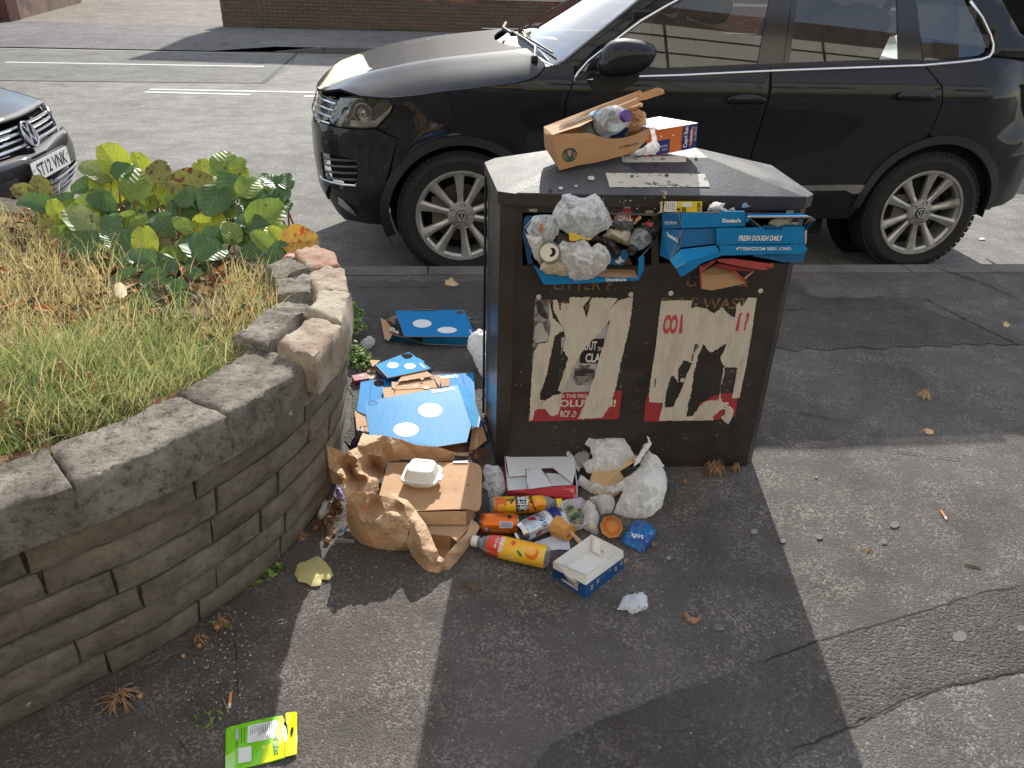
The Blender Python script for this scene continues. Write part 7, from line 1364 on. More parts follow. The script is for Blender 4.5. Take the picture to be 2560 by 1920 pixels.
t=thing('foam_burger_box',gB(1080,700,z),'closed white moulded burger box sitting on the upper brown box','food box');M_FOAM=mat('moulded_white',S(228,226,220),.7,.02,20,.15,200)
ux,uy=Vector((math.cos(R(-7)),math.sin(R(-7)),0)),Vector((-math.sin(R(-7)),math.cos(R(-7)),0));fc=gB(1075,725,z+.003)+uy*.046
def rsq(hx,hy,h,k=.42,n=44):
 o=[]
 for i in range(n):a=2*math.pi*i/n;c,s_=math.cos(a),math.sin(a);o.append(fc+ux*hx*math.copysign(abs(c)**k,c)+uy*hy*math.copysign(abs(s_)**k,s_)+Z*h)
 return o
def shell(name,secs):
 V=[v for s_ in secs for v in s_];n=len(secs[0]);F=[(i*n+j,i*n+(j+1)%n,(i+1)*n+(j+1)%n,(i+1)*n+j)for i in range(len(secs)-1)for j in range(n)]+[tuple((len(secs)-1)*n+j for j in range(n)),tuple(range(n))[::-1]]
 return obj(name,V,F,M_FOAM,t,True,auto=42)
shell('tray',[rsq(.034,.032,0),rsq(.037,.035,.001),rsq(.050,.047,.023),rsq(.058,.054,.0245),rsq(.058,.054,.027)])
shell('lid',[rsq(.057,.053,.029),rsq(.057,.053,.0315),rsq(.0495,.0465,.033),rsq(.040,.037,.056),rsq(.038,.035,.0595),rsq(.036,.033,.0605),rsq(.026,.024,.0605),rsq(.025,.023,.0588)])
for sg in(1,):MB().box(fc+ux*.060+Z*.028-uy*.008,(.012,.03,.005),0,(ux,uy,Z)).build('tab',M_FOAM,t)
#in front of the bin
t=thing('red_carton',gC(700,500),'open red carton lying on its back showing white inner flaps, upside down pink lettering','carton');z=.042
card('back_flap',LC([(390,138),(1012,92),(1046,300),(838,262),(730,268),(580,276),(582,336),(425,346)]),GZ_(z+.003),[M_WCARD,M_REDC],t,.0015);card('tongue',jag(LC([(585,280),(722,268),(745,300),(836,432),(610,462),(592,400)]),.5,4,2),GZ_(z+.006),[M_WCARD,M_REDC],t,.0015);card('right_flap',LC([(840,264),(1046,212),(1050,300),(1022,408)]),GZ_(z+.005),[M_WCARD,M_REDC],t,.0015)
M_WC2=mat('white_card_inside',S(206,210,214),.6);card('front_flap',LC([(400,282),(425,346),(582,336),(602,462),(415,474)]),GZ_(z-.002),[M_WC2,M_REDC],t,.0015);card('front_flap',LC([(768,312),(940,320),(1026,422),(836,434)]),GZ_(z-.001),[M_WC2,M_REDC],t,.0015)
wall('carton_floor',gC(420,540,.003),gC(1055,540,.003),gC(1010,170,.003),gC(395,200,.003),[M_WC2,M_REDC],t)
cbl,cbr,ctr,ctl=gC(408,556,.0),gC(1060,562,.0),gC(1062,432,z),gC(412,480,z);wall('front_panel',cbl,cbr,ctr,ctl,[M_REDC,M_REDC],t,.002)
wall('left_panel',gC(378,190,0),gC(408,556,0),gC(414,480,z),gC(378,124,z),[M_REDC,M_WC2],t,.002);wall('back_panel',gC(378,190,0),gC(1020,145,0),gC(1020,74,z+.004),gC(378,122,z+.004),[M_REDC,M_WC2],t,.004);wall('right_panel',gC(1060,562,0),gC(1022,150,0),gC(1020,76,z),gC(1062,432,z),[M_REDC,M_WC2],t,.003)
cfr=bil(cbl,cbr,ctr,ctl);M_PK=mat('pink_print',S(232,150,158),.5)
def ut(s,u0,v0,u1,v1,m,b=.03):text('lettering',s,lambda x,y,w=0:cfr(u1-x*(u1-u0),v1-y*(v1-v0),-.0012),m,t,fit=(0,0,1,1),bold=b)
ut('ROCKY',.60,.04,.985,.46,M_PK,.05);ut('RICE',.77,.52,.96,.86,M_PK,.05);ut('CHOCO',.52,.58,.70,.80,mat('dark_red_print',S(120,34,40),.5),.03);ut('Chocolate',.03,.06,.30,.4,M_PK,.01);sheet('green_mark',[[(.80,-.0),(.96,-.0),(.96,.05),(.80,.05)]],lambda u,v,w=0:cfr(u,v,-.001),mat('print_green',S(70,120,70),.5),t,0)
o=crumple('plastic_film',LC([(178,290),(212,234),(270,250),(330,255),(372,320),(386,380),(392,470),(350,520),(300,572),(245,560),(215,470),(176,440),(200,380)]),FACE(*zC(270,560),.65),M_FILM,.03,.5,.012,28,5,71);tag(o,'crumpled clear film ball left of the red carton','plastic film')
cb=thing('carrier_bag',gC(1550,700),'thin white carrier bag with a round food tub and wooden fork showing in its mouth','carrier bag');FP=FACE(*zC(1650,735),.52)
crumple('bag_right',LC([(1742,92),(1765,118),(1800,150),(1850,205),(1892,240),(1870,262),(1900,300),(1916,360),(1908,440),(1890,540),(1860,640),(1790,700),(1700,738),(1590,742),(1490,715),(1410,690),(1440,600),(1500,480),(1400,500),(1330,490),(1420,450),(1560,330),(1640,270),(1680,190)]),FP,M_CARR2,.065,.8,.016,15,8,72,cb,True,power=.6)
crumple('bag_front',LC([(1062,412),(1105,330),(1150,370),(1220,410),(1330,440),(1440,430),(1520,440),(1500,480),(1440,500),(1400,560),(1330,520),(1240,520),(1170,480),(1120,450)]),FACE(*zC(1250,530),.6),M_CARR2,.03,.7,.012,18,7,73,cb,True)
crumple('bag_back',LC([(1082,30),(1140,8),(1235,30),(1360,18),(1500,22),(1545,90),(1618,212),(1560,268),(1500,300),(1420,345),(1330,340),(1240,362),(1150,345),(1112,262),(1212,215),(1185,110),(1100,62)]),(lambda f:lambda x,y,off=0:f(x,y,off+.035))(FACE(*zC(1400,440),.42)),M_CARR2,.035,.5,.014,14,8,74,cb,True)
crumple('bag_handle',LC([(915,40),(945,55),(1000,102),(1050,180),(1092,262),(1085,300),(1040,260),(1000,190),(955,130)]),FACE(*zC(1080,400),.4),M_CARR2,.012,.6,.006,26,5,75,cb,True);crumple('bag_handle',LC([(1716,38),(1740,60),(1755,115),(1700,200),(1640,292),(1590,330),(1600,262),(1650,190),(1700,110),(1730,100)]),lambda x,y,off=0:FP(x,y,off+.05),M_CARR2,.012,.6,.006,26,5,76,cb,True);crumple('bag_fold',LC([(1032,150),(1090,110),(1150,90),(1190,130),(1180,215),(1120,265),(1090,270),(1060,200)]),FACE(*zC(1100,420),.4),mat('bag_grey',S(190,186,184),.45,thin=.4),.012,.6,.008,22,5,77,cb,True)
tubO=gC(1350,395,.030);ta=(Vector((-.05,-.55,1))).normalized();tu_=thing('food_tub',tubO,'round tub with tan lid inside the white carrier bag','tub');MB().lathe([(0,-.028),(.046,-.028),(.052,0),(.055,.001),(.055,.005),(.050,.006),(.048,.004),(0,.004)],44,0,tubO,ta).build('tub',mat('tan_lid',S(196,162,116),.5,.08,9),tu_,smooth=True,auto=40)
fk2=thing('wooden_fork',gC(1460,350,.09),'pale wooden fork lying across the tub in the carrier bag mouth','fork');f0,f1=FP(*zC(1300,482),.045),FP(*zC(1640,225),.058);fd_=(f1-f0).normalized();fs_=fd_.cross(CP-f0).normalized();fnn=fs_.cross(fd_)
fw_=[(0,.003),(.5,.0035),(.72,.008),(.80,.009)];V=[]
for tt_,w in fw_:p=f0.lerp(f1,tt_);V+=[p-fs_*w,p+fs_*w,p+fs_*w-fnn*.0015,p-fs_*w-fnn*.0015]
MB().add(V,[(i*4+j,(i+1)*4+j,(i+1)*4+(j+1)%4,i*4+(j+1)%4)for i in range(3)for j in range(4)]).build('fork_handle',MATS['wood_spoon'],fk2)
for k in range(4):p=f0.lerp(f1,.8)+fs_*(-.0066+.0044*k);MB().tube([p,p+fd_*.016,p+fd_*.024],[.0014,.0013,.0008],5).build('tine',MATS['wood_spoon'],fk2)
def lie(a,b,r):A,B=gC(*a,r),gC(*b,r);return A,(B-A).normalized(),(B-A).length
UPR=lambda O:((CP-O).normalized()+Z*.25)
O_,ax,Lb=lie((243,622),(916,592),.027);rr=.0265
M_TEA=mat('clear_plastic',S(206,204,200),.12,.05,spec=.7,alpha=.55);b1_=bottle('iced_tea_bottle',O_,ax,Lb,rr,M_PET,'empty clear bottle with yellow fruit label and yellow cap beside the red carton','bottle',capm=mat('yellow_cap',S(236,206,40),.35),capr=.0145,prof=[(0,.003),(.020,0),(.0255,.006),(rr,.014),(rr,Lb*.30),(.0245,Lb*.45),(rr,Lb*.6),(rr,Lb*.72),(.021,Lb*.82),(.014,Lb*.88),(.012,Lb*.9),(.012,Lb*.96)])
M_LY=mat('fruit_label',S(244,190,40),.35,.12,12,col2=S(232,120,30),c2s=16,c2p=(.45,.62));cyl_patch('label',[(.012,-1.2),(Lb*.74,-1.0),(Lb*.78,.2),(Lb*.72,1.5),(.012,1.5)],O_,ax,rr+.0006,UPR(O_),M_LY,b1_,.2)
cyl_patch('orange_print',[(.014,-.9),(.045,-.9),(.05,0),(.04,1.2),(.014,1.2)],O_,ax,rr+.001,UPR(O_),mat('orange_amber',S(222,104,30),.35,.25,40),b1_,.2);cyl_patch('fruit_slice',circ(.034,.5,.014,.5,18),O_,ax,rr+.0014,UPR(O_),mat('fruit_slice',S(240,170,50),.4),b1_,.2)
for k,(h0,w_)in enumerate(((.088,.026),)):cyl_patch('ink_splash',wavy(jag([(h0-.012,-1.0),(h0+w_,-.9),(h0+w_+.004,.9),(h0-.008,1.0)],.003,.008,3),1),O_,ax,rr+.0014,UPR(O_),mat('ink_navy',S(36,34,66),.4),b1_,.2)
cyl_text('lettering','冰红茶',O_,-ax,rr+.0016,UPR(O_),-.85,.85,-.118,-.082,M_WPR,b1_,.02,along=False);cyl_patch('swoosh',[(.118,-.7),(.122,-.7),(.142,.95),(.138,.95)],O_,ax,rr+.0014,UPR(O_),M_INK,b1_,.2);cyl_patch('swoosh',[(.06,.0),(.063,.1),(.076,-.5),(.073,-.6)],O_,ax,rr+.0014,UPR(O_),M_INK,b1_,.2);cyl_text('lettering','康师傅',O_,-ax,rr+.0016,UPR(O_),-.1,.9,-.134,-.120,M_INK,b1_,.01,along=False);cyl_text('lettering','柠檬味',O_,ax,rr+.0016,UPR(O_),-.75,-.2,.048,.075,M_INK,b1_,.01)
O_,ax,Lb=lie((148,782),(512,792),.0315);c1_=thing('drinks_can',O_,'orange soft drink can lying on its side above the orange juice bottle','can');M_OC=mat('can_orange',S(224,110,30),.25,.05,8,metal=.45);M_TIN=mat('can_metal',S(196,194,190),.22,.05,metal=.95)
rc=.031;MB().lathe([(0,.004),(.022,.003),(.0245,0),(.0255,.0),(.027,.004),(.0295,.009),(rc,.013),(rc,Lb-.014),(.029,Lb-.008),(.0265,Lb-.002),(.0265,Lb),(.025,Lb),(.0245,Lb-.004),(0,Lb-.004)],44,0,O_,ax,mf=lambda i,k:1 if i<4 or i>8 else 0).build('can_body',[M_OC,M_TIN],c1_,smooth=True,auto=40)
cyl_patch('blue_logo',[(.016,.55),(.026,.60),(.028,.85),(.024,.95),(.016,.90)],O_,ax,rc+.0004,UPR(O_),mat('logo_blue',S(52,96,180),.3),c1_,.2);cyl_text('lettering','ORZ',O_,ax,rc+.0010,UPR(O_),.60,.86,.0165,.0255,M_WPR,c1_,.02)
cyl_patch('barcode',[(.060,-.02),(.098,-.05),(.098,.55),(.060,.60)],O_,ax,rc+.0004,UPR(O_),mat('barcode_ground',S(210,200,190),.35),c1_,.2)
for k in range(11):cyl_patch('barcode_line',[(.063,.03+.045*k),(.095,.0+.045*k),(.095,.022+.045*k),(.063,.052+.045*k)],O_,ax,rc+.0008,UPR(O_),mat('logo_blue',S(52,96,180),.3),c1_)
for k in range(3):cyl_text('small_print','ORANGE DRINK 330ml',O_,ax,rc+.0006,UPR(O_),.78+.1*k,.84+.1*k,.034,.088,mat('pale_print',S(246,190,140),.4),c1_,.0)
cyl_patch('dark_mark',[(.083,-.75),(.094,-.75),(.094,-.35),(.083,-.35)],O_,ax,rc+.0005,UPR(O_),M_INK,c1_)
O_,ax,Lb=lie((515,882),(905,705),.032);c2_=thing('drinks_can',O_,'silver, navy and red beer can, open end towards the front bottle','can');MB().lathe([(0,.006),(.0215,.006),(.0225,.0035),(.0240,-.0005),(.0262,-.0005),(.0268,.002),(.0295,.009),(rc,.014),(rc,Lb-.014),(.0285,Lb-.006),(.026,Lb),(0,Lb-.004)],48,0,O_,ax).build('can_body',M_TIN,c2_,smooth=True,auto=40)
M_SLV=mat('can_silver',S(202,206,212),.28,.03,8,metal=.6);M_NV=mat('can_navy',S(34,48,118),.3,.05,metal=.2);cyl_patch('silver_print',[(.016,-1.6),(Lb*.70,-1.6),(Lb*.70,1.6),(.016,1.6)],O_,ax,rc+.0004,UPR(O_),M_SLV,c2_,.2);cyl_patch('navy_band',[(Lb*.70,-1.6),(Lb-.014,-1.6),(Lb-.014,1.6),(Lb*.70,1.6)],O_,ax,rc+.0005,UPR(O_),M_NV,c2_,.2)
M_RDM=mat('can_red',S(150,34,46),.3);cyl_patch('red_mark',[(.040,-1.15),(.060,-.85),(.058,-.30),(.036,-.62)],O_,ax,rc+.0009,UPR(O_),M_RDM,c2_,.2);cyl_patch('red_mark',[(.040,.85),(.060,.72),(.062,1.15),(.042,1.3)],O_,ax,rc+.0009,UPR(O_),M_RDM,c2_,.2)
cyl_text('lettering','1664',O_,-ax,rc+.0010,UPR(O_),-.95,.95,-.084,-.062,M_NV,c2_,-.005,along=False);cyl_text('lettering','BIERE',O_,-ax,rc+.0011,UPR(O_),-.3,1.1,-.104,-.093,M_WPR,c2_,.03,along=False)
for k in range(3):cyl_text('small_print','premium lager',O_,-ax,rc+.001,UPR(O_),-.3,.3,-.034-.005*k,-.031-.005*k,M_PGRY,c2_,0,along=False)
sxx=ax.cross(Z).normalized();tz=sxx.cross(ax);sheet('can_opening',[wavy([(-.003,.012),(-.014,.010),(-.017,0),(-.013,-.009),(-.003,-.012)],2)],lambda u,v,w=0:O_+sxx*v+tz*-u+ax*(.0055+w),M_DARK2,c2_,0)
O_,ax,Lb=lie((800,1112),(82,948),.032);rr=.0315;b2_=bottle('orange_juice_bottle',O_,ax,Lb,rr,M_PET,'front bottle with orange fruit label, red neck label and white cap','bottle',capm=mat('white_cap',S(226,224,224),.4),capr=.0165,prof=[(0,.004),(.024,0),(.030,.006),(rr,.014),(.030,.022),(rr,.030),(.030,.038),(rr,.05),(rr,Lb*.62),(.0295,Lb*.70),(.0255,Lb*.80),(.0185,Lb*.87),(.0135,Lb*.90),(.0135,Lb*.96)])
M_OL=mat('juice_label',S(246,176,36),.32,.06,12,col2=S(240,196,60),c2s=10);rfun=lambda h:(rr if h<Lb*.62 else(rr-(h-Lb*.62)/(Lb*.08)*.002 if h<Lb*.70 else .0295-(h-Lb*.70)/(Lb*.10)*.004))
cyl_patch('orange_label',[(.008,-1.5),(Lb*.62,-1.5),(Lb*.62,1.5),(.008,1.5)],O_,ax,lambda h:rr+.0006,UPR(O_),M_OL,b2_,.2);cyl_patch('red_label',[(Lb*.62,-1.5),(Lb*.79,-1.5),(Lb*.79,1.5),(Lb*.62,1.5)],O_,ax,lambda h:rfun(h)+.0006,UPR(O_),mat('label_vermilion',S(222,66,40),.32,.05,10),b2_,.012)
M_OS=mat('orange_slice',S(240,140,24),.35,.15,60);cyl_patch('fruit',circ(.045,-.05,.020,.62,22),O_,ax,rr+.0010,UPR(O_),mat('orange_peel',S(226,112,20),.4,.1,60),b2_,.2);cyl_patch('fruit_slice',circ(.050,.18,.017,.48,22),O_,ax,rr+.0014,UPR(O_),mat('orange_flesh',S(250,178,50),.4,.1,60),b2_,.2)
for k in range(8):a=k*math.pi/4;cyl_patch('segment_line',[(.050+.001*math.cos(a+1.57),.18+.03*math.sin(a+1.57)),(.050+.015*math.cos(a),.18+.42*math.sin(a)),(.050-.001*math.cos(a+1.57),.18-.03*math.sin(a+1.57))],O_,ax,rr+.0018,UPR(O_),mat('pale_print',S(246,190,140),.4),b2_)
cyl_patch('green_leaf',wavy([(.068,-.55),(.078,-.60),(.090,-.15),(.086,-.05),(.074,-.30)],2),O_,ax,rr+.0014,UPR(O_),mat('label_green',S(66,120,36),.4),b2_,.2);cyl_patch('roundel',circ(.103,.45,.007,.24,16),O_,ax,rr+.0014,UPR(O_),mat('roundel_red',S(226,74,44),.4),b2_,.2);cyl_patch('bar',[(.095,-.98),(Lb*.78,-.92),(Lb*.78,-.78),(.095,-.84)],O_,ax,lambda h:rfun(h)+.0012,UPR(O_),mat('pale_bar',S(226,206,190),.4),b2_,.2)
for s_,a0,a1,h0,h1 in(('鲜果橙',-.65,.85,.128,.143),('每日C',-.35,.80,.146,.156)):
 rm_=rfun((h0+h1)/2)+.0014;cyl_text('lettering',s_,O_,ax,rm_,UPR(O_),a0,a1,h0-.0,h1,M_WPR,b2_,.02,along=False)
cyl_text('small_print','ORANGE',O_,ax,rr+.0016,UPR(O_),-.6,.2,.016,.022,mat('pale_print',S(246,190,140),.4),b2_,.01,along=False)
M_CUP=mat('orange_plastic',S(240,176,98),.4,.06,8,thin=.3)
def cup(C,ax,r0,r1,h,label,inner=True,seed=0):
 t=thing('orange_cup',C,label,'cup');ax=ax.normalized();a=ax.cross(Z).normalized();b=a.cross(ax);V=[];q=.35
 def ring(r,hh,n=32,k=.16):
  o=[]
  for i in range(n):an=2*math.pi*i/n;m8=math.cos(math.pi/8)/math.cos(((an+math.pi/8)%(math.pi/4))-math.pi/8);rr_=r*(1-k+k*m8)if k<1 else r*m8;o.append(C+ax*hh+a*rr_*math.cos(an+q)+b*rr_*math.sin(an+q))
  return o
 secs=[ring(r0,0,k=1),ring(r1,h,k=1),ring(r1-.0015,h,k=1),ring(r0-.0015,.002,k=1),ring(r0*.8,.002),ring(r0*.75,.004),ring(.001,.004)]
 V=[v for s_ in secs for v in s_];n=32;F=[(i*n+j,i*n+(j+1)%n,(i+1)*n+(j+1)%n,(i+1)*n+j)for i in range(6)for j in range(n)]+[tuple(range(n))[::-1]]
 obj('cup_body',V,F,M_CUP,t,True,auto=22);return t
va=lambda x,y:(CR*x-CD*y)
C1=gC(1395,815,.034);d1_=((CP-C1).normalized()*.9+va(-.12,-.1)).normalized();cup(C1-d1_*.022,d1_,.026,.034,.036,'orange plastic cup open towards the camera, right of the crushed tissues')
C2=gC(985,868,.030);d2_=(va(.62,-.35)+(CP-C2).normalized()*.62).normalized();t=cup(C2,-d2_,.024,.035,.05,'orange plastic cup lying with its base forward and a wooden spoon stuck to it')
MB().lathe([(.0245,0),(.0245,.006),(.022,.0065),(.020,.003),(0,.003)],32,0,C2-d2_*.001,d2_).build('cup_foot',M_CUP,t,smooth=True,auto=40);o=sheet('sauce_stain',[wavy(jag(circ(0,0,.008,.003,8),.002,.004,4),1)],lambda u,v,w=0:C2+d2_*.0045+d2_.cross(Z).normalized()*(u+.004)+Z*(v-.012),mat('sauce_red',S(160,50,30),.3),t,0)
sp0,sp1_=C2+d2_*.006+va(0,.006)*1,gC(1098,962,.006);sd1=(sp1_-sp0).normalized();ss=sd1.cross(CP-sp0).normalized();V=[]
for tt_,w in((0,.002),(.3,.0035),(.7,.0055),(1,.007)):p=sp0.lerp(sp1_,tt_);V+=[p-ss*w,p+ss*w,p+ss*w-Z*.002,p-ss*w-Z*.002]
o=obj('wooden_spoon',V,[(i*4+j,(i+1)*4+j,(i+1)*4+(j+1)%4,i*4+(j+1)%4)for i in range(3)for j in range(4)]+[(0,1,2,3),(15,14,13,12)],mat('spoon_pink_wood',S(214,170,136),.6));tag(o,'flat wooden spoon leaning from the orange cup to the white tray','spoon')
o=crumple('tissue',LC([(1108,645),(1130,600),(1165,580),(1242,622),(1262,680),(1272,740),(1262,800),(1276,880),(1245,905),(1200,870),(1150,850),(1100,820),(1128,760),(1130,700)]),FACE(*zC(1200,880),.6),M_CREAM if False else M_TIS,.04,.5,.010,28,4.5,81,sm_=True);tag(o,'tall crushed white tissue between the two orange cups','tissue')
o=crumple('tissue',LC([(1150,582),(1200,560),(1272,530),(1340,535),(1402,542),(1425,590),(1418,640),(1392,682),(1330,690),(1288,705),(1250,640)]),FACE(*zC(1310,700),.6),M_TIS,.045,.5,.011,28,4.5,82,sm_=True);tag(o,'crushed white tissue in front of the carrier bag above the open orange cup','tissue')
o=crumple('paper_wrapper',LC([(942,580),(1000,565),(1060,560),(1100,548),(1160,580),(1130,620),(1090,650),(1030,640),(980,620)]),GZ_(.03),mat('pale_lilac_paper',S(206,200,210),.5,thin=.3),.02,.4,.006,30,5,83);tag(o,'pale printed paper wrapper under the white tissues','wrapper')
t=thing('salad_tub',gC(1040,780),'clear plastic tub with scraps of green salad behind the orange cup','tub');So=gC(1030,850,.001);sa=(Z+Vector((.15,-.12,0))).normalized();MB().lathe([(0,.001),(.038,0),(.044,.003),(.052,.035),(.055,.037),(.054,.039),(.050,.036),(.042,.005),(0,.003)],40,0,So+Vector((.0,.045,0)),sa).build('tub',M_FILM,t,smooth=True,auto=40)
for k,(x,y)in enumerate(((1010,640),(1045,665),(1060,720),(1005,690),(1030,740),(1070,770))):crumple('salad_leaf',LC(jag(circ(x,y,34 if k<4 else 22,20,9),8,14,k)),GZ_(.030 if k<4 else .018),mat('salad_green',S(58,110,42),.4,.3,30,thin=.2)if k%2==0 else mat('salad_pale',S(160,170,110),.4,.2,30,thin=.2),.006,.3,.004,50,5,84+k,t)
o=card('paper_sheet',LC([(600,985),(760,930),(900,880),(990,930),(1003,1034),(900,1030),(800,1042),(700,1012)]),GZ_(.003),mat('grey_white_paper',S(206,206,212),.7),None,.001,0,10);tag(o,'white paper sheet under the orange cup and silver can','paper')
o=crumple('clear_lid',LC([(880,640),(940,655),(960,700),(1000,800),(960,860),(900,760)]),GZ_(.045),M_FILM,.01,.4,.004,30,6,92);tag(o,'clear plastic lid behind the orange cup','lid')
t=thing('snack_tray',gC(1150,1200),'empty navy and white cardboard snack tray, open top, upside down white lettering','tray');z=.062;M_TW=mat('tray_white',S(234,232,228),.6,.03,15);M_TB=mat('tray_navy',S(24,74,130),.4,.06,15)
TLc,TT,TR,TBc=gC(840,1142,z),gC(1205,885,z),gC(1500,1035,z),gC(1155,1272,z);B_L,B_T,B_R,B_B=gC(836,1288,0),gC(1205,1040,0),gC(1510,1200,0),gC(1142,1497,0)
zb_=lambda a,b,f:a*(1-f)+b*f
for nm_,p0,p1_,q0,q1 in(('front_left_wall',B_L,B_B,TLc,TBc),('front_right_wall',B_B,B_R,TBc,TR)):
 f=.57;o=obj(nm_,[p0,p1_,zb_(p1_,q1,f),zb_(p0,q0,f),q1,q0],[(0,1,2,3),(3,2,4,5)],[M_TB,M_TW],t,fm=[0,1])
inn_=(TT+TBc)/2;
for nm_,a,b,c,d in(('inner_wall',B_L,B_T,TT,TLc),('inner_wall',B_T,B_R,TR,TT),('inner_wall',B_B,B_L,TLc,TBc),('inner_wall',B_R,B_B,TBc,TR)):
 ins2=lambda p,k=.02:p+(Vector((inn_.x,inn_.y,p.z))-p)*k
 obj(nm_,[ins2(a,.09),ins2(b,.09),ins2(c,.025),ins2(d,.025)],[(0,1,2,3)],M_TW,t)
obj('tray_base',[B_L*.98+inn_*.02+Z*.003,B_B*.98+inn_*.02+Z*.003,B_R*.98+inn_*.02+Z*.003,B_T*.98+inn_*.02+Z*.003],[(0,1,2,3)],M_TW,t)
obj('corner_flap',[gC(1228,940,.055),gC(1285,930,.058),gC(1290,1090,.012),gC(1210,1040,.02)],[(0,1,2,3)],M_TW,t);MB().tube([gC(1112,1078,.012),gC(1152,1046,.013)],.0008,4).build('slot',M_DARK2,t);MB().tube([gC(1275,1040,.022),gC(1330,1062,.022)],.0008,4).build('slot',M_DARK2,t)
obj('rim_fold',[gC(1000,1205,z-.001),gC(1155,1272,z+.001),gC(1155,1292,z-.006),gC(1060,1270,z-.012)],[(0,1,2,3)],M_TW,t)
ff=bil(B_L,B_B,zb_(B_B,TBc,.57),zb_(B_L,TLc,.57));text('lettering','SHARING:',lambda x,y,w=0:ff(.78-.50*x,.50-.26*y,-.001),mat('tray_print',S(226,214,190),.5),t,fit=(0,0,1,1),bold=.04);text('lettering','APPETITES',lambda x,y,w=0:ff(.84-.62*x,.90-.28*y,-.001),mat('tray_print_dark',S(12,36,74),.4),t,fit=(0,0,1,1),bold=.0)
fr=bil(B_B,B_R,zb_(B_R,TR,.57),zb_(B_B,TBc,.57));M_GP=mat('tray_gold',S(206,172,116),.5)
for k in range(6):
 for i in(0,1):
  for j in(0,1):u,v=.13+.155*k+.028*i,.34+.2*j+(.12 if k%2 else 0);sheet('gold_mark',[[(u,v),(u+.02,v),(u+.02,v+.15),(u,v+.15)]],lambda a,b,w=0:fr(a,b,-.0008),M_GP,t,0)
t=thing('tissue_packet',gC(1650,920),'crushed blue plastic tissue packet with white upside down lettering','packet');M_SB=mat('packet_blue',S(38,120,186),.22,.3,10,.3,40,col2=S(30,74,140),c2s=14,c2p=(.42,.56));PKF=GZ_(.004)
crumple('packet',LC([(1598,768),(1640,760),(1700,765),(1762,782),(1770,815),(1808,862),(1800,900),(1740,985),(1705,1052),(1660,1058),(1600,1020),(1545,1005),(1490,968),(1500,905),(1540,850),(1570,800)]),PKF,M_SB,.022,.1,.006,26,5,95,t,power=.45)
text('lettering','soft',lambda x,y,w=0:G(*zC(1692-118*x,872+26*(1-x)+50*y),.037),M_WPR,t,fit=(0,0,1,1),bold=.01)
o=crumple('stained_paper',LC([(1440,1602),(1475,1540),(1500,1480),(1560,1470),(1640,1460),(1682,1430),(1730,1500),(1738,1560),(1690,1605),(1640,1620),(1592,1642),(1540,1610),(1490,1608)]),GZ_(.003),mat('sauce_paper',S(216,220,228),.5,.05,20,thin=.2,col2=S(120,44,26),c2s=26,c2p=(.60,.64)),.022,.1,.012,34,4.5,96);tag(o,'crumpled white paper smeared with dark red sauce, nearest litter in the bin shadow','paper')
t=thing('sweet_pouch',gD(600,1400),'bright lime green sweet pouch with torn open yellow end lying at the front','pouch');M_LIME=mat('pouch_green',S(132,214,40),.3,.05,8,.15,30,spec=.6);M_LYE=mat('pouch_yellow',S(204,220,20),.3,.05,8)
PF=lambda x,y,off=0:G(x,y,.004+.010*math.exp(-((x-zD(640,0)[0])/45)**2)*math.exp(-((y-zD(0,1400)[1])/40)**2)+.002*math.sin(x*.09+y*.05))+Z*off
PO=LD([(252,1300),(256,1274),(272,1256),(400,1222),(640,1166),(812,1140),(836,1190),(826,1230),(850,1262),(862,1330),(860,1390),(838,1430),(838,1558),(700,1598),(410,1662),(250,1705)]);sheet('pouch_body',[PO],lambda u,v,w=0:PF(u,v,-w),M_LIME,t,.002,7,smooth=True)
card('yellow_print',LD([(640,1440),(700,1420),(780,1180),(812,1142),(836,1192),(826,1232),(850,1262),(862,1330),(860,1392),(836,1432),(838,1557),(700,1597),(600,1615)]),PF,M_LYE,t,0,.0014,7);card('torn_strip',LD([(846,1135),(856,1122),(945,1114),(962,1124),(958,1260),(964,1400),(958,1530),(900,1546),(845,1560),(838,1440),(862,1395),(870,1330),(864,1250),(848,1200)]),lambda x,y,off=0:PF(x,y,off+.004),M_LYE,t,.001,0,7)
card('white_inner',LD([(820,1235),(850,1262),(862,1330),(860,1392),(836,1420),(826,1330)]),PF,M_WPR,t,0,.003);card('hang_hole',LD([(898,1300),(905,1280),(922,1268),(928,1300),(914,1355),(898,1352)]),PF,M_DARK2,t,0,.0065)
card('white_panel',LD([(476,1248),(760,1186),(768,1366),(468,1420)]),PF,M_WPR,t,0,.0016,8);card('pale_corner',LD([(252,1545),(345,1492),(348,1684),(250,1703)]),PF,mat('pouch_pale',S(176,226,130),.3),t,0,.0016)
for k in range(13):x=500+k*20.5;card('small_print',LD([(x,1250-.21*k*20),(x+5,1249-.21*k*20),(x+3+k*.5,1345-(k%4)*14+20*(k>6)),(x-2,1346-(k%4)*14+20*(k>6))]),PF,M_PGRY,t,0,.0022)
for k in range(2):x=410+k*28;card('small_print',LD([(x,1265),(x+7,1263),(x+5,1420),(x-2,1422)]),PF,mat('print_green_dark',S(60,120,30),.5),t,0,.0018)
card('barcode_ground',LD([(380,1470),(508,1446),(510,1596),(380,1622)]),PF,M_WPR,t,0,.0018)
for k in range(14):x=390+k*8;w_=(3,1.5,4.5,2)[k%4];card('barcode_line',LD([(x,1480-k*1.5),(x+w_,1480-k*1.5),(x+w_,1606-k*1.6),(x,1606-k*1.6)]),PF,M_INK,t,0,.0024)
M_LG=mat('pouch_logo',S(214,240,200),.4);vtp=lambda s,o,u,v,m,b:text('lettering',s,lambda x,y,w=0:PF(*zD(o[0]+u[0]*x+v[0]*y,o[1]+u[1]*x+v[1]*y),.0026),m,t,fit=(0,0,1,1),bold=b)
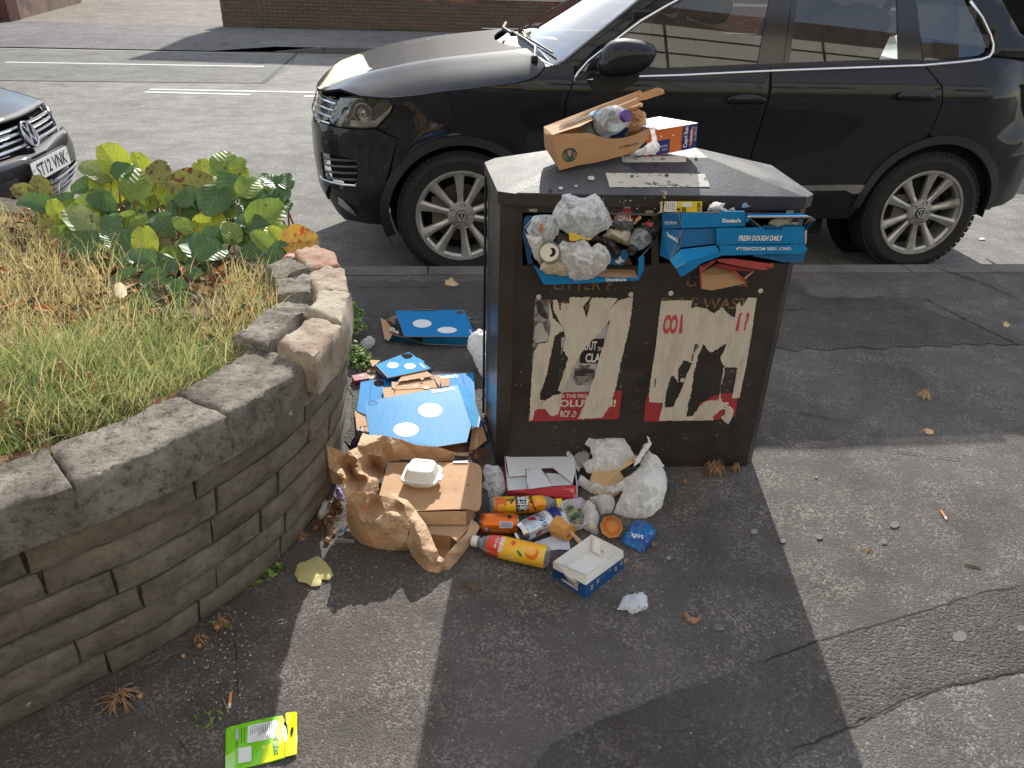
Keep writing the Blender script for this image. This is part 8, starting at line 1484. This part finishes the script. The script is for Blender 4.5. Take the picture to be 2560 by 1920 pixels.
vtp('Peelerz',(716,1376),(16,160),(60,-6),mat('pouch_shade',S(70,130,60),.4),.07);vtp('Peelerz',(720,1378),(16,156),(50,-6),M_LG,.03);vtp('40g',(348,1400),(4,60),(30,-4),mat('print_green_dark',S(60,120,30),.5),.01);vtp('mango candy gummies',(782,1180),(12,340),(24,-4),mat('pouch_orange',S(230,150,60),.4),.0);card('roundel',LD(circ(640,1462,24,24,20)),PF,mat('pouch_disc',S(196,220,90),.4),t,0,.0022);card('bottle_mark',LD([(352,1280),(384,1274),(386,1390),(356,1396)]),PF,mat('pouch_grey',S(180,190,190),.4),t,0,.0022)
def tubeobj(name,pts,r,m,label,cat,n=7,grp=None):o=MB().tube(pts,r,n).build(name,m,smooth=True);return tag(o,label,cat,grp)
rp=thing('ring_pull',gD(810,212),'silver can ring pull on the bare tarmac near the wall','ring pull');c_=gD(810,212,.002);e1_=(gD(862,204,.002)-c_);e2_=(gD(818,186,.002)-c_)
MB().tube([c_+e1_*math.cos(a*.35)*.9+e2_*math.sin(a*.35)*.85 for a in range(19)],.0014,6).build('ring',M_TIN,rp,smooth=True);MB().tube([c_+e2_*.8,c_-e2_*.8],.0013,5).build('bar',M_TIN,rp)
for k,(a,b,lab)in enumerate(((zD(304,918),zD(290,1058),'cigarette end with cork tip lying upright near the green pouch'),((2352,1277),(2366,1298),'cigarette end on the sunny tarmac at the right'))):
 p,q_=G(*a,.004),G(*b,.004);t=thing('cigarette_end',p,lab,'cigarette end','cigarette ends');MB().tube([p,p.lerp(q_,.8)],.0037,9).build('filter',mat('cork_tip',S(206,140,92),.8),t,smooth=True,auto=50);MB().tube([p.lerp(q_,.8),q_],.0037,9).build('paper_end',M_WPR,t,smooth=True,auto=50)
tubeobj('matchstick',[gD(216,942,.003),gD(286,1114,.003)],.0013,mat('wood_spoon',S(188,152,108),.7),'bare matchstick beside the cigarette end by the pouch','matchstick')
tubeobj('twig',[G(2412,1409,.004),G(2434,1413,.005),G(2452,1420,.003)],[.0025,.003,.002],mat('twig_grey',S(112,100,84),.9),'short grey twig on the tarmac at the right edge','twig');tubeobj('wooden_stick',[gA(632,333,.003),gA(684,338,.003)],.003,MATS['wood_spoon'],'flat wooden stick on the pavement by the pale bricks','stick')
def flatleaf(L,z,m,label,seed=0,cat='leaf',amp=.004,grp=None):o=crumple('fallen_leaf',L,GZ_(z),m,.006,-.3,amp*.7,30,5,seed,None,True,jg=1.2);return tag(o,label,cat,grp)
r2=lambda L:[(x/2.514,960+y/2.514)for x,y in L]
flatleaf(r2([(1850,1195),(1868,1132),(1925,1112),(1996,1078),(2045,1118),(2082,1165),(2096,1202),(2068,1232),(2022,1226),(2014,1266),(1960,1271),(1922,1248),(1872,1236)]),.006,mat('pale_yellow_leaf',S(216,206,142),.7,.08,20,.3,60,thin=.25),'large pale yellow leaf on the tarmac left of the paper bag',101)
M_TL=mat('leaf_tan',S(176,140,98),.8);flatleaf([(1112,703),(1122,698),(1128,692),(1134,700),(1148,712),(1136,715),(1126,714),(1114,712)],.004,mat('tan_leaf',S(196,168,128),.8),'tan leaf on the dark pavement near the kerb behind the bin',102);flatleaf([(2304,1074),(2318,1070),(2334,1078),(2332,1086),(2316,1084)],.003,mat('tan_leaf',S(196,168,128),.8),'small tan leaf on the tarmac right of the bin, below the dry tuft',103,grp=None);flatleaf([(2505,806),(2514,802),(2526,810),(2520,818),(2508,816)],.003,mat('tan_leaf',S(196,168,128),.8),'small pale leaf near the right edge below the rear wheel',104)
flatleaf([(1706,1532),(1716,1528),(1724,1540),(1742,1545),(1750,1530),(1752,1548),(1736,1560),(1716,1552)],.004,mat('brown_leaf',S(150,112,84),.8),'curled brown leaf on the shaded tarmac below the bin',105);flatleaf(r2([(215,180),(270,172),(300,240),(340,320),(290,315),(255,290),(230,240)]),.565,mat('amber_leaf',S(200,158,98),.7,thin=.3),'curled amber dead leaf lying on the grass at the left',106);flatleaf(r2([(0,330),(60,280),(95,290),(90,380),(60,430),(0,440)]),.57,mat('fresh_leaf',S(150,190,50),.6,thin=.35),'bright green leaf at the left edge above the wall',107);flatleaf([(1522,1388),(1540,1376),(1556,1394),(1572,1400),(1560,1410),(1534,1398)],.004,mat('brown_leaf',S(150,112,84),.8),'brown scrap of leaf by the corner of the snack tray',108)
flatleaf([(285,712),(300,706),(316,716),(318,738),(300,748),(286,736)],.585,mat('cream_leaf',S(206,188,150),.7,thin=.3),'cream dead leaf standing in the bed below the broad leaves',109);flatleaf([(703,642),(722,634),(742,632),(746,640),(728,648),(708,650)],.61,mat('pink_petal',S(190,112,108),.6),'pink curled leaf in the gap of the wall top',110)
M_RT=mat('dry_root',S(158,124,92),.85,.2,40);M_RT2=mat('dry_root_dark',S(116,84,64),.9,.2,40);M_BU=mat('bulb_skin',S(176,132,94),.6,.15,60)
def tuft(px,py,r,n,label,seed,bulbs=(),m=None,h=.03,w=.0011,z0=0):
 g=G(px,py,z0);t=thing('dried_root_tuft',g,label,'dried plant','dried roots and bulbs on the ground');q=random.Random(seed);mb=MB()
 for k in range(n):
  a=q.uniform(0,6.28);L_=r*q.uniform(.45,1.1);d=Vector((math.cos(a),math.sin(a),0));s_=Vector((-d.y,d.x,0))*q.uniform(-.5,.5);hh=h*q.uniform(.3,1.1);o=g+Vector((q.uniform(-1,1),q.uniform(-1,1),0))*r*.2
  mb.tube([o+Z*.004,o+d*L_*.35+Z*hh,o+d*L_*.75+s_*L_*.4+Z*hh*.6,o+d*L_+s_*L_*q.uniform(.2,1.2)+Z*.003],[w*1.5,w*1.2,w,w*.5],4)
 o=mb.build('roots',m or M_RT,t);o['kind']='stuff'
 for(dx,dy,br)in bulbs:
  c=G(px+dx,py+dy,z0+br*.8);MB().lathe([(0,-br),(br*.6,-br*.82),(br*.95,-br*.35),(br,.1*br),(br*.8,br*.6),(br*.35,br*.95),(0,br*1.15)],14,0,c,Vector((q.uniform(-.4,.4),q.uniform(-.4,.4),1))).build('bulb',M_BU,t,smooth=True)
tuft(300,1752,.048,46,'large spidery dried root tuft with a bulb against the wall at lower left',1,((0,-20,.0075),(50,-12,.007),(-14,12,.004)),h=.028,w=.0014);tuft(553,1562,.026,26,'dried root tuft with a round bulb at the wall foot left of the ring pull',2,((-10,6,.008),(-5,-10,.005)));tuft(500,1606,.022,16,'two small bulbs with roots just below the middle tuft by the wall',3,((-8,-8,.008),(-42,34,.006),(-2,8,.006)))
tuft(812,1318,.048,60,'tangled dried roots and bulbs between the wall and the large paper bag',4,((6,32,.009),(-22,0,.009),(24,16,.006)),M_RT2,.03);tuft(835,1275,.04,40,'upper tangle of reddish dried roots beside the lilac wrapper',5,((-5,5,.007),),M_RT2,.04);tuft(752,1345,.022,20,'small fuzzy dried root clump at the wall foot left of the tissue',6,((4,2,.006),),M_RT)
tuft(1196,1143,.05,50,'dark dried roots and a bulb between the front pizza box and the bin',7,((-4,-2,.009),),M_RT2,.03);tuft(1212,1190,.025,20,'dried bulb cluster just left of the clear film ball',8,((2,-4,.009),),M_RT);tuft(1780,1180,.035,50,'bushy dried tuft against the foot of the bin, right of the carrier bag',9,(),M_RT,.045,.0014);tuft(1838,1176,.022,26,'smaller orange-brown dried tuft at the front right corner of the bin',10,(),M_RT,.03,.0014);tuft(1710,1206,.018,18,'tiny dried tuft between the carrier bag and the bushy tuft',11,(),M_RT,.015)
tuft(2310,994,.026,60,'round pale dry tuft alone on the tarmac right of the bin',12,(),mat('pale_root',S(206,178,136),.9,.15,40),.035,.0010);tuft(2515,812,.02,12,'wispy dry scrap near the right edge',13,(),M_RT,.01);tuft(2165,1376,.022,10,'thin dried stalk on the sunny tarmac below the dry tuft',14,(),M_RT,.006);tuft(860,905,.03,26,'dried roots at the wall foot below the leafy weed',15,(),M_RT2,.03)
tuft(1180,1465,.03,70,'flat patch of brown dried moss on the shaded tarmac below the juice bottle',16,(),mat('dark_moss',S(112,98,80),.95,.3,30),.008,.0009)
GUM=['in the bin shadow, upper left of three','just outside the bin shadow edge','on sunny tarmac right of the bin shadow','on sunny tarmac, largest of the upper group','in the bin shadow below the brown leaf','large and pale, in the middle of the rough strip','in the bin shadow, right of the leaf','small, on sunny tarmac left of the twig','inside the bin shadow on the rough strip','on the rough strip at the right edge','cream coloured, beside the blue tissue packet','cream coloured, lower right of the blue tissue packet']
for k,(x,y,r)in enumerate(((1885,1332,9),(1955,1355,8),(2048,1345,9),(2235,1314,12),(1797,1571,13),(2398,1595,19),(1982,1576,8),(2210,1358,7),(2056,1696,10),(2551,1574,11),(1635,1364,8),(1671,1398,7))):
 L=[tuple(G(a,b,0)[:2])for a,b in wavy(jag(circ(x,y,r,r*.72,10),r*.12,3,k),1)];P,F=tri2d([L]);o=obj('chewing_gum_spot',[(u,v,.0052)for u,v in P],F,mat('gum_cream',S(138,132,121),.85,.15,60)if k in(0,11,12)else mat('gum_grey',S(103,98,94),.85,.15,60));tag(o,'grey chewing gum spot '+GUM[k],'chewing gum','chewing gum spots')
gq=random.Random(77);gm=MB()
for k in range(900):
 r_=gq.random()
 if r_<.35:px,py=gq.gauss(560,60),gq.gauss(1640,120)
 elif r_<.5:px,py=gq.gauss(880,60),gq.gauss(1400,60)
 else:px,py=gq.uniform(300,2560),gq.uniform(700,1920)
 g=G(px,py,.005);s_=gq.uniform(.0008,.0028)*(1.4 if gq.random()<.06 else 1);a=Vector((gq.uniform(-1,1),gq.uniform(-1,1),0)).normalized()*s_;b=Vector((-a.y,a.x,0))*gq.uniform(.5,1)
 gm.add([g-a,g+b,g+a,g-b,g+Z*s_*.9],[(0,1,4),(1,2,4),(2,3,4),(3,0,4)],gq.choice((0,0,1,2,3)))
o=gm.build('grit',[mat('grit_pale',S(190,182,168),.8),mat('grit_tan',S(160,128,92),.8),mat('grit_grey',S(110,106,102),.8),mat('grit_white',S(216,212,204),.7)]);tag(o,'loose grit and crumbs scattered over the pavement','grit',kind='stuff')
sq=MB()
for k in range(240):
 px,py=gq.gauss(540,45),gq.gauss(1640,130);q0=G(px,py,.004);s_=gq.uniform(.0015,.0045)
 if px<500 and py<1560:continue
 sq.box(q0,(s_,s_*gq.uniform(.6,1.2),s_*.7),gq.randrange(2),(Vector((math.cos(k),math.sin(k),0)),Vector((-math.sin(k),math.cos(k),0)),Z))
o=sq.build('soil_crumbs',[mat('soil_dark',S(92,78,68),.95),mat('soil_brown',S(116,96,80),.95)]);tag(o,'dark soil crumbs along the foot of the planter wall','soil',kind='stuff')
for k,(x,y)in enumerate(((2455,597),(2040,1192),(1338,1488))):
 z_=RZ+.006 if k==0 else .004;o=crumple('paper_scrap',jag(circ(x,y,9 if k==0 else 4,3.5 if k==0 else 2.6,7),1,3,k),GZ_(z_),M_TIS if k==0 else mat('shell_cream',S(206,186,150),.7),.003,.1,.002,40,3,k+120,jg=0)
 tag(o,['white paper scrap on the road behind the rear wheel','cream shell fragment on sunny tarmac right of the bin','tan crumb below the orange juice bottle'][k],'scrap')
